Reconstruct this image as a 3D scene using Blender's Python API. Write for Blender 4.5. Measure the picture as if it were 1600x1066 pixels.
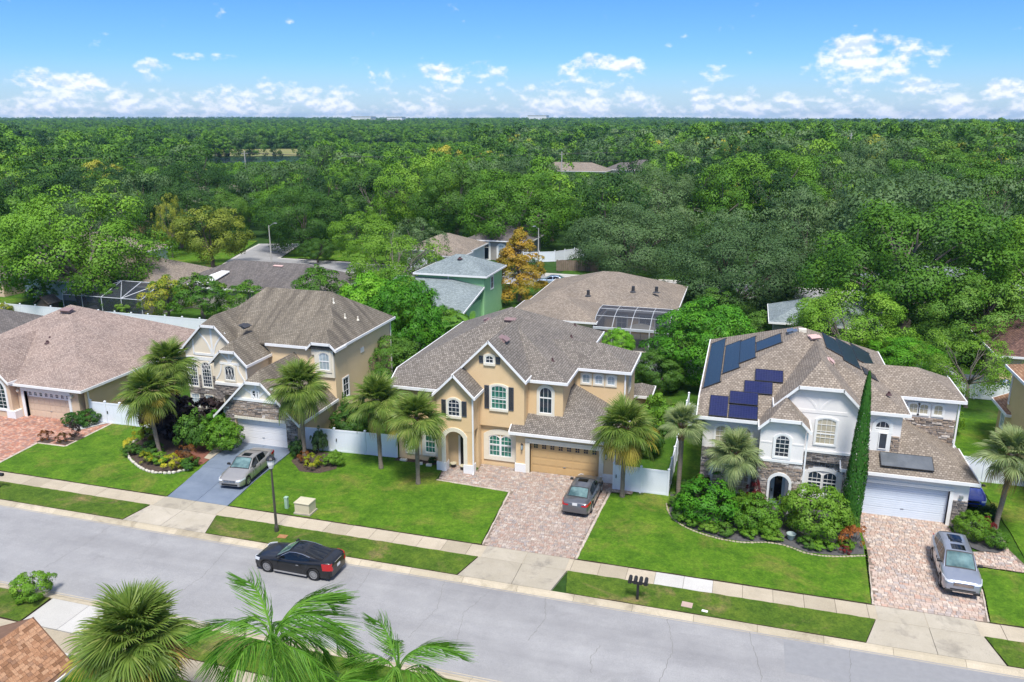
import bpy, bmesh, math, random
import numpy as np
from mathutils import Vector, Matrix

# ---------------------------------------------------------------- clear, camera, world, sun
for o in list(bpy.data.objects):
    bpy.data.objects.remove(o)
scn = bpy.context.scene
col = scn.collection
R = math.radians
random.seed(7)
rng = np.random.default_rng(7)

cam_d = bpy.data.cameras.new('camera')
cam = bpy.data.objects.new('camera', cam_d)
col.objects.link(cam)
cam.location = (0, 0, 24.0)
PITCH = math.atan(348 / 1244)
cam.rotation_euler = (math.pi / 2 - PITCH, 0, R(16.39))
cam_d.sensor_width = 36.0
cam_d.lens = 36.0 * 1244 / 1600
cam_d.clip_start = 0.5
cam_d.clip_end = 30000
scn.camera = cam

SUN_EL, SUN_AZ = R(62), R(160)          # azimuth measured clockwise from +Y
world = bpy.data.worlds.new('World')
scn.world = world
world.use_nodes = True
wt = world.node_tree
for n in list(wt.nodes):
    wt.nodes.remove(n)

def WN(t, **kw):
    n = wt.nodes.new(t)
    for k, v in kw.items():
        setattr(n, k, v)
    return n

def wmath(op, a, b=None, c=None, clamp=False):
    n = WN('ShaderNodeMath', operation=op, use_clamp=clamp)
    for i, s in enumerate((a, b, c)):
        if s is None:
            continue
        if isinstance(s, (int, float)):
            n.inputs[i].default_value = s
        else:
            wt.links.new(s, n.inputs[i])
    return n.outputs[0]

def wrange(v, a, b, c, d):
    n = WN('ShaderNodeMapRange', interpolation_type='SMOOTHSTEP')
    wt.links.new(v, n.inputs[0])
    for i, x in enumerate((a, b, c, d)):
        n.inputs[i + 1].default_value = x
    return n.outputs[0]

sky = WN('ShaderNodeTexSky', sky_type='NISHITA', sun_disc=False)
sky.sun_elevation = SUN_EL
sky.sun_rotation = SUN_AZ
sky.altitude = 200
sky.air_density = 1.0
sky.dust_density = 0.3
sky.ozone_density = 3.0
tc = WN('ShaderNodeTexCoord')
sep = WN('ShaderNodeSeparateXYZ')
wt.links.new(tc.outputs['Generated'], sep.inputs[0])
X, Y, Z = sep.outputs
az = wmath('ARCTAN2', X, Y)             # 0 = +Y, positive towards +X
el = wmath('ARCSINE', Z)
# the blue of the clear air, a little deeper than the plain Nishita one
hs = WN('ShaderNodeHueSaturation')
hs.inputs['Saturation'].default_value = 1.25
hs.inputs['Value'].default_value = 1.0
hs.inputs['Hue'].default_value = 0.5
wt.links.new(sky.outputs[0], hs.inputs['Color'])
tint = WN('ShaderNodeMix', data_type='RGBA', blend_type='MULTIPLY')
tint.inputs[0].default_value = 1.0
wt.links.new(hs.outputs[0], tint.inputs[6])
tint.inputs[7].default_value = (0.40, 0.61, 0.93, 1)

def cloud_field(el_shift):
    e = wmath('ADD', el, el_shift)
    u = wmath('MULTIPLY', az, 25.0)
    v = wmath('MULTIPLY', e, 36.0)
    cx = WN('ShaderNodeCombineXYZ')
    wt.links.new(u, cx.inputs[0]); wt.links.new(v, cx.inputs[1])
    n1 = WN('ShaderNodeTexNoise', noise_dimensions='2D')
    n1.inputs['Scale'].default_value = 1.0
    n1.inputs['Detail'].default_value = 9.0
    n1.inputs['Roughness'].default_value = 0.53
    n1.inputs['Lacunarity'].default_value = 2.1
    wt.links.new(cx.outputs[0], n1.inputs['Vector'])
    u2 = wmath('MULTIPLY', az, 80.0)
    v2 = wmath('MULTIPLY', e, 130.0)
    c2 = WN('ShaderNodeCombineXYZ')
    wt.links.new(u2, c2.inputs[0]); wt.links.new(v2, c2.inputs[1])
    c2.inputs[2].default_value = 3.7
    n2 = WN('ShaderNodeTexNoise', noise_dimensions='3D')
    n2.inputs['Scale'].default_value = 1.0
    n2.inputs['Detail'].default_value = 6.0
    n2.inputs['Roughness'].default_value = 0.5
    wt.links.new(c2.outputs[0], n2.inputs['Vector'])
    d = wmath('MULTIPLY', n1.outputs[0], 0.62)
    d = wmath('MULTIPLY_ADD', n2.outputs[0], 0.38, d)
    return d, e

# single fair-weather clouds: azimuth, elevation, half width, half height (degrees), strength
CLOUDS = [(6.7, 3.75, 3.4, 1.15, .34), (5.3, 4.1, 1.5, 0.8, .14), (-10.4, 3.2, 2.8, 0.85, .26), (-9.2, 3.7, 1.4, 0.5, .12),
          (-19.3, 3.05, 2.2, 0.7, .25), (-23.5, 3.1, 2.4, .55, .17), (-39.6, 2.9, 1.1, 0.65, .24), (-45.0, 2.3, 2.6, 0.7, .20),
          (-2.6, 2.95, 1.1, 0.6, .24), (14.3, 1.75, 1.2, 0.5, .22), (-36.5, 3.8, 1.8, .25, .17), (-12, 2.1, 3.5, .5, .12),
          (-31, 2.0, 4.0, .5, .12), (10, 1.9, 2.2, .4, .14), (-42.5, 2.1, 3.5, .5, .12), (25, 3, 4, 1, .2), (-60, 3, 4, 1, .2)]
bump_sum = None
for (ca, ce, wa, we, st) in CLOUDS:
    dx = wmath('MULTIPLY_ADD', az, 1 / R(wa), -R(ca) / R(wa))
    dy = wmath('MULTIPLY_ADD', el, 1 / R(we), -R(ce) / R(we))
    d2 = wmath('MULTIPLY_ADD', dx, dx, wmath('MULTIPLY', dy, dy))
    g = wmath('MULTIPLY', wrange(d2, 0.0, 2.2, 1.0, 0.0), st * .82)
    bump_sum = g if bump_sum is None else wmath('ADD', bump_sum, g)
d0, _ = cloud_field(0.0)
d1, _ = cloud_field(R(0.22))
low = wrange(el, R(0.6), R(3.2), 0.085, -0.14)       # a bank of small cumulus low over the horizon
high = wrange(el, R(7), R(30), 0.0, 0.24)           # the cloud deck thickens overhead: the street lies in its soft light
bias = wmath('ADD', wmath('ADD', low, high), bump_sum)
t0 = wmath('ADD', d0, bias)
t1 = wmath('ADD', d1, bias)
mask = wrange(t0, 0.48, 0.70, 0.0, 1.0)
thick = wrange(wmath('SUBTRACT', t1, t0), -0.05, 0.08, 1.0, 0.0)   # lit tops, greyer undersides
ccol = WN('ShaderNodeMix', data_type='RGBA')
wt.links.new(thick, ccol.inputs[0])
ccol.inputs[6].default_value = (4.3, 5.0, 6.3, 1)
ccol.inputs[7].default_value = (6.5, 6.65, 7.0, 1)
# pale moist air towards the horizon
pale = WN('ShaderNodeMix', data_type='RGBA')
wt.links.new(wrange(el, R(-0.5), R(4.2), 0.66, 0.0), pale.inputs[0])
wt.links.new(tint.outputs[2], pale.inputs[6])
pale.inputs[7].default_value = (3.9, 4.6, 5.7, 1)
mixc = WN('ShaderNodeMix', data_type='RGBA')
wt.links.new(wmath('MULTIPLY', mask, 0.9), mixc.inputs[0])
wt.links.new(pale.outputs[2], mixc.inputs[6])
wt.links.new(ccol.outputs[2], mixc.inputs[7])
bg = WN('ShaderNodeBackground')
bg.inputs['Strength'].default_value = 0.088
wt.links.new(mixc.outputs[2], bg.inputs['Color'])
wo = WN('ShaderNodeOutputWorld')
wt.links.new(bg.outputs[0], wo.inputs[0])

sun_d = bpy.data.lights.new('sun', 'SUN')
sun_d.energy = 2.6
sun_d.angle = R(14)
sun_d.color = (1.0, 0.965, 0.91)
sun = bpy.data.objects.new('sun', sun_d)
col.objects.link(sun)
sv = Vector((math.sin(SUN_AZ) * math.cos(SUN_EL), math.cos(SUN_AZ) * math.cos(SUN_EL), math.sin(SUN_EL)))
sun.rotation_euler = sv.to_track_quat('Z', 'Y').to_euler()
sun.location = sv * 200

vs = scn.view_settings
vs.view_transform = 'Standard'
vs.look = 'None'
vs.gamma = 1.0
vs.exposure = 0.98
vs.use_curve_mapping = False
scn.cycles.max_bounces = 8
scn.cycles.diffuse_bounces = 3
scn.cycles.glossy_bounces = 3
scn.cycles.transmission_bounces = 4
scn.cycles.transparent_max_bounces = 12
scn.cycles.use_denoising = True

# ---------------------------------------------------------------- helpers
def pyv(v):
    return Vector(v)

class MB:
    """collects faces and links them as ONE mesh object"""
    def __init__(s):
        s.v, s.f, s.t = [], [], []
    def add(s, vs_, fs_, tone=None):
        b = len(s.v)
        s.v += [tuple(x) for x in vs_]
        s.f += [tuple(b + i for i in q) for q in fs_]
        s.t += [0.5 if tone is None else tone] * len(fs_)
        return s
    def poly(s, pts, tone=None):
        return s.add(pts, [tuple(range(len(pts)))], tone)
    def box(s, x0, x1, y0, y1, z0, z1, tone=None):
        v = [(x0, y0, z0), (x1, y0, z0), (x1, y1, z0), (x0, y1, z0), (x0, y0, z1), (x1, y0, z1), (x1, y1, z1), (x0, y1, z1)]
        return s.add(v, [(0, 3, 2, 1), (4, 5, 6, 7), (0, 1, 5, 4), (1, 2, 6, 5), (2, 3, 7, 6), (3, 0, 4, 7)], tone)
    def rbox(s, c, sz, rz=0.0, tone=None, bev=0.0):
        """box centred at c, turned about z, top edges bevelled"""
        hx, hy, hz = sz[0] / 2, sz[1] / 2, sz[2] / 2
        ca, sa = math.cos(rz), math.sin(rz)
        def P(x, y, z):
            return (c[0] + x * ca - y * sa, c[1] + x * sa + y * ca, c[2] + z)
        if bev <= 0:
            v = [P(x, y, z) for z in (-hz, hz) for x, y in ((-hx, -hy), (hx, -hy), (hx, hy), (-hx, hy))]
            return s.add(v, [(3, 2, 1, 0), (4, 5, 6, 7), (0, 1, 5, 4), (1, 2, 6, 5), (2, 3, 7, 6), (3, 0, 4, 7)], tone)
        v = [P(x, y, -hz) for x, y in ((-hx, -hy), (hx, -hy), (hx, hy), (-hx, hy))]
        v += [P(x, y, hz - bev) for x, y in ((-hx, -hy), (hx, -hy), (hx, hy), (-hx, hy))]
        v += [P(x, y, hz) for x, y in ((-hx + bev, -hy + bev), (hx - bev, -hy + bev), (hx - bev, hy - bev), (-hx + bev, hy - bev))]
        f = [(3, 2, 1, 0), (8, 9, 10, 11)]
        for i in range(4):
            j = (i + 1) % 4
            f += [(i, j, 4 + j, 4 + i), (4 + i, 4 + j, 8 + j, 8 + i)]
        return s.add(v, f, tone)
    def prism(s, pts, off, tone=None):
        """closed prism: polygon pts swept by vector off"""
        n = len(pts)
        o = Vector(off)
        a = [Vector(p) for p in pts]
        nrm = Vector((0, 0, 0))
        for i in range(n):
            nrm += a[i].cross(a[(i + 1) % n])
        if nrm.dot(o) > 0:
            a = a[::-1]
        v = a + [p + o for p in a]
        f = [tuple(range(n)), tuple(range(2 * n - 1, n - 1, -1))]
        for i in range(n):
            j = (i + 1) % n
            f.append((j, i, n + i, n + j))
        return s.add(v, f, tone)
    def ring(s, outer, inner, off, tone=None):
        """closed frame between two outlines with the same number of points"""
        n = len(outer)
        o = Vector(off)
        A = [Vector(p) for p in outer]; B = [Vector(p) for p in inner]
        v = A + B + [p + o for p in A] + [p + o for p in B]
        f = []
        for i in range(n):
            j = (i + 1) % n
            f += [(i, j, n + j, n + i), (2 * n + j, 2 * n + i, 3 * n + i, 3 * n + j), (j, i, 2 * n + i, 2 * n + j), (n + i, n + j, 3 * n + j, 3 * n + i)]
        return s.add(v, f, tone)
    def tube(s, pts, rad, seg=6, tone=None, cap=True):
        pts = [Vector(p) for p in pts]
        n = len(pts)
        if isinstance(rad, (int, float)):
            rad = [rad] * n
        v, f = [], []
        ref = None
        for i, p in enumerate(pts):
            d = (pts[min(i + 1, n - 1)] - pts[max(i - 1, 0)])
            d = d.normalized() if d.length > 1e-9 else Vector((0, 0, 1))
            if ref is None:
                ref = Vector((1, 0, 0)) if abs(d.x) < 0.8 else Vector((0, 1, 0))
            a = (ref - d * ref.dot(d)).normalized()
            b = d.cross(a)
            ref = a
            for k in range(seg):
                t = 2 * math.pi * k / seg
                v.append(p + (a * math.cos(t) + b * math.sin(t)) * rad[i])
        for i in range(n - 1):
            for k in range(seg):
                k2 = (k + 1) % seg
                f.append((i * seg + k, i * seg + k2, (i + 1) * seg + k2, (i + 1) * seg + k))
        if cap:
            f.append(tuple(range(seg - 1, -1, -1)))
            f.append(tuple(range((n - 1) * seg, n * seg)))
        return s.add(v, f, tone)
    def lathe(s, c, prof, seg=12, tone=None):
        """prof: (radius, z) list, around a vertical axis through c"""
        v, f = [], []
        for r, z in prof:
            for k in range(seg):
                t = 2 * math.pi * k / seg
                v.append((c[0] + r * math.cos(t), c[1] + r * math.sin(t), c[2] + z))
        n = len(prof)
        for i in range(n - 1):
            for k in range(seg):
                k2 = (k + 1) % seg
                f.append((i * seg + k, i * seg + k2, (i + 1) * seg + k2, (i + 1) * seg + k))
        f.append(tuple(range(seg - 1, -1, -1)))
        f.append(tuple(range((n - 1) * seg, n * seg)))
        return s.add(v, f, tone)
    def mesh(s, name, mat, org=Vector((0, 0, 0)), smooth=False, uv=False, tone=False):
        me = bpy.data.meshes.new(name)
        ox, oy, oz = org
        me.from_pydata([(x - ox, y - oy, z - oz) for x, y, z in s.v], [], s.f)
        if mat is not None:
            for m in (mat if isinstance(mat, (list, tuple)) else [mat]):
                me.materials.append(m)
        if smooth:
            me.shade_smooth()
        if tone:
            at = me.attributes.new('tone', 'FLOAT', 'FACE')
            at.data.foreach_set('value', s.t)
        if uv:
            face_uv(me, org)
        return me
    def build(s, name, mat, parent=None, smooth=False, uv=False, tone=False):
        me = s.mesh(name, mat, world_loc(parent), smooth, uv, tone)
        return link(name, me, parent)

def world_loc(p):
    v = Vector((0, 0, 0))
    while p is not None:
        v += p.location
        p = p.parent
    return v

def link(name, data, parent=None):
    o = bpy.data.objects.new(name, data)
    col.objects.link(o)
    if parent is not None:
        o.parent = parent
    return o

def face_uv(me, org=(0, 0, 0)):
    """metre-scale UVs on every flat face: u runs level, v runs up the slope"""
    uvl = me.uv_layers.new(name='UVMap')
    n = len(me.polygons)
    for p in me.polygons:
        nn = p.normal
        u = Vector((0, 0, 1)).cross(nn)
        u = Vector((1, 0, 0)) if u.length < 1e-3 else u.normalized()
        v = nn.cross(u)
        for li in p.loop_indices:
            co = me.vertices[me.loops[li].vertex_index].co + Vector(org)
            uvl.data[li].uv = (co.dot(u), co.dot(v))

def tag(o, label=None, cat=None, group=None, kind=None):
    if label: o['label'] = label
    if cat: o['category'] = cat
    if group: o['group'] = group
    if kind: o['kind'] = kind
    return o

def thing(name, label, cat, loc=(0, 0, 0), rz=0.0, group=None):
    o = bpy.data.objects.new(name, None)
    o.empty_display_size = 0.3
    col.objects.link(o)
    o.location = loc
    o.rotation_euler = (0, 0, rz)
    return tag(o, label, cat, group)

def structure(name, mb, mat, **kw):
    return tag(mb.build(name, mat, None, **kw), kind='structure')

KIDS = {}
def kids(o):
    return o.children

def copy_tree(o, parent=None):
    c = o.copy()
    col.objects.link(c)
    if parent is not None:
        c.parent = parent
    for ch in o.children:
        copy_tree(ch, c)
    return c

# ---------------------------------------------------------------- materials
def nmat(name):
    m = bpy.data.materials.new(name)
    m.use_nodes = True
    nt = m.node_tree
    b = nt.nodes['Principled BSDF']
    return m, nt, b

def N(nt, t, **kw):
    n = nt.nodes.new(t)
    for k, v in kw.items():
        setattr(n, k, v)
    return n

def ramp(nt, fac, stops, interp='LINEAR'):
    r = N(nt, 'ShaderNodeValToRGB')
    r.color_ramp.interpolation = interp
    els = r.color_ramp.elements
    while len(els) < len(stops):
        els.new(0.5)
    for e, (p, c) in zip(els, stops):
        e.position = p
        e.color = (*c, 1)
    nt.links.new(fac, r.inputs[0])
    return r.outputs[0]

def noise(nt, vec, scale, detail=4, rough=0.55, dist=0.0):
    n = N(nt, 'ShaderNodeTexNoise')
    n.inputs['Scale'].default_value = scale
    n.inputs['Detail'].default_value = detail
    n.inputs['Roughness'].default_value = rough
    n.inputs['Distortion'].default_value = dist
    if vec is not None:
        nt.links.new(vec, n.inputs['Vector'])
    return n.outputs[0]

def mixc(nt, a, b, f, mode='MIX'):
    n = N(nt, 'ShaderNodeMix', data_type='RGBA', blend_type=mode)
    for i, s in ((0, f), (6, a), (7, b)):
        if isinstance(s, (int, float)):
            n.inputs[i].default_value = s
        elif isinstance(s, tuple):
            n.inputs[i].default_value = (*s, 1)
        else:
            nt.links.new(s, n.inputs[i])
    return n.outputs[2]

def coords(nt, kind='Object'):
    if kind == 'World':
        g = N(nt, 'ShaderNodeNewGeometry')
        return g.outputs['Position']
    return N(nt, 'ShaderNodeTexCoord').outputs[kind]

def bump(nt, b, h, strength, dist=0.02):
    n = N(nt, 'ShaderNodeBump')
    n.inputs['Strength'].default_value = strength
    n.inputs['Distance'].default_value = dist
    nt.links.new(h, n.inputs['Height'])
    nt.links.new(n.outputs[0], b.inputs['Normal'])

def pmat(name, c1, c2=None, scale=1.5, rough=0.8, bmp=0.0, bscale=40, metal=0.0, coat=0.0, spec=0.5, kind='World', c3=None, scale3=0.15):
    m, nt, b = nmat(name)
    b.inputs['Roughness'].default_value = rough
    b.inputs['Metallic'].default_value = metal
    b.inputs['Specular IOR Level'].default_value = spec
    b.inputs['Coat Weight'].default_value = coat
    b.inputs['Coat Roughness'].default_value = 0.04
    if c2 is None:
        b.inputs['Base Color'].default_value = (*c1, 1)
    else:
        v = coords(nt, kind)
        f = noise(nt, v, scale, 5, 0.6)
        c = ramp(nt, f, [(0.3, c1), (0.7, c2)])
        if c3 is not None:
            f3 = noise(nt, v, scale3, 4, 0.6)
            r3 = N(nt, 'ShaderNodeMapRange')
            r3.inputs[1].default_value = .5; r3.inputs[2].default_value = .72
            nt.links.new(f3, r3.inputs[0])
            c = mixc(nt, c, c3, r3.outputs[0])
        nt.links.new(c, b.inputs['Base Color'])
    if bmp:
        v = coords(nt, kind)
        bump(nt, b, noise(nt, v, bscale, 3), bmp)
    return m

def shingle_mat(name, cols, mortar, streak=None, bw=.25, rh=.18):
    """laminated asphalt shingles: courses, random tabs, weathering"""
    m, nt, b = nmat(name)
    uv = N(nt, 'ShaderNodeUVMap').outputs[0]
    w = coords(nt, 'World')
    br = N(nt, 'ShaderNodeTexBrick')
    br.offset = 0.5
    br.inputs['Scale'].default_value = 1.0
    br.inputs['Brick Width'].default_value = bw
    br.inputs['Row Height'].default_value = rh
    br.inputs['Mortar Size'].default_value = 0.022
    br.inputs['Mortar Smooth'].default_value = 0.2
    br.inputs['Bias'].default_value = 0.0
    br.inputs['Color1'].default_value = (0, 0, 0, 1)
    br.inputs['Color2'].default_value = (1, 1, 1, 1)
    br.inputs['Mortar'].default_value = (0.5, 0.5, 0.5, 1)
    nt.links.new(uv, br.inputs['Vector'])
    c = ramp(nt, br.outputs['Color'], cols)
    c = mixc(nt, c, mortar, br.outputs['Fac'])
    big = noise(nt, w, 0.45, 5, 0.6)
    c = mixc(nt, c, ramp(nt, big, [(0.3, (0.86, 0.86, 0.86)), (0.7, (1.12, 1.1, 1.07))]), 1.0, 'MULTIPLY')
    fine = noise(nt, w, 9.0, 3, 0.7)
    c = mixc(nt, c, ramp(nt, fine, [(0.3, (0.78, 0.78, 0.78)), (0.7, (1.22, 1.22, 1.22))]), 1.0, 'MULTIPLY')
    if streak:
        mp = N(nt, 'ShaderNodeMapping')
        mp.inputs['Scale'].default_value = (1.3, 0.13, 1)
        nt.links.new(uv, mp.inputs['Vector'])
        s = noise(nt, mp.outputs[0], 1.0, 5, 0.65, 0.4)
        mr = N(nt, 'ShaderNodeMapRange')
        mr.inputs[1].default_value = 0.45; mr.inputs[2].default_value = 0.68
        mr.inputs[4].default_value = streak[3]
        nt.links.new(s, mr.inputs[0])
        c = mixc(nt, c, tuple(streak[:3]), mr.outputs[0])
    nt.links.new(c, b.inputs['Base Color'])
    b.inputs['Roughness'].default_value = 0.9
    b.inputs['Specular IOR Level'].default_value = 0.25
    bump(nt, b, br.outputs['Fac'], -0.5, 0.02)
    return m

def tone_mat(name, stops, rough=0.85, interp='LINEAR', nz=0.25, nscale=12.0, bmp=0.0, spec=0.3, rnd=0.0, trans=0.0, tcol=None):
    """colour chosen per piece by the 'tone' stored on its faces"""
    m, nt, b = nmat(name)
    a = N(nt, 'ShaderNodeAttribute', attribute_name='tone').outputs['Fac']
    if rnd:
        oi = N(nt, 'ShaderNodeObjectInfo').outputs['Random']
        ad = N(nt, 'ShaderNodeMath', operation='MULTIPLY_ADD')
        nt.links.new(oi, ad.inputs[0]); ad.inputs[1].default_value = rnd
        sb = N(nt, 'ShaderNodeMath', operation='SUBTRACT')
        nt.links.new(a, sb.inputs[0]); sb.inputs[1].default_value = rnd / 2
        nt.links.new(sb.outputs[0], ad.inputs[2])
        a = ad.outputs[0]
    c = ramp(nt, a, stops, interp)
    if nz:
        w = coords(nt, 'World')
        c = mixc(nt, c, ramp(nt, noise(nt, w, nscale, 3), [(0.3, (1 - nz,) * 3), (0.7, (1 + nz,) * 3)]), 1.0, 'MULTIPLY')
    nt.links.new(c, b.inputs['Base Color'])
    b.inputs['Roughness'].default_value = rough
    b.inputs['Specular IOR Level'].default_value = spec
    if bmp:
        bump(nt, b, noise(nt, coords(nt, 'World'), 30, 3), bmp)
    if trans:
        out = nt.nodes['Material Output']
        tr = N(nt, 'ShaderNodeBsdfTranslucent')
        tcl = mixc(nt, c, tcol or (1.25, 1.3, 0.5), 1.0, 'MULTIPLY')
        nt.links.new(tcl, tr.inputs['Color'])
        mx = N(nt, 'ShaderNodeMixShader')
        mx.inputs[0].default_value = trans
        nt.links.new(b.outputs[0], mx.inputs[1]); nt.links.new(tr.outputs[0], mx.inputs[2])
        nt.links.new(mx.outputs[0], out.inputs['Surface'])
    return m

def glass_mat(name, c, rough=0.04, spec=0.6, c2=None):
    m, nt, b = nmat(name)
    b.inputs['Roughness'].default_value = rough
    b.inputs['Specular IOR Level'].default_value = spec
    if c2:
        nt.links.new(ramp(nt, noise(nt, coords(nt, 'World'), 1.3, 3), [(0.35, c), (0.65, c2)]), b.inputs['Base Color'])
    else:
        b.inputs['Base Color'].default_value = (*c, 1)
    return m

M = {}
M['stucco_tan'] = pmat('stucco_tan', (0.68, 0.485, 0.265), (0.74, 0.535, 0.305), 0.9, 0.9, 0.15, 45)
M['stucco_tan2'] = pmat('stucco_tan_pale', (0.75, 0.565, 0.335), (0.80, 0.61, 0.37), 0.9, 0.9, 0.15, 45)
M['stucco_peach'] = pmat('stucco_peach', (0.60, 0.44, 0.29), (0.65, 0.48, 0.33), 0.9, 0.9, 0.15, 45)
M['stucco_cream'] = pmat('stucco_cream', (0.74, 0.64, 0.49), (0.78, 0.68, 0.53), 0.9, 0.9, 0.15, 45)
M['stucco_white'] = pmat('stucco_white', (0.77, 0.73, 0.69), (0.82, 0.78, 0.74), 0.9, 0.9, 0.12, 45)
M['stucco_yellow'] = pmat('stucco_yellow', (0.60, 0.43, 0.20), (0.65, 0.47, 0.23), 0.9, 0.9, 0.15, 45)
M['stucco_green'] = pmat('stucco_green', (0.27, 0.52, 0.25), (0.32, 0.57, 0.29), 0.8, 0.9, 0.1, 45)
M['stucco_grey'] = pmat('stucco_grey', (0.30, 0.28, 0.25), (0.36, 0.33, 0.30), 0.9, 0.9, 0.1, 45)
M['siding_white'] = pmat('siding_white', (0.62, 0.66, 0.70), (0.70, 0.73, 0.76), 0.9, 0.7)
M['trim_white'] = pmat('trim_white', (0.76, 0.75, 0.72), (0.82, 0.81, 0.78), 2.0, 0.6)
M['trim_cream'] = pmat('trim_cream', (0.72, 0.66, 0.53), (0.77, 0.71, 0.58), 2.0, 0.7)
M['fascia'] = pmat('fascia_white', (0.78, 0.77, 0.75), (0.84, 0.83, 0.81), 3.0, 0.5)
M['vinyl'] = pmat('vinyl_white', (0.76, 0.79, 0.83), (0.80, 0.83, 0.87), 1.0, 0.4)
M['shutter'] = pmat('shutter_slate', (0.055, 0.065, 0.085), (0.07, 0.08, 0.10), 3.0, 0.6)
M['door_tan'] = pmat('garage_tan', (0.55, 0.36, 0.16), (0.58, 0.385, 0.175), 1.5, 0.6)
M['door_peach'] = pmat('garage_peach', (0.64, 0.48, 0.34), (0.67, 0.51, 0.37), 1.5, 0.6)
M['door_white'] = pmat('garage_white', (0.74, 0.72, 0.70), (0.78, 0.76, 0.74), 1.5, 0.5)
M['door_bluewhite'] = pmat('garage_blue_white', (0.66, 0.72, 0.78), (0.70, 0.76, 0.82), 1.5, 0.5)
M['door_dark'] = pmat('door_dark', (0.012, 0.012, 0.014), None, 1, 0.35)
M['door_blue'] = pmat('door_grey_blue', (0.35, 0.45, 0.52), (0.4, 0.5, 0.57), 2, 0.5)
M['metal_dark'] = pmat('metal_dark', (0.02, 0.02, 0.022), None, 1, 0.45)
M['metal_grey'] = pmat('metal_grey', (0.35, 0.36, 0.37), (0.42, 0.43, 0.44), 4, 0.45, metal=0.6)
M['vent_mauve'] = pmat('vent_mauve', (0.22, 0.145, 0.14), (0.27, 0.18, 0.17), 5, 0.6)
M['vent_pink'] = pmat('vent_pink', (0.55, 0.36, 0.32), (0.6, 0.4, 0.36), 5, 0.6)
M['vent_dark'] = pmat('vent_dark', (0.03, 0.032, 0.035), (0.05, 0.05, 0.055), 5, 0.5)
M['vent_brown'] = pmat('vent_brown', (0.06, 0.025, 0.025), None, 5, 0.6)
M['glass_dark'] = glass_mat('glass_dark', (0.012, 0.02, 0.035), c2=(0.03, 0.045, 0.065))
M['glass_green'] = glass_mat('glass_green', (0.02, 0.10, 0.075), c2=(0.05, 0.22, 0.16))
M['glass_blind'] = glass_mat('glass_blind', (0.40, 0.35, 0.25), 0.12, c2=(0.5, 0.45, 0.34))
M['glass_curtain'] = glass_mat('glass_curtain', (0.30, 0.36, 0.38), 0.1, c2=(0.45, 0.52, 0.55))
M['glass_black'] = glass_mat('glass_black', (0.006, 0.007, 0.009), 0.03, 0.7)
M['sh_warm'] = shingle_mat('shingle_warm_grey', [(0.0, (0.15, 0.132, 0.112)), (0.5, (0.225, 0.20, 0.172)), (1.0, (0.29, 0.26, 0.225))], (0.10, 0.087, 0.075), bw=.17, rh=.165)
M['sh_brown'] = shingle_mat('shingle_stained_brown', [(0.0, (0.18, 0.155, 0.12)), (0.5, (0.225, 0.196, 0.152)), (1.0, (0.27, 0.236, 0.185))], (0.115, 0.097, 0.075), streak=(0.075, 0.063, 0.05, 0.8), bw=.2, rh=.165)
M['sh_mauve'] = shingle_mat('shingle_mauve', [(0.0, (0.25, 0.19, 0.16)), (0.5, (0.345, 0.268, 0.228)), (1.0, (0.43, 0.345, 0.295))], (0.22, 0.165, 0.14), bw=.17, rh=.15)
M['sh_tan'] = shingle_mat('shingle_tan_blend', [(0.0, (0.20, 0.165, 0.13)), (0.5, (0.265, 0.222, 0.178)), (1.0, (0.335, 0.285, 0.232))], (0.15, 0.123, 0.098), bw=.2, rh=.165)
M['sh_dark'] = shingle_mat('shingle_weathered_dark', [(0.0, (0.12, 0.108, 0.10)), (0.5, (0.155, 0.14, 0.13)), (1.0, (0.19, 0.172, 0.16))], (0.09, 0.08, 0.075), streak=(0.07, 0.063, 0.06, 0.6))
M['sh_greenblue'] = shingle_mat('shingle_pale_blue_grey', [(0.0, (0.16, 0.195, 0.20)), (0.5, (0.215, 0.255, 0.26)), (1.0, (0.27, 0.315, 0.32))], (0.17, 0.2, 0.205))
M['sh_orange'] = shingle_mat('shingle_orange_brown', [(0.0, (0.24, 0.13, 0.07)), (0.5, (0.33, 0.185, 0.105)), (1.0, (0.41, 0.25, 0.15))], (0.18, 0.1, 0.06))
M['sh_redbrown'] = shingle_mat('shingle_red_brown', [(0.0, (0.09, 0.05, 0.04)), (0.5, (0.14, 0.08, 0.06)), (1.0, (0.2, 0.115, 0.085))], (0.07, 0.04, 0.035))
M['stone'] = tone_mat('ledge_stone', [(0.0, (0.10, 0.085, 0.075)), (0.3, (0.24, 0.20, 0.17)), (0.6, (0.36, 0.27, 0.20)), (0.8, (0.42, 0.36, 0.31)), (1.0, (0.62, 0.56, 0.50))], 0.9, nz=0.3, nscale=9)
M['stone_grey'] = tone_mat('ledge_stone_grey', [(0.0, (0.09, 0.08, 0.075)), (0.35, (0.19, 0.17, 0.155)), (0.7, (0.30, 0.255, 0.22)), (1.0, (0.46, 0.42, 0.38))], 0.9, nz=0.3, nscale=9)
M['mortar'] = pmat('mortar_dark', (0.10, 0.09, 0.08), (0.14, 0.125, 0.11), 6, 0.95)
# ---------------------------------------------------------------- terrain
def sstep(a, b, x):
    t = min(1.0, max(0.0, (x - a) / (b - a)))
    return t * t * (3 - 2 * t)

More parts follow.
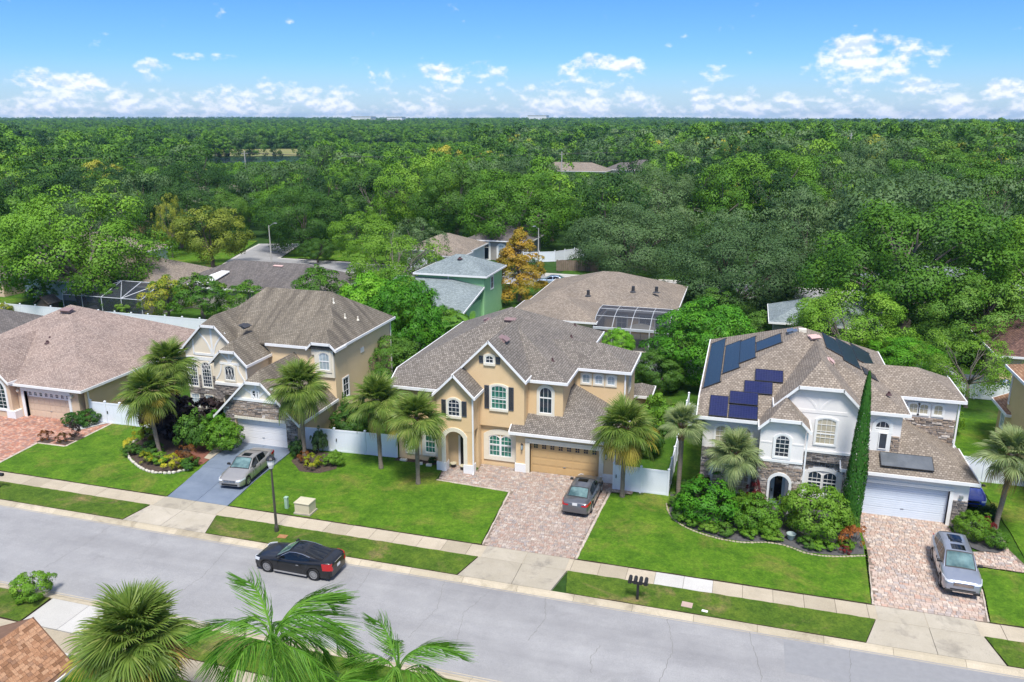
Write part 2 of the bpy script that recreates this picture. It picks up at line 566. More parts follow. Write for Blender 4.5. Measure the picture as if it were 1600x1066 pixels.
def terrain(x, y):
    d = math.hypot(x, y)
    azd = math.degrees(math.atan2(x, y))
    h = 9.0 * sstep(700, 2300, d) * sstep(1.5, -8, azd) * (1 - .2 * sstep(-16, -26, azd))
    h += 8.0 * sstep(2200, 4200, d)
    h += 8.6 * sstep(120, 380, d) * sstep(-9, 5, azd) * (1 - sstep(650, 1000, d))
    h += 2.5 * sstep(250, 500, d) * sstep(-14, -8, azd) * sstep(-4, -8, azd) * 0
    h += 3.0 * sstep(1500, 3500, d) * math.sin(x * 0.0023 + 1.0) * math.cos(y * .0017)
    return h

def grass_mat(name, a, b_, c, yel, patch=0.5, lo=.56, hi=.74):
    m, nt, b = nmat(name)
    w = coords(nt, 'World')
    f1 = noise(nt, w, 0.55, 6, 0.65)
    cc = ramp(nt, f1, [(0.28, a), (0.5, b_), (0.75, c)])
    f2 = noise(nt, w, 0.28, 5, 0.7, 0.6)
    mr = N(nt, 'ShaderNodeMapRange')
    mr.inputs[1].default_value = lo; mr.inputs[2].default_value = hi; mr.inputs[4].default_value = patch
    nt.links.new(f2, mr.inputs[0])
    cc = mixc(nt, cc, yel, mr.outputs[0])
    f3 = noise(nt, w, 9.0, 5, 0.8)
    cc = mixc(nt, cc, ramp(nt, f3, [(0.28, (0.48, 0.54, 0.55)), (0.5, (1, 1, 1)), (0.72, (1.6, 1.5, 1.4))]), 1.0, 'MULTIPLY')
    f4 = noise(nt, w, 2.6, 4, 0.7)
    cc = mixc(nt, cc, ramp(nt, f4, [(0.3, (0.72, 0.76, 0.8)), (0.7, (1.28, 1.22, 1.1))]), 1.0, 'MULTIPLY')
    nt.links.new(cc, b.inputs['Base Color'])
    b.inputs['Roughness'].default_value = 0.95
    b.inputs['Specular IOR Level'].default_value = 0.15
    bump(nt, b, noise(nt, w, 26.0, 3, 0.7), 0.6, 0.03)
    return m

M['lawn'] = grass_mat('lawn_grass', (0.039, 0.102, 0.007), (0.074, 0.162, 0.011), (0.118, 0.206, 0.018), (0.175, 0.175, 0.04), 0.8, .53, .70)
M['strip'] = grass_mat('verge_grass', (0.040, 0.085, 0.010), (0.070, 0.126, 0.014), (0.105, 0.155, 0.02), (0.20, 0.155, 0.07), 1.0, .52, .68)
M['yard'] = grass_mat('yard_grass', (0.024, 0.07, 0.007), (0.042, 0.105, 0.010), (0.066, 0.14, 0.014), (0.13, 0.13, 0.045), 0.7)
M['soil'] = pmat('soil_edge', (0.05, 0.035, 0.02), (0.08, 0.055, 0.03), 6, 0.95)

def ground_mat():
    m, nt, b = nmat('ground_cover')
    w = coords(nt, 'World')
    c = ramp(nt, noise(nt, w, 0.02, 6, 0.6), [(0.3, (0.022, 0.05, 0.012)), (0.55, (0.035, 0.08, 0.016)), (0.75, (0.07, 0.105, 0.03))])
    c = mixc(nt, c, ramp(nt, noise(nt, w, 0.9, 5, 0.7), [(0.3, (0.6, 0.6, 0.6)), (0.7, (1.4, 1.4, 1.4))]), 1.0, 'MULTIPLY')
    nt.links.new(c, b.inputs['Base Color'])
    b.inputs['Roughness'].default_value = 1.0
    b.inputs['Specular IOR Level'].default_value = 0.1
    return m

def make_ground():
    g = MB()
    rr = [0, 30, 60, 90, 120, 160, 200, 250, 310, 380, 470, 580, 720, 900, 1150, 1450, 1850, 2300, 2900, 3600, 4600, 6000, 9000, 14000]
    na = 72
    v = [(0, 0, -0.06)]
    f = []
    for r in rr[1:]:
        for k in range(na):
            a = 2 * math.pi * k / na
            x, y = r * math.sin(a), r * math.cos(a)
            v.append((x, y, terrain(x, y) - 0.06))
    for k in range(na):
        f.append((0, 1 + (k + 1) % na, 1 + k))
    for i in range(len(rr) - 2):
        for k in range(na):
            a, b = 1 + i * na + k, 1 + i * na + (k + 1) % na
            f.append((a, b, b + na, a + na))
    g.add(v, f)
    structure('ground', g, ground_mat(), smooth=True)
make_ground()

def ragged(pts, step=0.35, amp=0.035, seed=1):
    r = random.Random(seed)
    out = []
    n = len(pts)
    for i in range(n):
        a, b = Vector((*pts[i], 0)), Vector((*pts[(i + 1) % n], 0))
        L = (b - a).length
        k = max(1, int(L / step))
        d = (b - a).normalized() if L > 0 else Vector((1, 0, 0))
        nrm = Vector((-d.y, d.x, 0))
        for j in range(k):
            p = a + (b - a) * (j / k)
            if j:
                p += nrm * r.uniform(-amp, amp)
            out.append((p.x, p.y))
    return out

def lawn(pts, z=0.05, mat='lawn', seed=1, amp=0.03, name='lawn'):
    P = ragged(pts, 0.35, amp, seed)
    mb = MB()
    n = len(P)
    mb.add([(x, y, z) for x, y in P], [tuple(range(n))])
    a = sum(P[i][0] * P[(i + 1) % n][1] - P[(i + 1) % n][0] * P[i][1] for i in range(n))
    if a < 0:
        mb.f[-1] = mb.f[-1][::-1]
    o = structure(name, mb, M[mat])
    e = MB()
    for i in range(n):
        j = (i + 1) % n
        e.add([(P[i][0], P[i][1], -0.1), (P[j][0], P[j][1], -0.1), (P[j][0], P[j][1], z), (P[i][0], P[i][1], z)], [(0, 1, 2, 3)])
    e.build('soil_edge', M['soil'], o)
    return o

# ---------------------------------------------------------------- street
def road_mat():
    m, nt, b = nmat('road_worn_asphalt')
    w = coords(nt, 'World')
    mp = N(nt, 'ShaderNodeMapping'); mp.inputs['Scale'].default_value = (0.12, 1.0, 1)
    nt.links.new(w, mp.inputs['Vector'])
    c = ramp(nt, noise(nt, mp.outputs[0], 0.5, 6, 0.62), [(0.3, (0.255, 0.25, 0.248)), (0.5, (0.295, 0.29, 0.286)), (0.72, (0.335, 0.33, 0.324))])
    c = mixc(nt, c, ramp(nt, noise(nt, w, 0.6, 6, 0.7), [(0.3, (0.88, 0.88, 0.89)), (0.7, (1.1, 1.1, 1.09))]), 1.0, 'MULTIPLY')
    c = mixc(nt, c, ramp(nt, noise(nt, w, 22, 3, 0.8), [(0.3, (0.85, 0.85, 0.85)), (0.7, (1.13, 1.13, 1.13))]), 1.0, 'MULTIPLY')
    st = N(nt, 'ShaderNodeMapRange'); st.inputs[1].default_value = .58; st.inputs[2].default_value = .75; st.inputs[4].default_value = .45
    nt.links.new(noise(nt, w, 0.33, 7, .72, .8), st.inputs[0])
    c = mixc(nt, c, (.165, .16, .158), st.outputs[0])
    nt.links.new(c, b.inputs['Base Color'])
    b.inputs['Roughness'].default_value = 0.85
    b.inputs['Specular IOR Level'].default_value = 0.3
    bump(nt, b, noise(nt, w, 35, 3), 0.25, 0.01)
    return m
M['road'] = road_mat()
def concrete(name, a, b_, stain, amt=0.55):
    m, nt, b = nmat(name)
    w = coords(nt, 'World')
    c = ramp(nt, noise(nt, w, 0.8, 6, 0.65), [(0.3, a), (0.7, b_)])
    oi = N(nt, 'ShaderNodeObjectInfo').outputs['Random']
    c = mixc(nt, c, ramp(nt, oi, [(0.0, (0.86, 0.86, 0.85)), (0.5, (1, 1, 1)), (1.0, (1.1, 1.1, 1.12))]), 1.0, 'MULTIPLY')
    mr = N(nt, 'ShaderNodeMapRange'); mr.inputs[1].default_value = 0.52; mr.inputs[2].default_value = 0.68; mr.inputs[4].default_value = amt
    nt.links.new(noise(nt, w, 0.55, 5, 0.7, 0.5), mr.inputs[0])
    c = mixc(nt, c, stain, mr.outputs[0])
    c = mixc(nt, c, ramp(nt, noise(nt, w, 18, 3, 0.8), [(0.3, (0.88, 0.88, 0.88)), (0.7, (1.1, 1.1, 1.1))]), 1.0, 'MULTIPLY')
    nt.links.new(c, b.inputs['Base Color'])
    b.inputs['Roughness'].default_value = 0.88
    b.inputs['Specular IOR Level'].default_value = 0.25
    return m
M['walk'] = concrete('sidewalk_concrete', (0.40, 0.34, 0.245), (0.47, 0.405, 0.30), (0.34, 0.29, 0.215), 0.4)
M['walk_new'] = concrete('sidewalk_new_concrete', (0.50, 0.48, 0.44), (0.55, 0.53, 0.49), (0.45, 0.43, 0.39), 0.3)
M['apron'] = concrete('apron_concrete', (0.39, 0.345, 0.265), (0.46, 0.41, 0.325), (0.20, 0.18, 0.15), 0.75)
M['kerb'] = concrete('kerb_concrete', (0.42, 0.36, 0.255), (0.50, 0.43, 0.315), (0.22, 0.185, 0.13), 0.65)
M['joint'] = pmat('joint_dirt', (0.12, 0.1, 0.075), (0.17, 0.14, 0.1), 8, 0.95)
M['crack'] = pmat('crack_dirt', (0.15, 0.145, 0.14), (0.21, 0.2, 0.19), 8, 0.95)
M['tar'] = pmat('tar_patch', (0.235, 0.235, 0.238), (0.27, 0.27, 0.272), 3, 0.9)

RY0, RY1 = 28.55, 35.32
rd = MB()
xs = list(range(-260, 161, 4))
for a, b in zip(xs[:-1], xs[1:]):
    ys = [RY0 - 0.1, RY0 + 1.2, (RY0 + RY1) / 2, RY1 - 1.2, RY1 + 0.1]
    zs = [-0.05, -0.02, 0.03, -0.02, -0.05]
    for k in range(4):
        rd.add([(a, ys[k], zs[k]), (b, ys[k], zs[k]), (b, ys[k + 1], zs[k + 1]), (a, ys[k + 1], zs[k + 1])], [(0, 1, 2, 3)])
road = structure('road', rd, M['road'], smooth=True)
def road_z(y):
    t = abs(y - (RY0 + RY1) / 2)
    return 0.03 - 0.05 * min(1, t / 2.2) - 0.03 * max(0, (t - 2.2) / 1.3)

def crack(pts, w=0.018, name='crack', parent=None, seed=3, step=0.16, amp=0.05, mat='crack', zf=None):
    r = random.Random(seed)
    mb = MB()
    P = []
    for a, b in zip(pts[:-1], pts[1:]):
        a, b = Vector((*a, 0)), Vector((*b, 0))
        k = max(1, int((b - a).length / step))
        for j in range(k):
            q = a + (b - a) * (j / k)
            P.append((q.x + r.uniform(-amp, amp), q.y + r.uniform(-amp, amp) * .6))
    P.append(pts[-1])
    for i in range(len(P) - 1):
        a, b = Vector((*P[i], 0)), Vector((*P[i + 1], 0))
        d = (b - a)
        if d.length < 1e-4:
            continue
        d.normalize()
        n = Vector((-d.y, d.x, 0)) * w * r.uniform(0.5, 1.2)
        q = [a - n, b - n, b + n, a + n]
        mb.add([(p.x, p.y, (zf(p.y) if zf else 0) + 0.006) for p in q], [(0, 1, 2, 3)])
    return mb.build(name, M[mat], parent)
for i, (x, dx) in enumerate([(-8.6, .5), (-5.1, -.3), (-2.3, .5), (1.6, .6), (6.2, -.4), (-14.2, .6), (-18.5, .3), (-11.5, -.7), (-27.5, .6), (-36, .3)]):
    y0 = RY1 if i != 1 else 32.2
    y1 = (RY0 if i in (3, 4, 8) else (30.2 if i != 0 else 31.6))
    crack([(x, y0), (x + dx, (y0 + y1) / 2), (x + dx * 0.2, y1)], 0.012 if i < 5 else 0.009, 'road_crack', road, 20 + i, zf=road_z)
MB().poly([(3.2, RY1 - .1, road_z(RY1 - .1) + .004), (3.2, RY1 - 2.6, road_z(RY1 - 2.6) + .006), (30, RY1 - 2.6, road_z(RY1 - 2.6) + .006), (30, RY1 - .1, road_z(RY1 - .1) + .004)][::-1]).build('road_patch', M['tar'], road)
# kerb and gutter in 3 m pours, far side then near side
def kerb(y0, sgn, name, x0=-120, x1=60):
    k = tag(link(name, None), kind='structure')
    prof = [(0.0, -0.15), (0.0, -0.045), (0.14, -0.055), (0.24, -0.035), (0.40, 0.05), (0.60, 0.055), (0.60, -0.15)]
    n = int((x1 - x0) / 3.05)
    for i in range(n):
        a = x0 + i * 3.05; b = a + 3.035
        mb = MB()
        v = [(x, y0 + sgn * py, pz) for x in (a, b) for py, pz in prof]
        m = len(prof)
        f = [(j, j + 1, m + j + 1, m + j) if sgn < 0 else (j + 1, j, m + j, m + j + 1) for j in range(m - 1)]
        f += [tuple(range(m))[::-sgn or 1], tuple(range(m, 2 * m))[::sgn or 1]]
        mb.add(v, f)
        mb.build('kerb_segment', M['kerb'], k)
    return k
kerb(35.30, 1, 'kerb')
kerb(28.57, -1, 'kerb')

# ---------------------------------------------------------------- pavements of slabs
def walk(y0, y1, x0, x1, name, step=1.524, new=(), skip=()):
    k = tag(link(name, None), kind='structure')
    base = MB().box(x0, x1, y0 + .02, y1 - .02, -0.12, 0.012)
    base.build('joint_bed', M['joint'], k)
    n = int((x1 - x0) / step)
    for i in range(n):
        a = x0 + i * step
        dz = rng.uniform(-0.006, 0.006)
        mb = MB().rbox((a + step / 2, (y0 + y1) / 2, -0.04 + dz), (step - 0.016, y1 - y0, 0.16), bev=0.008)
        nw = any(p <= a + step / 2 <= q for p, q in new)
        mb.build('slab', M['walk_new' if nw else 'walk'], k)
    return k
walk(38.05, 39.30, -110.0, 48.0, 'sidewalk', new=((-2.9, 0.2), (-1.4, -1.0)))
walk(24.62, 25.86, -80.0, 40.0, 'sidewalk')

def slabs(polys, mat, name, z=0.045, bed=True):
    k = tag(link(name, None), kind='structure')
    for p in polys:
        mb = MB().prism([(x, y, -0.12) for x, y in p], (0, 0, 0.12 + z))
        mb.build('slab', M[mat], k)
    return k
g = 0.012
def apron(xl, xr, fl, fr, y0=35.92, y1=38.03):
    """flared concrete apron from the kerb to the pavement, in two pours"""
    xm = (xl + xr) / 2
    slabs([[(xl - fl, y0), (xm - g, y0), (xm - g, y1), (xl, y1)], [(xm + g, y0), (xr + fr, y0), (xr, y1), (xm + g, y1)]], 'apron', 'driveway_apron', 0.06)
    slabs([[(xl + .1, 38.06), (xm - g, 38.06), (xm - g, 39.31), (xl + .1, 39.31)], [(xm + g, 38.06), (xr - .1, 38.06), (xr - .1, 39.31), (xm + g, 39.31)]], 'apron', 'driveway_apron', 0.052)
apron(-35.4, -30.5, 0.3, 0.75)
apron(-13.15, -8.05, 0.5, -0.4)
apron(7.65, 12.4, 0.7, 0.45)
apron(-58.6, -50.9, 0.6, 0.6)

# grass verges between kerb and pavement, and the lawns
def verge(xa0, xa1, xb0, xb1, seed):
    lawn([(xa0, 35.94), (xb0, 35.94), (xb1, 38.02), (xa1, 38.02)], 0.075, 'strip', seed, 0.025, 'grass_verge')
verge(-50.2, -50.8, -35.75, -35.45, 2)
verge(-29.7, -30.45, -13.72, -13.2, 3)
verge(-7.62, -8.0, 6.92, 7.6, 4)
verge(12.92, 12.45, 45, 45, 5)
verge(-100, -100, -59.3, -58.7, 6)
for a, b, c, d, s in ((-100, -33.0, -33.15, -100, 7), (-28.5, 40, 40, -28.3, 8)):
    lawn([(a, 25.9), (b, 25.9), (c, 27.93), (d, 27.93)], 0.075, 'strip', s, 0.025, 'grass_verge')
slabs([[(-32.9, 25.9), (-30.7 - g, 25.9), (-30.7 - g, 27.95), (-33.0, 27.95)], [(-30.7 + g, 25.9), (-28.6, 25.9), (-28.4, 27.95), (-30.7 + g, 27.95)]], 'walk_new', 'driveway_apron', 0.06)
slabs([[(-32.9, 10), (-30.7 - g, 10), (-30.7 - g, 24.6), (-32.9, 24.6)], [(-30.7 + g, 10), (-28.6, 10), (-28.6, 24.6), (-30.7 + g, 24.6)]], 'walk_new', 'near_driveway', 0.05)
lawn([(-80, 6), (-33.0, 6), (-33.0, 24.58), (-80, 24.58)], 0.055, 'lawn', 31)
lawn([(-28.5, 6), (40, 6), (40, 24.58), (-28.5, 24.58)], 0.055, 'lawn', 32)

# back gardens and the plots behind, one sheet
structure('yard_grass', MB().poly([(-150, 39.4, -0.01), (70, 39.4, -0.01), (70, 112, -0.01), (-150, 112, -0.01)]), M['yard'])
lawn([(-50.25, 39.38), (-35.28, 39.38), (-35.55, 41.6), (-36.3, 45.6), (-36.4, 49.0), (-45.7, 49.0), (-48.4, 49.1), (-48.25, 44.15), (-50.75, 44.05)], 0.06, 'lawn', 11)
lawn([(-30.55, 39.38), (-13.4, 39.38), (-13.86, 46.25), (-19.2, 46.6), (-19.4, 49.2), (-30.3, 49.2), (-31.2, 48.3), (-31.0, 43.0)], 0.06, 'lawn', 12)
lawn([(-7.75, 39.38), (7.62, 39.38), (8.05, 44.6), (8.05, 50), (-1.4, 49.6), (-1.6, 64), (-3.4, 64), (-3.5, 49), (-5.2, 49), (-5.2, 48.3), (-7.3, 48.2)], 0.06, 'lawn', 13)
lawn([(13.0, 39.38), (48, 39.38), (48, 70), (16.3, 70), (16.6, 49), (16.5, 45.8), (16.4, 44.9), (13.5, 44.9), (13.35, 42)], 0.06, 'lawn', 14)
lawn([(-100, 39.38), (-58.7, 39.38), (-59.5, 48), (-100, 48)], 0.06, 'lawn', 15)

# ---------------------------------------------------------------- driveways
PAV = [(0.0, (0.37, 0.29, 0.235)), (0.15, (0.42, 0.34, 0.28)), (0.3, (0.37, 0.275, 0.225)), (0.45, (0.31, 0.265, 0.24)), (0.58, (0.40, 0.32, 0.27)),
       (0.72, (0.38, 0.26, 0.205)), (0.80, (0.47, 0.40, 0.34)), (0.92, (0.34, 0.30, 0.28)), (0.975, (0.54, 0.48, 0.42))]
M['paver'] = tone_mat('paver_blend', PAV, 0.9, 'CONSTANT', 0.16, 3.0)
PAV2 = [(p, tuple(min(0.66, x * k) for x, k in zip(c, (1.2, 1.17, 1.14)))) for p, c in PAV]
M['paver_pale'] = tone_mat('paver_pale_blend', PAV2, 0.9, 'CONSTANT', 0.14, 3.0)
PAVR = [(0.0, (0.42, 0.19, 0.125)), (0.2, (0.48, 0.25, 0.17)), (0.4, (0.36, 0.19, 0.14)), (0.55, (0.50, 0.31, 0.23)), (0.7, (0.33, 0.2, 0.165)), (0.85, (0.54, 0.34, 0.26))]
M['paver_red'] = tone_mat('paver_red', PAVR, 0.8, 'CONSTANT', 0.2, 1.2)
M['paver_bed'] = pmat('paver_joint_sand', (0.17, 0.13, 0.10), (0.22, 0.17, 0.13), 5, 0.95)
M['paver_edge'] = tone_mat('paver_edge', [(0.0, (0.42, 0.35, 0.28)), (1.0, (0.52, 0.45, 0.37))], 0.9)

def inside(poly, x, y):
    c = False
    n = len(poly)
    for i in range(n):
        x0, y0 = poly[i]; x1, y1 = poly[(i + 1) % n]
        if (y0 > y) != (y1 > y) and x < (x1 - x0) * (y - y0) / (y1 - y0) + x0:
            c = not c
    return c

def clump_tone(x, y, r):
    return min(0.999, max(0.0, r.random() * 0.85 + 0.15 * (0.5 + 0.5 * math.sin(x * 1.7 + 2.1 * math.sin(y * 1.3)))))

def pavers(poly, name, mat, z=0.05, sizes=((0.30, 0.20), (0.20, 0.20), (0.15, 0.20)), seed=5, rot=0.0, largest=None, label=None):
    """rows of mixed pavers laid inside a polygon; joints recessed, each paver a hair out of level"""
    r = random.Random(seed)
    root = tag(link(name, None), kind='structure')
    bed = MB().prism([(x, y, -0.12) for x, y in poly], (0, 0, 0.12 + z - 0.025))
    bed.build('joint_bed', M['paver_bed'], root)
    x0 = min(p[0] for p in poly) - 2; x1 = max(p[0] for p in poly) + 2
    y0 = min(p[1] for p in poly); y1 = max(p[1] for p in poly)
    mb = MB(); parts = []
    rowh = sizes[0][1]
    y = y0
    singles = []
    while y < y1:
        x = x0 - r.uniform(0, 0.3)
        while x < x1:
            w, h = sizes[r.choices(range(len(sizes)), [3, 3, 2][:len(sizes)])[0]]
            cx, cy = x + w / 2, y + rowh / 2
            hw, hh = w / 2, rowh / 2
            if all(inside(poly, cx + sx * hw * .86, cy + sy * hh * .8) for sx in (-1, 1) for sy in (-1, 1)):
                t = clump_tone(cx, cy, r)
                dz = r.uniform(-0.004, 0.004)
                jx = r.uniform(0.004, 0.009)
                if largest and largest(cx, cy):
                    singles.append((cx, cy, z + dz, w - jx * 2, rowh - 0.014, t))
                else:
                    b = 0.012
                    hx, hy = w / 2 - jx, rowh / 2 - 0.007
                    zt = z + dz
                    v = [(cx - hx, cy - hy, zt - .03), (cx + hx, cy - hy, zt - .03), (cx + hx, cy + hy, zt - .03), (cx - hx, cy + hy, zt - .03),
                         (cx - hx + b, cy - hy + b, zt), (cx + hx - b, cy - hy + b, zt), (cx + hx - b, cy + hy - b, zt), (cx - hx + b, cy + hy - b, zt)]
                    mb.add(v, [(4, 5, 6, 7), (0, 1, 5, 4), (1, 2, 6, 5), (2, 3, 7, 6), (3, 0, 4, 7)], t)
            x += w
        y += rowh
    o = mb.build('paver_field', M[mat], root, tone=True)
    o['kind'] = 'stuff'
    if singles:
        singles.sort(key=lambda s_: s_[1])
        cache = {}
        for cx, cy, zt, w, h, t in singles[:300]:
            key = (round(w, 2), int(t * 12))
            if key not in cache:
                c = MB().rbox((0, 0, -0.015), (w, h, 0.03), bev=0.012, tone=(int(t * 12) + .5) / 12)
                cache[key] = c.mesh('paver', M[mat], tone=True)
            p = link('paver', cache[key], root)
            p.location = (cx, cy, zt)
        for cx, cy, zt, w, h, t in singles[300:]:
            pass
    return root
def band(pts, w, name, mat, z=0.055, parent=None, L=0.3):
    """soldier course of single pavers along a line"""
    mb = MB()
    r = random.Random(9)
    for a, b in zip(pts[:-1], pts[1:]):
        a, b = Vector((*a, 0)), Vector((*b, 0))
        d = b - a
        k = max(1, int(d.length / L))
        rz = math.atan2(d.y, d.x)
        for i in range(k):
            c = a + d * ((i + .5) / k)
            mb.rbox((c.x, c.y, z - .03), (d.length / k - .012, w, .06), rz, r.random(), 0.01)
    o = mb.build(name, M[mat], parent, tone=True)
    o['kind'] = 'stuff'
    return o
P3 = [(-13.35, 39.36), (-7.86, 39.36), (-7.75, 43), (-7.45, 48.2), (-5.95, 48.2), (-5.9, 49.0), (-7.0, 49.1), (-7.4, 49.55), (-8.3, 49.58), (-8.35, 49.98), (-13.4, 49.98), (-13.4, 49.58), (-14.3, 49.55), (-14.3, 50.1), (-17.0, 50.1), (-17.0, 48.2), (-17.3, 48.2), (-17.3, 49.4), (-19.1, 49.4), (-19.1, 48.2), (-19.3, 48.0), (-19.05, 46.75), (-13.75, 46.42)]
d3 = pavers(P3, 'paved_driveway', 'paver', 0.052, ((0.26, 0.17), (0.17, 0.17), (0.13, 0.17)), 5)
band([(-13.42, 39.4), (-13.82, 46.4), (-19.15, 46.7)], 0.16, 'edge_course', 'paver_edge', 0.06, d3)
band([(-7.80, 39.4), (-7.66, 43), (-7.38, 48.15), (-5.9, 48.12)], 0.16, 'edge_course', 'paver_edge', 0.06, d3)
P4 = [(7.72, 39.36), (12.92, 39.36), (13.3, 42), (13.55, 45.0), (16.2, 44.95), (16.35, 45.7), (15.95, 47.4), (16.1, 49.5), (15.6, 50.5), (15.1, 48.6), (14.9, 47.0), (13.9, 46.6), (13.3, 47.4), (13.2, 49.98), (8.0, 49.98), (8.05, 45.1)]
d4 = pavers(P4, 'paved_driveway', 'paver_pale', 0.052, ((0.30, 0.2), (0.2, 0.2), (0.15, 0.2)), 6, largest=lambda x, y: y < 42.0)
band([(7.66, 39.4), (8.0, 45.1)], 0.16, 'edge_course', 'paver_edge', 0.06, d4)
band([(12.98, 39.4), (13.36, 42), (13.6, 44.85), (16.3, 44.82)], 0.16, 'edge_course', 'paver_edge', 0.06, d4)
P1 = [(-58.6, 39.36), (-50.35, 39.36), (-50.85, 44.05), (-48.35, 44.2), (-48.5, 49.05), (-50.4, 48.6), (-50.6, 47.2), (-51.5, 48.78), (-56.6, 48.78), (-57.1, 47.85), (-60.5, 47.85)]
d1 = pavers(P1, 'paved_driveway', 'paver_red', 0.052, ((0.24, 0.16), (0.24, 0.16), (0.12, 0.16)), 7)
band([(-50.4, 39.4), (-50.88, 44.1), (-48.3, 44.15), (-48.42, 49.0)], 0.2, 'edge_course', 'paver_edge', 0.065, d1)

def blue_mat():
    m, nt, b = nmat('painted_blue_concrete')
    w = coords(nt, 'World')
    c = ramp(nt, noise(nt, w, 0.7, 6, 0.65), [(0.3, (0.135, 0.17, 0.225)), (0.7, (0.20, 0.24, 0.30))])
    f = noise(nt, w, 1.0, 7, 0.72, 1.2)
    mr = N(nt, 'ShaderNodeMapRange'); mr.inputs[1].default_value = 0.64; mr.inputs[2].default_value = 0.70; mr.inputs[4].default_value = 0.75
    nt.links.new(f, mr.inputs[0])
    c = mixc(nt, c, (0.45, 0.47, 0.5), mr.outputs[0])
    nt.links.new(c, b.inputs['Base Color'])
    b.inputs['Roughness'].default_value = 0.6
    return m
M['blue'] = blue_mat()
slabs([[(-35.2, 39.34), (-32.95 - g, 39.34), (-33.5 - g, 44.0), (-36.2, 44.0), (-35.55, 41.6)], [(-32.95 + g, 39.34), (-30.62, 39.34), (-31.05, 43), (-31.1, 44.0), (-33.5 + g, 44.0)],
       [(-36.2, 44.02), (-33.5 - g, 44.02), (-33.9 - g, 48.75), (-36.45, 48.75), (-36.4, 46.0)], [(-33.5 + g, 44.02), (-31.12, 44.02), (-31.4, 48.75), (-33.9 + g, 48.75)]], 'blue', 'painted_driveway', 0.05)
# ---------------------------------------------------------------- building kit
UP = Vector((0, 0, 1))
FACES = {'-y': (Vector((1, 0, 0)), Vector((0, -1, 0))), '+x': (Vector((0, 1, 0)), Vector((1, 0, 0))),
         '+y': (Vector((-1, 0, 0)), Vector((0, 1, 0))), '-x': (Vector((0, -1, 0)), Vector((-1, 0, 0)))}

def arch_outline(u0, u1, v0, v1, rise, seg=10):
    """outline counter-clockwise from the lower left; v1 is the crown of the arch"""
    pts = [(u0, v0), (u1, v0)]
    if rise <= 1e-4:
        return pts + [(u1, v1), (u0, v1)]
    w = (u1 - u0) / 2
    rise = min(rise, w)
    rad = (w * w + rise * rise) / (2 * rise)
    cy = v1 - rad
    a = math.asin(min(1, w / rad))
    if rise >= w - 1e-6:
        a = math.pi / 2
    for k in range(seg + 1):
        t = a - 2 * a * k / seg
        pts.append(((u0 + u1) / 2 + rad * math.sin(t), cy + rad * math.cos(t)))
    return pts

def arch_v(u, u0, u1, v1, rise):
    if rise <= 1e-4:
        return v1
    w = (u1 - u0) / 2
    rise = min(rise, w)
    rad = (w * w + rise * rise) / (2 * rise)
    x = u - (u0 + u1) / 2
    return v1 - rad + math.sqrt(max(0, rad * rad - x * x))

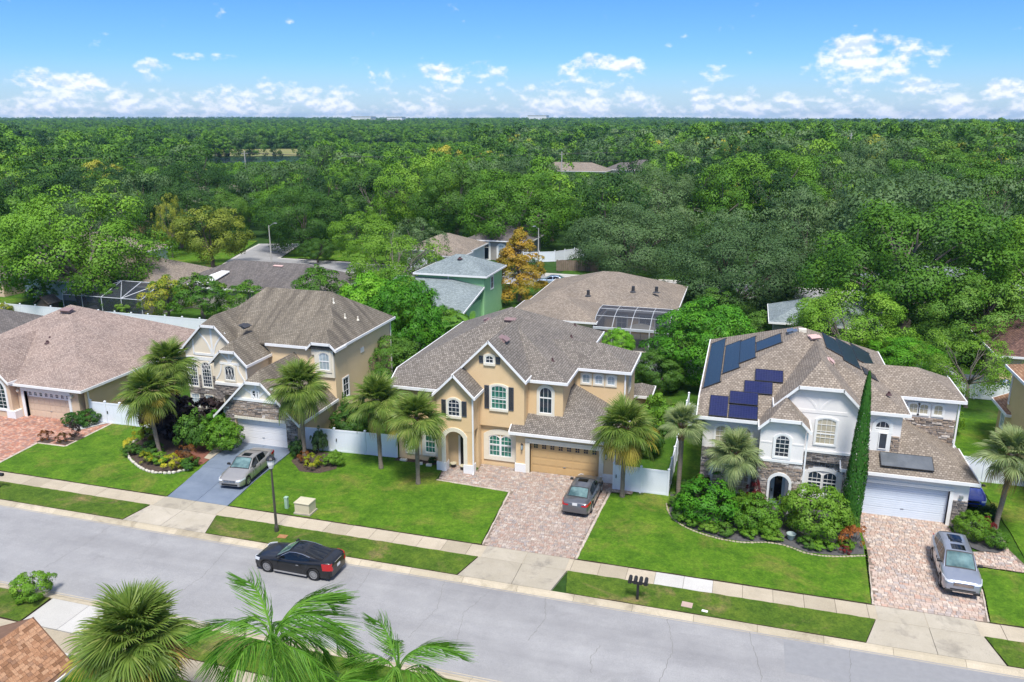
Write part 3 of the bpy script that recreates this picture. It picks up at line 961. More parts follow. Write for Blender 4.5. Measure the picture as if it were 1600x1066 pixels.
def window(house, face, at, u0, u1, v0, v1, rise=0.0, nx=3, ny=4, glass='glass_dark', frame='trim_white', trim=None, tw=0.17,
           split=None, trans=None, fan=False, cross=False, sill=False, depth=0.07, part='window', twb=None, label=None):
    """window in a wall: surround (trim), frame with its glazing bars, panes. u runs along world X ('-y' faces) or Y ('+x')"""
    U, Nn = FACES[face]
    if face in ('-y',):
        O = Vector((0, at, 0))
    elif face == '+x':
        O = Vector((at, 0, 0))
    elif face == '+y':
        O = Vector((0, at, 0)); u0, u1 = -u1, -u0
    else:
        O = Vector((at, 0, 0)); u0, u1 = -u1, -u0
    def P(u, v, d=0.0):
        return O + U * u + UP * v + Nn * d
    fw = 0.05
    mb = MB()
    out = arch_outline(u0, u1, v0, v1, rise)
    inn = arch_outline(u0 + fw, u1 - fw, v0 + fw, v1 - fw, max(0, rise - .01))
    mb.ring([P(*p, 0.0) for p in out], [P(*p, 0.0) for p in inn], Nn * (depth * .75))
    bw = 0.02
    d0, dd = 0.012, 0.028
    def vbar(u, va, vb, w=bw):
        mb.prism([P(u - w / 2, va, d0), P(u + w / 2, va, d0), P(u + w / 2, vb, d0), P(u - w / 2, vb, d0)], Nn * dd)
    def hbar(v, ua, ub, w=bw):
        mb.prism([P(ua, v - w / 2, d0 + .002), P(ub, v - w / 2, d0 + .002), P(ub, v + w / 2, d0 + .002), P(ua, v + w / 2, d0 + .002)], Nn * dd)
    vs_ = v1 - rise
    for k in range(1, nx):
        u = u0 + (u1 - u0) * k / nx
        vbar(u, v0 + .02, arch_v(u, u0, u1, v1, rise) - .03)
    H = (vs_ if rise > .25 else v1) - v0
    for k in range(1, ny):
        v = v0 + H * k / ny
        hbar(v, u0 + .02, u1 - .02)
    if rise > .25 and ny:
        hbar(vs_, u0 + .02, u1 - .02)
    if split:
        hbar(v0 + (v1 - v0) * split, u0 + .02, u1 - .02, 0.075)
    if trans is not None:
        hbar(trans, u0 + .02, u1 - .02, 0.09)
    if cross:                       # interlaced gothic bars in the head
        for sgn in (-1, 1):
            for c0 in (-0.33, 0.0, .33):
                pts = []
                for k in range(7):
                    t = k / 6
                    uu = (u0 + u1) / 2 + (u1 - u0) * (c0 * (1 - t) + sgn * 0.42 * t * (0.4 + .6 * t) + c0 * t)
                    vv = cross + (v1 - cross) * t
                    if u0 + .03 < uu < u1 - .03 and vv < arch_v(uu, u0, u1, v1, rise) - .02:
                        pts.append(P(uu, vv, d0 + .015))
                if len(pts) > 1:
                    mb.tube(pts, 0.015, 4)
    w = mb.build(part, M[frame], house)
    if label: w['label'] = label
    MB().poly([P(*p, 0.012) for p in out]).build('pane', M[glass], w)
    if trim:
        tb = twb if twb is not None else tw
        o2 = arch_outline(u0 - tw, u1 + tw, v0 - tb, v1 + tw, rise * 1.15 if rise else 0)
        if rise == 0: pass
        MB().ring([P(*p, 0) for p in o2], [P(*p, 0) for p in out], Nn * depth).build('trim', M[trim], w)
    if sill:
        MB().prism([P(u0 - .12, v0 - .16, 0), P(u1 + .12, v0 - .16, 0), P(u1 + .12, v0, 0), P(u0 - .12, v0, 0)], Nn * .11).build('sill', M[trim or frame], w)
    return w

def shutter(house, face, at, u0, u1, v0, v1):
    U, Nn = FACES[face]
    O = Vector((0, at, 0)) if face in ('-y', '+y') else Vector((at, 0, 0))
    def P(u, v, d): return O + U * u + UP * v + Nn * d
    mb = MB()
    mb.ring([P(u0, v0, 0), P(u1, v0, 0), P(u1, v1, 0), P(u0, v1, 0)], [P(u0 + .05, v0 + .06, 0), P(u1 - .05, v0 + .06, 0), P(u1 - .05, v1 - .06, 0), P(u0 + .05, v1 - .06, 0)], Nn * .05)
    n = int((v1 - v0 - .12) / .07)
    for k in range(n):
        v = v0 + .06 + (v1 - v0 - .12) * k / n
        mb.prism([P(u0 + .05, v, .004), P(u1 - .05, v, .004), P(u1 - .05, v + .06, .03), P(u0 + .05, v + .06, .03)], Nn * .012)
    return mb.build('shutter', M['shutter'], house)

def board(house, pts, w, nrm, depth=.05, mat='trim_cream', name='timber_board', origin=None):
    """flat board following a line of points on a wall"""
    mb = MB()
    n = Vector(nrm)
    P = [Vector(p) for p in pts]
    L, Rr = [], []
    for i, p in enumerate(P):
        d = (P[min(i + 1, len(P) - 1)] - P[max(i - 1, 0)]).normalized()
        s_ = n.cross(d) * (w / 2)
        L.append(p + s_); Rr.append(p - s_)
    for i in range(len(P) - 1):
        mb.prism([L[i], Rr[i], Rr[i + 1], L[i + 1]], n * depth)
    return mb.build(name, M[mat], house)

def roof(house, faces, mat, th=0.14, fascia=True, fh=0.2, skip=(), name='roof', parent=None, fmat='fascia'):
    """roof slab from its sloping faces; white fascia boards along every free edge"""
    mb = MB()
    key = {}
    V = []
    def vid(p):
        k = tuple(round(c, 3) for c in p)
        if k not in key:
            key[k] = len(V); V.append(k)
        return key[k]
    F = []
    for f in faces:
        q = [vid(p) for p in f]
        a, b, c = (Vector(V[i]) for i in q[:3])
        n = Vector((0, 0, 0))
        for i in range(len(q)):
            n += Vector(V[q[i]]).cross(Vector(V[q[(i + 1) % len(q)]]))
        if n.z < 0:
            q = q[::-1]
        F.append(q)
    ed = {}
    for q in F:
        for i in range(len(q)):
            e = (q[i], q[(i + 1) % len(q)])
            ed[e] = 1
    free = [e for e in ed if (e[1], e[0]) not in ed]
    nV = len(V)
    verts = V + [(x, y, z - th) for x, y, z in V]
    fs = [tuple(q) for q in F] + [tuple(i + nV for i in q[::-1]) for q in F] + [(b, a, a + nV, b + nV) for a, b in free]
    mb.add(verts, fs)
    r = mb.build(name, M[mat], house, uv=True)
    if fascia:
        fb = MB()
        for a, b in free:
            A, B = Vector(V[a]), Vector(V[b])
            if any(sk(A, B) for sk in skip):
                continue
            d = B - A
            if d.length < .05:
                continue
            h = Vector((d.x, d.y, 0))
            if h.length < 1e-3:
                continue
            h.normalize()
            o = Vector((h.y, -h.x, 0))
            e = d.normalized() * 0.03
            A2, B2 = A - e, B + e
            q = [A2 + o * -.01 + UP * .012, B2 + o * -.01 + UP * .012, B2 + o * .06 + UP * .012, A2 + o * .06 + UP * .012]
            fb.prism(q, (0, 0, -fh))
        fb.build('fascia', M[fmat], house)
    return r

def hip_faces(x0, x1, y0, y1, z, p, ridge=None):
    w, d = x1 - x0, y1 - y0
    A, B, C_, D = (x0, y0, z), (x1, y0, z), (x1, y1, z), (x0, y1, z)
    if d >= w:
        h = w / 2
        E, F = ((x0 + x1) / 2, y0 + h, z + p * h), ((x0 + x1) / 2, y1 - h, z + p * h)
        if (Vector(E) - Vector(F)).length < .02:
            return [[A, B, E], [B, C_, E], [C_, D, E], [D, A, E]]
        return [[A, B, E], [B, C_, F, E], [C_, D, F], [D, A, E, F]]
    h = d / 2
    E, F = (x0 + h, (y0 + y1) / 2, z + p * h), (x1 - h, (y0 + y1) / 2, z + p * h)
    return [[A, B, F, E], [B, C_, F], [C_, D, E, F], [D, A, E]]

def gable_faces(x0, x1, y0, y1, z, p, clip=None, back_clip=False):
    """ridge along Y; clip = height at which the front peak is cut off (jerkinhead)"""
    xm = (x0 + x1) / 2
    zr = z + p * (x1 - x0) / 2
    if clip is None or clip >= zr:
        return [[(x0, y0, z), (xm, y0, zr), (xm, y1, zr), (x0, y1, z)], [(x1, y0, z), (x1, y1, z), (xm, y1, zr), (xm, y0, zr)]]
    dx = (clip - z) / p
    yc = y0 + (zr - clip) / 0.75
    a, b = (x0 + dx, y0, clip), (x1 - dx, y0, clip)
    r = (xm, yc, zr)
    return [[(x0, y0, z), a, r, (xm, y1, zr), (x0, y1, z)], [(x1, y0, z), (x1, y1, z), (xm, y1, zr), r, b], [a, b, r]]

def gable_wall(x0, x1, y, th, z0, z, p, xo0, xo1, clip=None):
    """gable wall polygon under a gable roof of eaves xo0..xo1 at height z"""
    xm = (xo0 + xo1) / 2
    def top(x):
        t = z + p * (((xo1 - xo0) / 2) - abs(x - xm)) - .1
        return min(t, clip - .06) if clip else t
    xs_ = sorted({x0, x1, xm} | ({xo0 + (clip - z) / p, xo1 - (clip - z) / p} if clip else set()))
    xs_ = [x for x in xs_ if x0 <= x <= x1]
    pts = [(x0, y, z0), (x1, y, z0)] + [(x, y, max(z0 + .01, top(x))) for x in xs_[::-1]]
    return MB().prism(pts, (0, th, 0))

def stone_face(house, face, at, u0, u1, v0, v1, holes=(), mat='stone', seed=1, top=None, hmax=.17):
    """ledge stones laid up in courses on a wall, every stone its own block; holes are (u0, u1, v0, v1[, rise])"""
    U, Nn = FACES[face]
    O = Vector((0, at, 0)) if face in ('-y', '+y') else Vector((at, 0, 0))
    r = random.Random(seed)
    def P(u, v, d): return O + U * u + UP * v + Nn * d
    def inhole(u, v):
        for h in holes:
            if h[0] < u < h[1] and h[2] < v < (arch_v(u, h[0], h[1], h[3], h[4]) if len(h) > 4 else h[3]):
                return True
        return False
    mb = MB()
    bk = MB()
    v = v0
    while v < v1 - .02:
        h = min(r.uniform(.07, hmax), v1 - v)
        u = u0 - r.uniform(0, .3)
        while u < u1:
            w = r.uniform(.16, .62)
            a, b = max(u, u0), min(u + w, u1)
            u += w
            if b - a < .05: continue
            vt = v + h
            if top is not None:
                if v + h * .7 > top((a + b) / 2): continue
            if any(inhole(x, y) for x in (a + .02, (a + b) / 2, b - .02) for y in (v + .02, vt - .02)):
                # clip the stone against the opening, or leave it out
                m_ = [x for x in np.linspace(a, b, 9) if not inhole(x, v + h / 2)]
                if len(m_) < 3: continue
                a, b = m_[0], m_[-1]
                if inhole((a + b) / 2, v + h / 2) or b - a < .06: continue
            d = r.uniform(.03, .085)
            g_ = .008
            q = [P(a + g_, v + g_, 0), P(b - g_, v + g_, 0), P(b - g_, vt - g_, 0), P(a + g_, vt - g_, 0)]
            i_ = .012
            q2 = [P(a + g_ + i_, v + g_ + i_, d), P(b - g_ - i_, v + g_ + i_, d), P(b - g_ - i_, vt - g_ - i_, d * r.uniform(.75, 1)), P(a + g_ + i_, vt - g_ - i_, d)]
            mb.add(q + q2, [(4, 5, 6, 7), (0, 1, 5, 4), (1, 2, 6, 5), (2, 3, 7, 6), (3, 0, 4, 7)], min(.999, max(0, r.gauss(.5, .24))))
        v += h
    o = mb.build('stone_veneer', M[mat], house, tone=True)
    o['kind'] = 'stuff'
    return o

def garage_door(house, at, u0, u1, z1, mat, windows=0, wmat='glass_dark', frame=None, rows=4, arched=False, ribbed=False):
    """sectional door: four panels, lights in the top one, handle"""
    d = tag(link('garage_door', None, house))
    n = rows
    for k in range(n):
        a, b = 0.02 + (z1 - .02) * k / n, 0.02 + (z1 - .02) * (k + 1) / n - .014
        mb = MB().box(u0, u1, at, at + .05, a, b)
        if ribbed:
            for j in range(4):
                zz = a + (b - a) * (j + .5) / 4
                mb.rbox(((u0 + u1) / 2, at - .005, zz), (u1 - u0 - .04, .02, (b - a) / 4 - .035))
        elif not (windows and k == n - 1):
            for j in range(8):
                ua = u0 + .08 + (u1 - u0 - .16) * j / 8 + .05
                ub = u0 + .08 + (u1 - u0 - .16) * (j + 1) / 8 - .05
                mb.rbox(((ua + ub) / 2, at - .006, (a + b) / 2), (ub - ua, .02, b - a - .16))
        mb.build('panel', M[mat if not (arched and k == n - 1) else (frame or mat)], d)
    if windows:
        a, b = z1 * (n - 1) / n + .10, z1 - .12
        for j in range(windows):
            ua = u0 + .08 + (u1 - u0 - .16) * j / windows + .12
            ub = u0 + .08 + (u1 - u0 - .16) * (j + 1) / windows - .12
            rise = .1 if arched else 0
            out = arch_outline(ua, ub, a, b, rise)
            inn = arch_outline(ua + .03, ub - .03, a + .03, b - .03, max(0, rise - .01))
            fr = MB().ring([(x, at - .022, z) for x, z in out], [(x, at - .022, z) for x, z in inn], (0, .03, 0))
            um = (ua + ub) / 2; vm = (a + b) / 2
            fr.box(um - .012, um + .012, at - .02, at, a + .02, b - .02)
            fr.box(ua + .02, ub - .02, at - .018, at - .001, vm - .012, vm + .012)
            f_ = fr.build('window_frame', M[frame or mat], d)
            MB().poly([(x, at - .004, z) for x, z in out]).build('pane', M[wmat], d)
    MB().box((u0 + u1) / 2 - .09, (u0 + u1) / 2 + .09, at - .05, at - .005, .62, .66).build('handle', M['metal_grey'], d)
    return d

def downspout(house, x, y, z0, z1, nx=0, ny=-1):
    mb = MB()
    mb.box(x - .05, x + .05, y - .09, y - .01, z0 + .1, z1) if ny else mb.box(x + .01, x + .09, y - .05, y + .05, z0 + .1, z1)
    mb.tube([(x, y - .05, z0 + .16), (x, y - .22, z0 + .06)] if ny else [(x + .05, y, z0 + .16), (x + .22, y, z0 + .06)], .05, 4)
    return mb.build('downspout', M['fascia'], house)

def roof_vent(house, p, n, mat='vent_mauve', sz=(.75, .5, .16), rz=None):
    """low slant-back vent sitting on a slope of normal n"""
    n = Vector(n).normalized()
    dn = Vector((n.x, n.y, 0)).normalized()            # downslope
    s_ = UP.cross(dn)
    up = (dn - n * dn.dot(n)).normalized() * -1
    P0 = Vector(p)
    a, b, h = sz[0] / 2, sz[1] / 2, sz[2]
    def P(u, v, w): return P0 + s_ * u + up * v + n * w
    mb = MB()
    v = [P(-a, -b, 0), P(a, -b, 0), P(a, b, 0), P(-a, b, 0), P(-a * .92, -b * 1.0, h), P(a * .92, -b * 1.0, h), P(a * .85, b * .9, .03), P(-a * .85, b * .9, .03)]
    mb.add(v, [(0, 3, 2, 1), (4, 5, 6, 7), (0, 1, 5, 4), (1, 2, 6, 5), (2, 3, 7, 6), (3, 0, 4, 7)])
    mb.prism([P(-a * 1.1, -b * 1.2, h + .01), P(a * 1.1, -b * 1.2, h + .01), P(a * 1.05, b * .2, h * .55 + .03), P(-a * 1.05, b * .2, h * .55 + .03)], n * .02)
    return mb.build('roof_vent', M[mat], house)

def pipe_vent(house, p, h=.35, r=.06, mat='vent_brown', name='vent_pipe'):
    mb = MB().lathe((p[0], p[1], p[2] - .1), [(r * 2.4, .06), (r * 1.3, .16), (r, .2), (r, h), (r * .7, h + .01)], 8)
    return mb.build(name, M[mat], house)

def coach_lamp(house, x, y, z):
    l = MB()
    l.box(x - .06, x + .06, y - .03, y, z - .2, z + .12)
    l.tube([(x, y - .02, z + .05), (x, y - .12, z + .16), (x, y - .17, z + .2)], .015, 5)
    l.lathe((x, y - .17, z), [(.10, .2), (.02, .32)], 6)
    l.lathe((x, y - .17, z), [(.05, -.2), (.07, -.16), (.07, -.14)], 6)
    o = l.build('wall_lamp', M['metal_dark'], house)
    MB().lathe((x, y - .17, z), [(.065, -.14), (.085, .19)], 6).build('lamp_glass', M['glass_curtain'], o)
    return o

def hw(y0):  # z of the front slope of the two-storey type at depth y0
    return 6.55 + .5 * (y0 - 50.6)

def suburban(dx, opt):
    """the builder's two-storey type that stands twice on this street, once tan, once white and stone"""
    w, tr, fa = opt['wall'], opt['trim'], opt['fascia']
    H = thing(opt['name'], opt['label'], 'house', (dx - 15.3, 50, 0))
    sh = opt['roof']
    X = lambda x: x + dx
    W = MB()
    W.box(X(-23.15), X(-11.3), 50.95, 64.2, 0, 6.42)
    W.box(X(-11.3), X(-7.45), 54.55, 59.1, 0, 6.42)
    W.box(X(-11.28), X(-11.0), 59.1, 64.2, 0, 6.42)
    W.box(X(-23.15), X(-17.02), 49.46, 50.96, 0, 5.62)
    W.box(X(-17.02), X(-14.3), 50.15, 50.96, 0, 3.2)
    W.box(X(-14.3), X(-7.4), 50.2, 54.56, 0, 2.98)
    # garage front: piers and lintel round the door
    W.box(X(-14.3), X(-13.3), 49.6, 50.21, 0, 2.98)
    W.box(X(-8.42), X(-7.4), 49.6, 50.21, 0, 2.98)
    W.box(X(-13.31), X(-8.41), 49.6, 50.21, 2.3, 2.98)
    # porch: two piers with an arch between, room above
    W.box(X(-19.65), X(-17.05), 48.3, 49.95, 3.1 if opt['arch_top'] <= 3.1 else 3.2, 5.8)
    a0, a1, at_ = X(opt['arch'][0]), X(opt['arch'][1]), opt['arch_top']
    W.box(X(-19.65), a0, 48.3, 48.75, 0, 3.12)
    W.box(a1, X(-17.05), 48.3, 48.75, 0, 3.12)
    ar = arch_outline(a0, a1, 0, at_, .45)[2:]
    W.prism([(a0, 48.3, 3.12)] + [(a1, 48.3, 3.12)] + [(u, 48.3, v) for u, v in ar], (0, .45, 0))
    W.build('wall', M[w], H)
    G1 = gable_wall(X(-19.6), X(-17.08), 48.3, .3, 5.8, 5.82, 1.0, X(-19.78), X(-16.77), opt['clip_s'])
    G1.build('gable_wall', M[w], H)
    # bay wall of the main gable, out over the ground floor
    g0, g1 = X(-18.96), X(-13.62)
    gw = gable_wall(X(-17.05), X(-13.8), 49.9, 1.07, opt['bay_z'], 6.74, 1.0, g0, g1, opt['clip_m'])
    gw.build('gable_wall', M[w], H)
    gw2 = gable_wall(X(-18.75), X(-17.05), 49.9, .6, 5.6, 6.74, 1.0, g0, g1, opt['clip_m'])
    gw2.build('gable_wall', M[w], H)
    # roofs
    zf = hw(49.0)
    xl, xr = X(-23.57), X(-10.95)
    xm = (xl + xr) / 2
    hwid = (xr - xl) / 2
    E1, E2 = (xm, 50.6 + hwid, 6.55 + .5 * hwid), (xm, 64.9 - hwid, 6.55 + .5 * hwid)
    roof(H, [[(xl, 50.6, 6.55), (xl, 49.0, zf), (X(-17.6), 49.0, zf), (X(-17.6), 50.6, 6.55), (xr, 50.6, 6.55), E1],
             [(xr, 50.6, 6.55), (xr, 64.9, 6.55), E2, E1], [(xr, 64.9, 6.55), (xl, 64.9, 6.55), E2], [(xl, 64.9, 6.55), (xl, 50.6, 6.55), E1, E2]], sh, fmat=fa)
    bx = X(-7.10)
    zb = 6.55 + .5 * 2.6
    roof(H, [[(X(-12.5), 54.2, 6.55), (bx, 54.2, 6.55), (bx - 2.6, 56.8, zb), (X(-14.5), 56.8, zb)], [(bx, 54.2, 6.55), (bx, 59.4, 6.55), (bx - 2.6, 56.8, zb)],
             [(bx, 59.4, 6.55), (X(-12.5), 59.4, 6.55), (X(-14.5), 56.8, zb), (bx - 2.6, 56.8, zb)]], sh, fmat=fa,
         skip=[lambda A, B: min(A.x, B.x) < X(-12.4) and abs(A.y - B.y) > .5])
    roof(H, [[(X(-14.7), 49.25, 3.1), (X(-7.0), 49.25, 3.1), (X(-12.3), 54.55, 5.75), (X(-14.7), 54.55, 5.75)], [(X(-7.0), 49.25, 3.1), (X(-7.0), 54.75, 3.1), (X(-12.3), 54.75, 5.75), (X(-12.3), 54.55, 5.75)]], sh, fmat=fa,
         skip=[lambda A, B: min(A.y, B.y) > 54.5])
    roof(H, gable_faces(g0, g1, 49.6, 57.5, 6.74, 1.0, opt['clip_m']), sh, fmat=fa, skip=[lambda A, B: min(A.y, B.y) > 57])
    roof(H, gable_faces(X(-19.78), X(-16.77), 47.95, 49.95, 5.82, 1.0, opt['clip_s']), sh, fmat=fa, skip=[lambda A, B: min(A.y, B.y) > 49.9])
    return H, X

# ---------------------------------------------------------------- the tan house in the middle
H3, X3 = suburban(0.0, dict(name='stucco_house', label='tan stucco house with slate shutters, arched porch and tan garage door', wall='stucco_tan', trim='trim_cream', fascia='fascia', roof='sh_warm',
                            arch=(-19.02, -17.70), arch_top=3.08, clip_s=None, clip_m=None, bay_z=3.12))
window(H3, '-y', 48.3, -18.80, -17.93, 4.22, 5.46, .22, 3, 4, trim='trim_cream', tw=.13, twb=.05, sill=True)
shutter(H3, '-y', 48.3, -19.28, -18.93, 4.25, 5.36); shutter(H3, '-y', 48.3, -17.79, -17.44, 4.25, 5.36)
window(H3, '-y', 49.9, -16.58, -15.99, 7.74, 8.30, .12, 2, 2, trim='trim_cream', tw=.14, sill=True)
shutter(H3, '-y', 49.9, -17.04, -16.73, 7.72, 8.22); shutter(H3, '-y', 49.9, -15.84, -15.53, 7.72, 8.22)
window(H3, '-y', 49.9, -16.18, -15.05, 4.45, 6.18, .15, 4, 4, 'glass_green', trim='trim_cream', tw=.13, twb=.03, sill=True, split=.42)
shutter(H3, '-y', 49.9, -16.68, -16.32, 4.42, 6.12); shutter(H3, '-y', 49.9, -14.91, -14.55, 4.42, 6.12)
window(H3, '-y', 50.95, -12.99, -12.06, 4.08, 6.02, .4, 3, 0, trim='trim_cream', tw=.18, trans=5.22)
for x in (-10.68, -9.75, -8.84):
    window(H3, '-y', 54.55, x, x + .58, 5.36, 6.06, .1, 2, 2, 'glass_curtain', trim='trim_cream', tw=.13)
window(H3, '-y', 50.15, -16.43, -15.62, .78, 2.36, .18, 3, 4, 'glass_green', split=.55)
window(H3, '-y', 50.15, -15.57, -14.76, .78, 2.36, .18, 3, 4, 'glass_green', split=.55)
o2 = arch_outline(-16.83, -14.36, .46, 2.84, .42); i2 = arch_outline(-16.44, -14.75, .77, 2.44, .2)
MB().ring([(u, 50.15, v) for u, v in o2], [(u, 50.15, v) for u, v in i2], (0, -.08, 0)).build('window_surround', M['trim_cream'], H3)
MB().box(-15.63, -15.56, 50.08, 50.15, .78, 2.36).build('mullion', M['trim_white'], H3)
for a, b in ((-21.06, -20.28), (-22.38, -21.66)):
    window(H3, '-y', 49.46, a, b, .72, 2.45, 0, 3, 4, 'glass_green', trim='trim_cream', tw=.24, split=.5)
window(H3, '+x', -7.45, 55.7, 56.6, 4.6, 6.0, 0, 2, 3, trim='trim_cream', tw=.13)
# porch trim, front door, garage trim
a_o = arch_outline(-19.33, -17.43, 0.02, 3.36, .62); a_i = arch_outline(-19.02, -17.70, 0.02, 3.08, .45)
MB().ring([(u, 48.3, v) for u, v in a_o[1:] + a_o[:1]], [(u, 48.3, v) for u, v in a_i[1:] + a_i[:1]], (0, -.07, 0)).build('porch_surround', M['trim_cream'], H3)
for a, b in ((-19.72, -19.0), (-17.72, -16.99)):
    MB().box(a, b, 48.2, 48.82, 0, .68).build('pier_base', M['trim_white'], H3)
fd = MB().box(-18.35, -17.45, 49.40, 49.458, .03, 2.25).build('front_door', M['door_dark'], H3)
MB().box(-17.6, -17.54, 49.36, 49.4, 1.0, 1.18).build('handle', M['metal_grey'], fd)
MB().box(-18.5, -18.35, 49.38, 49.455, .03, 2.35).build('door_trim', M['trim_white'], fd)
gt = MB()
gt.box(-13.62, -13.3, 49.54, 49.95, .0, 2.32); gt.box(-8.42, -8.1, 49.54, 49.95, .0, 2.32); gt.box(-13.62, -8.1, 49.54, 49.95, 2.3, 2.62)
gt.build('garage_surround', M['trim_cream'], H3)
for a, b in ((-14.36, -13.57), (-8.15, -7.34)):
    MB().box(a, b, 49.51, 49.97, 0, .66).build('pier_base', M['trim_white'], H3)
garage_door(H3, 49.86, -13.30, -8.42, 2.31, 'door_tan', 8)
coach_lamp(H3, -13.83, 49.6, 1.95); coach_lamp(H3, -7.92, 49.6, 1.98)
downspout(H3, -16.98, 48.26, 0, 5.6); downspout(H3, -7.36, 49.6, 0, 2.95)
downspout(H3, -7.52, 54.5, 3.0, 6.4)
for p in ((-15.9, 51.8, 9.02),):
    roof_vent(H3, p, (.7, 0, .7), 'vent_mauve', (.8, .6, .22))
roof_vent(H3, (-16.6, 56.1, hw(56.1)), (0, -.45, .9), 'vent_mauve', (.8, .55, .2))
roof_vent(H3, (-18.55, 56.5, 9.06), (-.45, 0, .9), 'vent_mauve', (.7, .45, .18))
for p in ((-12.95, 62.4, 7.55), (-12.6, 59.4, 7.37), (-12.55, 52.9, 7.35)):
    pipe_vent(H3, p, .3, .07)
roof(H3, hip_faces(-8.2, -6.2, 60.2, 63.0, 2.75, .5), 'sh_warm')
MB().box(-11.0, -6.5, 60.5, 62.7, 0, 2.7).build('wall', M['stucco_tan'], H3)

# ---------------------------------------------------------------- the white house with solar panels
H4, X4 = suburban(21.45, dict(name='stone_front_house', label='white two-storey house with ledge stone front and solar panels on its roof', wall='stucco_white', trim='trim_white', fascia='fascia', roof='sh_tan',
                              arch=(-18.85, -17.72), arch_top=2.62, clip_s=6.42, clip_m=8.12, bay_z=3.12))
d4x = 21.45
window(H4, '-y', 48.3, 2.70, 3.56, 3.86, 5.30, .25, 3, 5, trim='trim_white', tw=.12)
for a, b in ((-.93, -.06), (.43, 1.28)):
    window(H4, '-y', 49.46, a, b, 3.62, 5.10, .2, 3, 4, 'glass_blind', trim='trim_white', tw=.1)
for a, b in ((-.95, -.02), (.41, 1.36)):
    window(H4, '-y', 49.46, a, b, .62, 2.44, 0, 3, 5, 'glass_blind', trim='trim_white', tw=.09)
window(H4, '-y', 49.9, 5.13, 6.29, 4.36, 6.08, .16, 4, 4, 'glass_blind', trim='trim_white', tw=.1, split=.4)
window(H4, '-y', 50.15, 4.96, 5.80, .9, 2.38, .2, 3, 3, 'glass_dark', trim=None, split=.5)
window(H4, '-y', 50.15, 5.86, 6.70, .9, 2.38, .2, 3, 3, 'glass_dark', trim=None, split=.5)
o2 = arch_outline(4.70, 7.0, .5, 2.72, .42); i2 = arch_outline(4.95, 6.71, .89, 2.45, .22)
MB().ring([(u, 50.15, v) for u, v in o2], [(u, 50.15, v) for u, v in i2], (0, -.09, 0)).build('window_surround', M['trim_white'], H4)
window(H4, '-y', 50.95, 8.64, 9.50, 5.28, 5.90, .35, 3, 0, trim='trim_white', tw=.16, trans=5.42)
MB().box(8.3, 9.62, 50.87, 50.95, 3.85, 5.16).build('window_surround', M['trim_white'], H4)
window(H4, '-y', 50.86, 8.92, 9.42, 4.05, 5.14, 0, 1, 1, 'glass_dark')
for x in (11.12, 11.74, 12.60):
    window(H4, '-y', 54.55, x, x + .56, 5.34, 6.06, .08, 2, 2, 'glass_blind', trim='trim_white', tw=.1)
# ledge stone
stone_face(H4, '-y', 49.46, -1.72, 1.78, 0, 3.55, ((-1.05, .08, .5, 2.54), (.31, 1.46, .5, 2.54)), 'stone_grey', 3)
stone_face(H4, '-y', 48.3, 1.80, 4.40, 0, 3.5, ((2.52, 3.82, 0, 2.72, .5),), 'stone', 4)
stone_face(H4, '-x', 1.80, -49.4, -48.3, 0, 3.5, (), 'stone_grey', 5)
stone_face(H4, '-y', 50.15, 4.42, 7.12, 0, 3.08, ((4.66, 7.04, .45, 2.76, .42),), 'stone_grey', 6)
stone_face(H4, '-y', 49.9, 4.42, 7.62, 3.12, 3.75, (), 'stone_grey', 16)
stone_face(H4, '-y', 50.95, 7.66, 8.28, 3.7, 4.95, (), 'stone', 7)
stone_face(H4, '-y', 50.95, 9.64, 10.16, 3.7, 4.95, (), 'stone', 8)
stone_face(H4, '-y', 54.55, 11.0, 14.0, 3.2, 5.12, (), 'stone', 9, top=None)
stone_face(H4, '-y', 49.6, 13.25, 14.07, 0, 1.75, (), 'stone_grey', 10)
stone_face(H4, '-y', 49.6, 7.16, 8.02, 0, 1.75, (), 'stone_grey', 11)
a_o = arch_outline(2.46, 3.88, 0.02, 2.82, .56); a_i = arch_outline(2.60, 3.73, 0.02, 2.62, .45)
MB().ring([(u, 48.3, v) for u, v in a_o[1:] + a_o[:1]], [(u, 48.3, v) for u, v in a_i[1:] + a_i[:1]], (0, -.10, 0)).build('porch_surround', M['trim_white'], H4)
fd = MB().box(2.75, 3.6, 49.38, 49.455, .05, 2.3).build('front_door', M['door_blue'], H4)
MB().box(2.95, 3.4, 49.36, 49.385, .4, 2.1).build('pane', M['glass_black'], fd)
MB().box(2.80, 2.86, 49.33, 49.38, 1.0, 1.2).build('handle', M['metal_dark'], fd)
garage_door(H4, 49.86, 8.15, 13.03, 2.31, 'door_bluewhite', 0, rows=4, ribbed=True)
gt = MB()
gt.box(7.98, 8.15, 49.54, 49.95, .0, 2.32); gt.box(13.03, 13.22, 49.54, 49.95, .0, 2.32); gt.box(7.98, 13.22, 49.54, 49.95, 2.3, 2.5)
gt.build('garage_surround', M['trim_white'], H4)
MB().box(13.55, 13.75, 49.45, 49.6, 1.9, 2.1).build('wall_lamp', M['metal_grey'], H4)
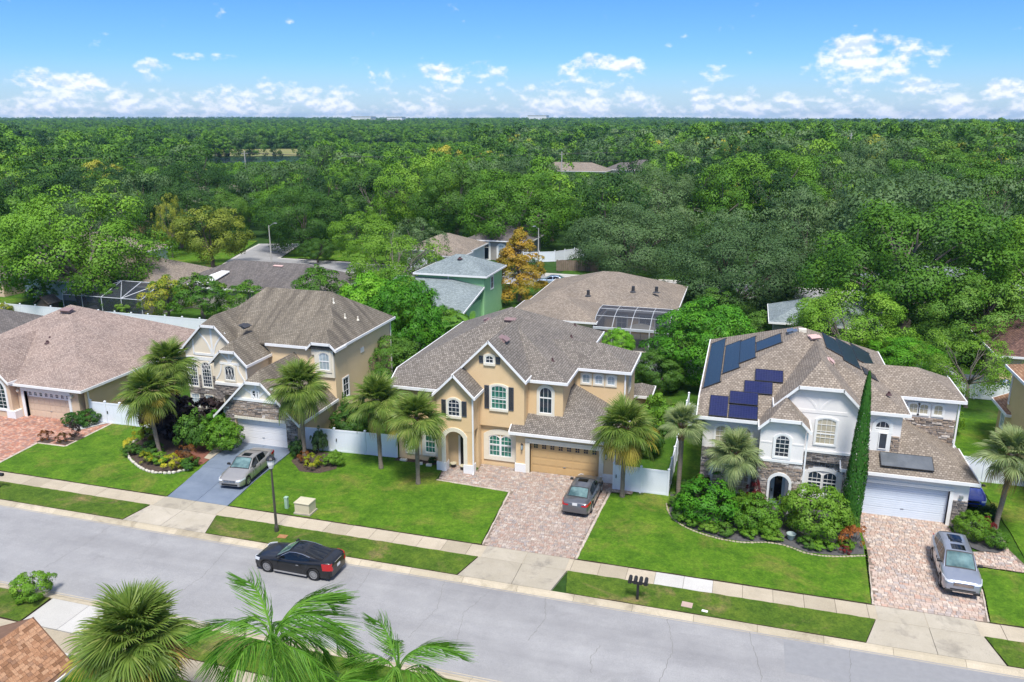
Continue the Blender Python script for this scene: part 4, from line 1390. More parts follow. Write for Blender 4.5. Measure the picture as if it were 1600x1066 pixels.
# half-timber pattern in white on the two cut gables
def gable_timbers(Hh, xc, y, z0, zc, wd, mat, band=True, dp=1.0):
    n = (0, -1, 0)
    board(Hh, [(xc, y, z0), (xc, y, zc - .12)], .16, n, .035 * dp, mat)
    for s_ in (-1, 1):
        pts = []
        for k in range(8):
            t = k / 7
            pts.append((xc + s_ * wd * (.06 + .52 * t * t + .2 * t), y, z0 + (zc - z0 - .2) * (.05 + .9 * t) * (1 - .12 * t)))
        board(Hh, pts, .13, n, .03 * dp, mat)
    if band:
        board(Hh, [(xc - wd, y, z0), (xc + wd, y, z0)], .2, n, .04 * dp, mat)
gable_timbers(H4, 3.15, 48.3, 5.45, 6.42, 1.05, 'stucco_white', False, .6)
gable_timbers(H4, 5.17, 49.9, 6.45, 8.1, 1.7, 'stucco_white', True, .6)
for z in (3.58, 4.75):
    board(H4, [(1.85, 48.3, z), (2.52, 48.3, z)], .1, (0, -1, 0), .02, 'stucco_white')
    board(H4, [(3.72, 48.3, z), (4.38, 48.3, z)], .1, (0, -1, 0), .02, 'stucco_white')
board(H4, [(1.8, 48.3, 3.58), (4.4, 48.3, 3.58)], .16, (0, -1, 0), .09, 'trim_white')
board(H4, [(4.42, 49.9, 3.84), (7.62, 49.9, 3.84)], .16, (0, -1, 0), .09, 'trim_white')
downspout(H4, 4.52, 48.28, 0, 5.6); downspout(H4, 14.06, 54.5, 3.2, 6.4)

# solar panels lying on the slopes
def pv_mat():
    m, nt, b = nmat('solar_cells')
    uv = N(nt, 'ShaderNodeUVMap').outputs[0]
    br = N(nt, 'ShaderNodeTexBrick'); br.offset = 0.0
    br.inputs['Scale'].default_value = 1.0
    br.inputs['Brick Width'].default_value = .16; br.inputs['Row Height'].default_value = .16; br.inputs['Mortar Size'].default_value = .008
    br.inputs['Color1'].default_value = (0.007, 0.011, 0.055, 1); br.inputs['Color2'].default_value = (0.010, 0.014, 0.07, 1); br.inputs['Mortar'].default_value = (0.03, 0.035, 0.10, 1)
    nt.links.new(uv, br.inputs['Vector'])
    nt.links.new(br.outputs[0], b.inputs['Base Color'])
    b.inputs['Roughness'].default_value = .08
    b.inputs['Specular IOR Level'].default_value = .6
    return m
M['pv'] = pv_mat()
M['thermal'] = pmat('thermal_mat_black', (0.012, 0.016, 0.02), (0.02, 0.025, 0.03), 3, 0.28, 0, spec=.6)
M['thermal_grey'] = pmat('collector_glass', (0.09, 0.10, 0.11), (0.14, 0.15, 0.16), 1.2, 0.12, 0, spec=.6)

def slope_panel(house, o, eu, ev, w, h, mat, name='solar_panel', lift=.09, th=.045, ribs=False, fr='metal_dark', header=False):
    """panel with frame; o = lower corner on the slope, eu / ev unit vectors along and up the slope"""
    o, eu, ev = Vector(o), Vector(eu).normalized(), Vector(ev).normalized()
    n = eu.cross(ev).normalized()
    if n.z < 0: n = -n
    def P(u, v, d): return o + eu * u + ev * v + n * d
    f = MB()
    t = .035
    f.ring([P(0, 0, lift), P(w, 0, lift), P(w, h, lift), P(0, h, lift)], [P(t, t, lift), P(w - t, t, lift), P(w - t, h - t, lift), P(t, h - t, lift)], n * th)
    for u in (w * .25, w * .75):
        f.tube([P(u, .1, .0), P(u, .1, lift)], .02, 4); f.tube([P(u, h - .1, 0), P(u, h - .1, lift)], .02, 4)
    r = f.build(name, M[fr], house)
    g_ = MB()
    if ribs:                              # rubber tubes side by side
        n_ = max(4, int((w if ribs == 'u' else h) / .12))
        g_.prism([P(t, t, lift + .004), P(w - t, t, lift + .004), P(w - t, h - t, lift + .004), P(t, h - t, lift + .004)], n * .02)
        for k in range(n_):
            if ribs == 'u':
                a = t + (w - 2 * t) * (k + .15) / n_; b = t + (w - 2 * t) * (k + .85) / n_
                g_.prism([P(a, t, lift + .024), P(b, t, lift + .024), P(b, h - t, lift + .024), P(a, h - t, lift + .024)], n * .014)
            else:
                a = t + (h - 2 * t) * (k + .15) / n_; b = t + (h - 2 * t) * (k + .85) / n_
                g_.prism([P(t, a, lift + .024), P(w - t, a, lift + .024), P(w - t, b, lift + .024), P(t, b, lift + .024)], n * .014)
    else:
        g_.prism([P(t, t, lift + .005), P(w - t, t, lift + .005), P(w - t, h - t, lift + .005), P(t, h - t, lift + .005)], n * (th - .012))
    g_.build('collector', M[mat], r, uv=True)
    if header:
        for u in ([0 - .05, w + .05] if header == 'both' else [w + .05]):
            MB().tube([P(u, -.08, lift + .02), P(u, h + .08, lift + .02)], .035, 6).build('header_pipe', M['metal_dark'], r)
    return r
# thermal mats on the western slope (ev up the slope = +x), runs along Y
evL, euL = (1, 0, .5), (0, 1, 0)
zL = lambda x: 6.55 + .5 * (x + 2.12)
for (x0, ya, yb) in ((-1.93, 51.85, 63.0), (-.78, 53.55, 60.6), (.24, 54.6, 60.2), (1.34, 55.95, 58.3)):
    slope_panel(H4, (x0, ya, zL(x0)), euL, evL, yb - ya, 1.17 if x0 < 1.3 else 1.8, 'thermal', 'thermal_panel', .04, .03, 'v', header='both')
# photovoltaic modules on the front slope
zF = hw
for (xa, ya) in ((1.28, 52.16), (.64, 51.10), (-.22, 50.13), (-.20, 49.02)):
    slope_panel(H4, (xa, ya, zF(ya)), (1, 0, 0), (0, 1, .5), 1.78, 1.13, 'pv')
slope_panel(H4, (-1.42, 49.02, zF(49.02)), (1, 0, 0), (0, 1, .5), 1.16, 1.82, 'pv')
evR = (-1, 0, .5)
zR = lambda x: 6.55 + .5 * (10.5 - x)
for (x0, ya, yb, w_) in ((6.92, 56.2, 60.2, 1.1), (8.05, 55.35, 61.0, 1.15), (9.4, 57.9, 62.0, 1.35), (9.05, 54.7, 56.2, .85)):
    slope_panel(H4, (x0, yb, zR(x0)), (0, -1, 0), evR, yb - ya, w_ * 1.1, 'thermal', 'thermal_panel', .04, .03, 'v', header='both')
slope_panel(H4, (9.03, 49.66, 3.1 + .5 * .41), (1, 0, 0), (0, 1, .5), 2.98, 1.14, 'thermal_grey', 'collector_panel', .12, .08, None, 'metal_dark')
roof_vent(H4, (3.72, 57.8, zL(3.72)), (-.45, 0, .9), 'thermal_grey', (.8, .6, .2))
roof_vent(H4, (5.0, 56.5, hw(56.5) + .02), (0.3, -.45, .9), 'vent_pink', (.75, .5, .16))
roof_vent(H4, (5.85, 54.0, 8.65), (.7, 0, .7), 'vent_pink', (.75, .55, .18))
pipe_vent(H4, (9.38, 52.06, 7.28), .28, .08)
MB().box(4.05, 4.55, 57.1, 57.5, 9.6, 9.85).build('ridge_cap', M['trim_cream'], H4)

# ---------------------------------------------------------------- the stone and half-timber house (blue driveway)
H2 = thing('half_timbered_house', 'cream half-timbered house with ledge stone and stained brown roof above blue driveway', 'house', (-36.5, 53, 0))
W = MB()
W.box(-43.0, -30.5, 53.9, 64.4, 0, 6.42)
W2 = MB()
W2.box(-43.75, -39.4, 53.0, 54.0, 0, 5.5); W2.box(-39.4, -36.5, 53.0, 54.0, 0, 5.5)
W2.box(-39.35, -36.5, 50.75, 52.99, 3.35, 5.55)
W2.box(-39.35, -38.72, 50.75, 52.99, 0, 3.34); W2.box(-37.62, -36.5, 50.75, 52.99, 0, 3.34)
W2.box(-38.73, -37.61, 52.42, 52.98, 0, 3.33)
W2.build('front_wall', M['stucco_cream'], H2)
W.box(-37.2, -30.85, 49.1, 54.0, 0, 2.1)
W.build('wall', M['stucco_tan2'], H2)
Wf = MB()
Wf.box(-36.95, -36.13, 48.4, 49.11, 0, 2.3); Wf.box(-31.78, -30.8, 48.4, 49.11, 0, 2.3); Wf.box(-36.13, -31.78, 48.4, 49.11, 2.16, 2.3)
Wf.build('garage_wall', M['stucco_tan2'], H2)
gable_wall(-37.1, -30.8, 48.4, .5, 2.305, 2.3, 1.0, -37.74, -30.46, 5.24).build('gable_wall', M['trim_cream'], H2)
gable_wall(-39.3, -36.5, 50.75, .4, 5.56, 5.62, 1.0, -39.55, -36.17, 6.66).build('gable_wall', M['stucco_cream'], H2)
gable_wall(-43.75, -38.4, 53.0, .5, 5.5, 5.62, 1.0, -44.05, -38.15, 7.92).build('gable_wall', M['stucco_cream'], H2)
# roofs
rz = 6.55 + 3.3
roof(H2, [[(-43.3, 53.6, 6.55), (-30.2, 53.6, 6.55), (-33.5, 59.17, rz), (-39.7, 59.17, rz)], [(-30.2, 53.6, 6.55), (-30.2, 64.74, 6.55), (-33.5, 59.17, rz)],
          [(-30.2, 64.74, 6.55), (-43.3, 64.74, 6.55), (-39.7, 59.17, rz), (-33.5, 59.17, rz)], [(-43.3, 64.74, 6.55), (-43.3, 53.6, 6.55), (-39.7, 59.17, rz)]], 'sh_brown',
     skip=[lambda A, B: abs(A.y - 53.6) < .01 and abs(B.y - 53.6) < .01])
fb = MB()
for a, b in ((-36.5, -32.62), ):
    fb.box(a, b, 53.54, 53.61, 6.36, 6.57)
fb.build('fascia', M['fascia'], H2)
# small cut gable over the east window
roof(H2, gable_faces(-32.7, -30.14, 53.45, 55.2, 6.50, 1.0, 6.98), 'sh_brown', skip=[lambda A, B: min(A.y, B.y) > 55])
gable_wall(-32.45, -30.5, 53.75, .2, 5.9, 6.5, 1.0, -32.7, -30.14, 6.98).build('gable_wall', M['stucco_cream'], H2)
# western wing: two steep cut gables side by side
roof(H2, gable_faces(-44.05, -38.15, 52.65, 58.2, 5.62, 1.0, 7.92), 'sh_brown', skip=[lambda A, B: min(A.y, B.y) > 58])
roof(H2, gable_faces(-39.55, -36.17, 50.45, 55.2, 5.62, 1.0, 6.66), 'sh_brown', skip=[lambda A, B: min(A.y, B.y) > 54])
# garage roof
roof(H2, gable_faces(-37.74, -30.46, 48.05, 54.0, 2.28, 1.0, 5.24)[0:3], 'sh_brown', skip=[lambda A, B: min(A.y, B.y) > 53.9])
garage_door(H2, 48.66, -36.13, -31.78, 2.16, 'door_white', 0, rows=4, ribbed=True)
stone_face(H2, '-y', 48.4, -36.98, -30.82, 2.34, 3.72, (), 'stone', 21, top=lambda u: 2.25 + (3.64 - abs(u + 34.1)) - .12)
stone_face(H2, '-y', 48.4, -31.76, -30.8, 0, 2.34, (), 'stone_grey', 22)
stone_face(H2, '-y', 48.4, -36.95, -36.15, 0, 2.34, (), 'stone_grey', 23)
lt = MB()
for k in range(30):                                    # soldier course over the garage door
    u = -36.13 + 4.35 * k / 30
    lt.box(u + .01, u + .135, 48.3, 48.4, 2.14, 2.34)
lt.build('soldier_course', M['trim_cream'], H2)['kind'] = 'stuff'
stone_face(H2, '-y', 50.75, -39.35, -36.5, 0, 3.75, ((-38.76, -37.58, 0, 3.0, .45),), 'stone_grey', 24)
stone_face(H2, '-y', 53.0, -43.75, -39.36, 0, 3.55, ((-43.68, -42.78, .6, 1.86), (-42.34, -41.44, .6, 1.86), (-43.74, -42.68, 2.42, 4), (-42.38, -41.34, 2.42, 4)), 'stone_grey', 25)
for a, b in ((-43.66, -42.76), (-42.30, -41.42)):
    window(H2, '-y', 53.0, a, b, 2.5, 4.66, .28, 4, 6, 'glass_dark', trim='trim_cream', tw=.1, cross=3.9)
    window(H2, '-y', 53.0, a + .06, b - .06, .66, 1.8, 0, 3, 3, 'glass_curtain', trim='trim_cream', tw=.06)
window(H2, '-y', 50.75, -38.38, -37.52, 4.2, 5.38, .15, 3, 1, 'glass_dark', trim='trim_cream', tw=.12, cross=4.25)
window(H2, '-y', 48.4, -34.43, -33.89, 3.72, 4.52, .1, 2, 3, 'glass_dark', trim='trim_white', tw=.1)
window(H2, '-y', 53.75, -31.78, -30.86, 4.7, 6.14, .2, 3, 0, 'glass_curtain', trim='trim_cream', tw=.17, split=.5)
MB().box(-32.2, -30.5, 53.74, 53.9, 4.1, 6.3).build('bay_panel', M['trim_cream'], H2)
window(H2, '+x', -30.5, 55.0, 55.9, 2.0, 3.6, 0, 2, 3, 'glass_dark', trim='trim_white', tw=.1)
MB().box(-30.5, -30.44, 58.3, 58.9, 4.9, 5.3).build('wall_vent', M['trim_white'], H2)
# timbers
gable_timbers(H2, -34.1, 48.4, 3.70, 5.2, 1.9, 'trim_white', False)
board(H2, [(-36.1, 48.4, 3.72), (-32.1, 48.4, 3.72)], .2, (0, -1, 0), .1, 'trim_white')
gable_timbers(H2, -41.1, 53.0, 5.35, 7.9, 1.75, 'trim_white')
board(H2, [(-42.9, 53.0, 5.3), (-42.9, 53.0, 6.6)], .14, (0, -1, 0), .04, 'trim_white')
board(H2, [(-43.75, 53.0, 4.95), (-39.4, 53.0, 4.95)], .3, (0, -1, 0), .03, 'trim_white')
gable_timbers(H2, -37.9, 50.75, 5.55, 6.62, .9, 'trim_white')
board(H2, [(-39.35, 50.75, 3.86), (-36.5, 50.75, 3.86)], .22, (0, -1, 0), .1, 'trim_white')
for s_ in (-1, 1):
    board(H2, [(-37.93 + s_ * (.75 + .55 * (k / 6) ** 2), 50.75, 5.4 - 1.2 * k / 6) for k in range(7)], .12, (0, -1, 0), .035, 'trim_white')
downspout(H2, -36.42, 50.74, 3.0, 5.5); downspout(H2, -30.42, 64.2, 0, 6.4)
MB().box(-38.4, -37.9, 52.36, 52.415, .05, 2.2).build('front_door', M['door_dark'], H2)
# wall line and small vents
roof_vent(H2, (-38.55, 53.9, 7.75), (.55, 0, .8), 'vent_dark', (.85, .6, .2))
roof_vent(H2, (-33.0, 50.9, 4.95), (.7, 0, .7), 'vent_dark', (.75, .5, .2))
for p, h in (((-32.75, 58.3, 9.1), .5), ((-31.6, 58.0, 7.95), .45), ((-31.1, 59.3, 7.5), .4)):
    pipe_vent(H2, p, h, .06, 'trim_cream')

# ---------------------------------------------------------------- the low peach house with the mauve roof
H1 = thing('bungalow', 'single-storey peach house with big mauve hip roof and peach garage door', 'house', (-58, 56, 0))
W = MB()
W.box(-67.4, -50.35, 49.0, 65.3, 0, 2.95)
W.box(-57.0, -56.3, 48.35, 49.01, 0, 2.95); W.box(-51.75, -50.75, 48.35, 49.01, 0, 2.95); W.box(-56.31, -51.74, 48.35, 49.01, 2.35, 2.95)
W.build('wall', M['stucco_peach'], H1)
MB().box(-50.36, -50.32, 48.6, 65.2, 0, 2.93).build('side_wall', M['stucco_tan'], H1)
gable_wall(-62.0, -57.05, 47.75, 1.3, 0, 3.25, .95, -62.4, -56.75).build('gable_wall', M['stucco_peach'], H1)
roof(H1, hip_faces(-67.9, -49.9, 47.85, 65.85, 3.06, .5), 'sh_mauve')
roof(H1, gable_faces(-62.4, -56.75, 47.4, 57.5, 3.25, .95), 'sh_mauve', skip=[lambda A, B: min(A.y, B.y) > 57])
window(H1, '-y', 47.75, -59.35, -57.55, .78, 3.3, .85, 4, 5, 'glass_dark', trim='trim_white', tw=.18)
garage_door(H1, 48.62, -56.30, -51.75, 2.35, 'door_peach', 8, frame='trim_white', arched=True)
gt = MB()
gt.box(-56.58, -56.3, 48.29, 48.7, 0, 2.36); gt.box(-51.75, -51.5, 48.29, 48.7, 0, 2.36); gt.box(-56.58, -51.5, 48.29, 48.7, 2.34, 2.62)
gt.build('garage_surround', M['trim_white'], H1)
MB().box(-57.65, -56.75, 47.62, 48.42, 0, .68).build('pier_base', M['trim_white'], H1)
for x in (-56.78, -51.3):
    l = MB().lathe((x, 48.2, 2.3), [(.05, -.12), (.12, -.05), (.13, .08), (.05, .16)], 8)
    l.box(x - .05, x + .05, 48.2, 48.35, 2.26, 2.4)
    l.build('wall_lamp', M['trim_cream'], H1)
downspout(H1, -50.33, 48.9, 0, 2.95, 1, 0)
roof_vent(H1, (-58.4, 56.0, 7.26), (0, -.45, .9), 'vent_mauve', (1.1, .7, .25))
pipe_vent(H1, (-57.3, 52.3, 5.28), .3, .11)
pipe_vent(H1, (-57.6, 52.9, 5.58), .2, .05)
# ---------------------------------------------------------------- vinyl fences
def fence(name, pts, h=1.83, label='', panel=2.4, gate_at=(), post_h=.12, cap=True, cat='fence', mat='vinyl', lattice=False, group=None):
    x, y = pts[0]
    F = thing(name, label, cat, (x, y, 0), group=group)
    for (a, b) in zip(pts[:-1], pts[1:]):
        A, B = Vector((*a, 0)), Vector((*b, 0))
        d = B - A
        n = max(1, round(d.length / panel))
        rz = math.atan2(d.y, d.x)
        for i in range(n + 1):
            if i == n and b != pts[-1]:
                continue
            p = A + d * (i / n)
            mb = MB().rbox((p.x, p.y, (h + post_h) / 2), (.13, .13, h + post_h), rz)
            po = mb.build('post', M[mat], F)
            MB().add([(p.x + sx * .09, p.y + sy * .09, h + post_h) for sx, sy in ((-1, -1), (1, -1), (1, 1), (-1, 1))] + [(p.x, p.y, h + post_h + .09)],
                     [(0, 1, 4), (1, 2, 4), (2, 3, 4), (3, 0, 4), (3, 2, 1, 0)]).build('post_cap', M[mat], po)
        for i in range(n):
            c = A + d * ((i + .5) / n)
            L = d.length / n - .13
            mb = MB()
            hh = h - .3 if lattice else h
            mb.rbox((c.x, c.y, hh - .07), (L, .06, .14), rz)
            mb.rbox((c.x, c.y, .12), (L, .06, .16), rz)
            k = max(3, int(L / .28))
            ux = d.normalized()
            for j in range(k):
                q = c + ux * (L * ((j + .5) / k - .5))
                mb.rbox((q.x, q.y, hh / 2 + .03), (L / k - .012, .036, hh - .26), rz)
            mb.rbox((c.x, c.y, hh / 2 + .03), (L, .02, hh - .3), rz)
            if lattice:
                for j in range(int(L / .12)):
                    q = c + ux * (L * ((j + .5) / int(L / .12) - .5))
                    mb.rbox((q.x, q.y, hh + .15), (.03, .02, .3), rz)
                mb.rbox((c.x, c.y, h - .03), (L, .06, .06), rz)
            p = mb.build('gate_panel' if i in gate_at else 'panel', M[mat], F)
            if i in gate_at:
                q = c - ux * (L / 2 - .1)
                nn = Vector((ux.y, -ux.x, 0))
                e = q + nn * .06
                MB().rbox((e.x, e.y, 1.0), (.05, .07, .22), rz).build('latch', M['metal_dark'], p)
    return F
fence('vinyl_fence', [(-50.2, 48.95), (-44.6, 49.15)], 1.8, 'white vinyl fence with gate between the mauve roofed house and garden palms', 1.4, (1,))
fence('vinyl_fence', [(-30.6, 48.9), (-23.3, 49.35)], 1.8, 'white vinyl fence joining the half-timbered house to the tan house', 2.4, (1,))
fence('vinyl_fence', [(-7.25, 48.75), (-3.65, 48.75), (-3.55, 64.5)], 1.8, 'white vinyl fence turning a corner on lawn east of tan garage', 1.9, (0,))
fence('vinyl_fence', [(-3.3, 61.8), (-1.75, 61.8)], 1.8, 'short white fence at the back corner of the stone fronted house', 1.6)
fence('vinyl_fence', [(14.15, 56.9), (15.25, 56.9), (19.8, 56.9)], 1.8, 'white vinyl fence behind the palm, ending at the yellow house', 1.8, (0,))
fence('vinyl_fence', [(15.2, 57.0), (15.4, 66.8)], 1.8, 'white fence running back from the stone fronted house past lawn', 2.2)
fence('vinyl_fence', [(-95, 75.0), (-31, 75.0)], 1.8, 'long white back fence behind the mauve roofed house and the garden trees', 2.4)
fence('vinyl_fence', [(-22.0, 75.0), (1.0, 75.0)], 1.8, 'white back fence beyond the tan house and the screened pool', 2.4)
fence('vinyl_fence', [(13.5, 75.6), (27.5, 75.6)], 1.75, 'white lattice-topped fence behind lawn beside the yellow house', 2.4, lattice=True)

# ---------------------------------------------------------------- cars
def paint(name, c, metal=0.6, rough=.28, coat=1.0):
    m, nt, b = nmat(name)
    b.inputs['Base Color'].default_value = (*c, 1)
    b.inputs['Metallic'].default_value = metal
    b.inputs['Roughness'].default_value = rough
    b.inputs['Coat Weight'].default_value = coat
    b.inputs['Coat Roughness'].default_value = .03
    return m
M['p_black'] = paint('paint_black', (0.004, 0.0045, 0.006), 0.0, .35, .55)
M['p_silver'] = paint('paint_silver_beige', (0.40, 0.38, 0.355), .5, .3)
M['p_grey'] = paint('paint_dark_grey', (0.14, 0.145, 0.155), .5, .28)
M['p_steel'] = paint('paint_blue_silver', (0.33, 0.36, 0.42), .55, .28)
M['p_blue'] = paint('paint_blue', (0.01, 0.05, 0.40), .1, .25)
M['p_pale'] = paint('paint_pale_blue', (0.35, 0.45, 0.58), .5, .3)
M['tyre'] = pmat('tyre_rubber', (0.012, 0.012, 0.013), None, 1, .75)
M['rim'] = pmat('rim_alloy', (0.55, 0.55, 0.56), None, 1, .3, metal=.8)
M['chrome'] = pmat('chrome', (0.75, 0.75, 0.76), None, 1, .12, metal=1.0)
M['lamp_red'] = pmat('lamp_red', (0.45, 0.01, 0.012), None, 1, .15, coat=.5)
M['lamp_clear'] = pmat('lamp_clear', (0.65, 0.67, 0.70), None, 1, .1, coat=.5)
M['plastic'] = pmat('plastic_black', (0.015, 0.015, 0.016), None, 1, .6)
M['windscreen'] = glass_mat('windscreen', (0.04, 0.085, 0.085), .03, .8, (0.17, 0.27, 0.26))
M['car_glass'] = glass_mat('car_glass', (0.006, 0.008, 0.010), .03, .6)
M['plate'] = pmat('plate_white', (0.7, 0.7, 0.68), None, 1, .5)

def lerp(tab, x):
    for (a, b) in zip(tab[:-1], tab[1:]):
        if x <= b[0]:
            t = (x - a[0]) / max(1e-6, b[0] - a[0])
            t = max(0, min(1, t))
            t = t * t * (3 - 2 * t) if len(a) < 3 else t
            return a[1] + (b[1] - a[1]) * t
    return tab[-1][1]
def plin(tab, x):
    return float(np.interp(x, [t[0] for t in tab], [t[1] for t in tab]))

def car(name, label, loc, rz, P, pm, group=None):
    """x runs from the nose (0) to the tail; built about the car's middle"""
    L, Wd, wb0, wb1, wr = P['L'], P['W'], P['axle'][0], P['axle'][1], P['wr']
    root = thing(name, label, P.get('cat', 'car'), (0, 0, 0), 0, group)
    ox = L / 2
    xs_ = sorted(set(list(np.linspace(0, L, 34)) + [0.03, 0.09, L - .03, L - .09] + [wb + wr * 1.13 * math.cos(t) for wb in (wb0, wb1) for t in np.linspace(0, math.pi, 11)]))
    hwid = lambda x: Wd / 2 * plin(P['plan'], x / L)
    ztop = lambda x: plin(P['deck'], x / L)
    zsill = P['sill']
    def zbot(x):
        z = plin([(0, zsill + .05), (.06, zsill), (.92, zsill), (1, zsill + .10)], x / L)
        for wb in (wb0, wb1):
            d = abs(x - wb)
            if d < wr * 1.13:
                z = max(z, wr + math.sqrt((wr * 1.13) ** 2 - d * d) * 1.0)
        return z
    body = MB()
    rows = []
    for x in xs_:
        w, zt, zb = hwid(x), ztop(x), zbot(x)
        zb = min(zb, zt - .12)
        zm = zb + (zt - zb) * .45
        sec = [(w * .955, zb), (w * .99, zb + (zt - zb) * .2), (w, zm), (w * .985, zb + (zt - zb) * .72), (w * .945, zt - .035), (w * .90, zt + .004), (w * .72, zt + .022), (w * .40, zt + .034), (0, zt + .038)]
        full = [(x - ox, -y, z) for y, z in sec] + [(x - ox, y, z) for y, z in sec[-2::-1]]
        rows.append(full)
    m = len(rows[0])
    v = [p for r in rows for p in r]
    f = []
    for i in range(len(rows) - 1):
        for j in range(m - 1):
            f.append((i * m + j, (i + 1) * m + j, (i + 1) * m + j + 1, i * m + j + 1))
    f.append(tuple(range(m)))
    f.append(tuple(range((len(rows) - 1) * m + m - 1, (len(rows) - 1) * m - 1, -1)))
    body.add(v, f)
    bo = body.build('body', M[pm], root, smooth=True)
    # smooth but keep the nose and tail crisp
    md = bo.modifiers.new('es', 'EDGE_SPLIT'); md.split_angle = R(42)
    # underside and wheel wells
    MB().box(.15 - ox, L - .15 - ox, -Wd * .44, Wd * .44, zsill - .03, .62).build('underbody', M['plastic'], root)
    # cabin
    c0, c1, c2, c3 = [t * L - ox for t in P['cabin']]        # windscreen foot, roof front, roof rear, rear screen foot
    zr, zb_ = P['roof'], P['belt']
    wB, wR = P['W'] / 2 * .90, P['W'] / 2 * P.get('roofw', .70)
    def cab_z(x):
        return plin([(c0, ztop(P['cabin'][0] * L) - .02), (c1, zr - .02), ((c1 + c2) / 2, zr), (c2, zr - P.get('drop', .03)), (c3, ztop(P['cabin'][3] * L) - .02)], x)
    def cab_w(x, z):
        base = ztop((x + ox)) - .03
        t = max(0, min(1, (z - base) / max(.05, zr - base)))
        taper = plin([(c0, .93), (c1, 1), (c2, .98), (c3, P.get('tailw', .86))], x)
        return (wB + (wR - wB) * t ** 1.15) * taper
    cx = list(np.linspace(c0, c3, 26))
    cab = MB()
    rows = []
    for x in cx:
        zt = cab_z(x)
        zb0 = ztop(x + ox) - .05
        sec = []
        for t in (0, .25, .5, .75, .92):
            z = zb0 + (zt - zb0) * t
            sec.append((cab_w(x, z), z))
        sec += [(cab_w(x, zt) * .93, zt + .004), (cab_w(x, zt) * .6, zt + .022), (0, zt + .03)]
        rows.append([(x, -y, z) for y, z in sec] + [(x, y, z) for y, z in sec[-2::-1]])
    m = len(rows[0])
    v = [p for r in rows for p in r]
    f = []
    for i in range(len(rows) - 1):
        for j in range(m - 1):
            f.append((i * m + j, (i + 1) * m + j, (i + 1) * m + j + 1, i * m + j + 1))
    cab.add(v, f)
    ro = cab.build('roof', M[pm], root, smooth=True)
    md = ro.modifiers.new('es', 'EDGE_SPLIT'); md.split_angle = R(40)
    # glass set a few millimetres proud of the cabin shell
    def strip(xa, xb, name, mat, wfac=.86, nx=14, lift=.026, za=None):
        mb = MB(); rr = []
        for x in np.linspace(xa, xb, nx):
            zt = cab_z(x)
            w = cab_w(x, zt) * wfac
            rr.append([(x, y * w, zt + .03 - .026 * abs(y) ** 2.2 + lift) for y in np.linspace(-1, 1, 9)])
        v = [p for r in rr for p in r]
        mb.add(v, [(i * 9 + j, (i + 1) * 9 + j, (i + 1) * 9 + j + 1, i * 9 + j + 1) for i in range(nx - 1) for j in range(8)])
        return mb.build(name, M[mat], root, smooth=True)
    strip(c0 + .01 * (c1 - c0), c0 + .99 * (c1 - c0), 'windscreen_seal', 'plastic', .93, 14, .017)
    strip(c2 + .02 * (c3 - c2), c2 + .97 * (c3 - c2), 'rear_window_seal', 'plastic', .92, 14, .017)
    strip(c0 + .09 * (c1 - c0), c0 + .92 * (c1 - c0), 'windscreen', 'windscreen')
    strip(c2 + .10 * (c3 - c2), c2 + (P.get('rg', .9)) * (c3 - c2), 'rear_window', P.get('rear_glass', 'windscreen'), .84)
    for (a, b) in P.get('sunroof', []):
        strip(a * L - ox, b * L - ox, 'sunroof', 'car_glass', .66, 4, .008)
    for s_ in (-1, 1):
        for (a, b) in P['side']:
            xa, xb = a * L - ox, b * L - ox
            mb = MB(); rr = []
            nn = 8
            for x in np.linspace(xa, xb, nn):
                zt = cab_z(x) - .04
                z0 = max(ztop(x + ox) - .01, 0)
                zt = max(zt, z0 + .01)
                rr.append([(x, s_ * (cab_w(x, z0 + (zt - z0) * t) + .008), z0 + (zt - z0) * t) for t in (0, .33, .66, 1)])
            v = [p for r in rr for p in r]
            mb.add(v, [(i * 4 + j, (i + 1) * 4 + j, (i + 1) * 4 + j + 1, i * 4 + j + 1) for i in range(nn - 1) for j in range(3)])
            mb.build('side_window', M['car_glass'], root, smooth=True)
        if P.get('chrome_line'):
            xa, xb = P['side'][0][0] * L - ox, P['side'][-1][1] * L - ox
            MB().tube([(x, s_ * (cab_w(x, max(ztop(x + ox) + .02, cab_z(x) - .045)) + .012), max(ztop(x + ox) + .02, cab_z(x) - .045)) for x in np.linspace(xa, xb, 12)], .014, 4).build('window_trim', M['chrome'], root)
        # mirror
        xm_ = c0 + .42 * (c1 - c0)
        zm_ = ztop(xm_ + ox) + .10
        mi = MB()
        mi.tube([(xm_, s_ * hwid(xm_ + ox) * .88, zm_ - .02), (xm_ + .02, s_ * (hwid(xm_ + ox) + .0), zm_ + .02)], .04, 5)
        mi.rbox((xm_ + .03, s_ * (hwid(xm_ + ox) + .03), zm_ + .05), (.13, .2, .14), 0, bev=.03)
        mi.build('mirror', M[P.get('mirror', 'plastic')], root)
        # door seams and handles
        for t in P['doors']:
            x = t * L - ox
            h = MB()
            w = hwid(t * L)
            h.box(x - .004, x + .004, min(s_ * (w - .03), s_ * (w + .003)), max(s_ * (w - .03), s_ * (w + .003)), zsill + .06, ztop(t * L) - .08)
            h.build('door_seam', M['plastic'], root)
        for t in P['handles']:
            x = t * L - ox
            w = hwid(t * L) * .99
            MB().rbox((x, s_ * (w + .012), ztop(t * L) - .18), (.17, .03, .03), 0).build('door_handle', M[P.get('hmat', pm)], root)
        MB().box(wb0 + wr * 1.2 - ox, wb1 - wr * 1.2 - ox, min(s_ * Wd * .478, s_ * Wd * .495), max(s_ * Wd * .478, s_ * Wd * .495), zsill - .02, zsill + .07).build('sill', M[P.get('sillm', 'plastic')], root)
        # lights
        hl = P['head']
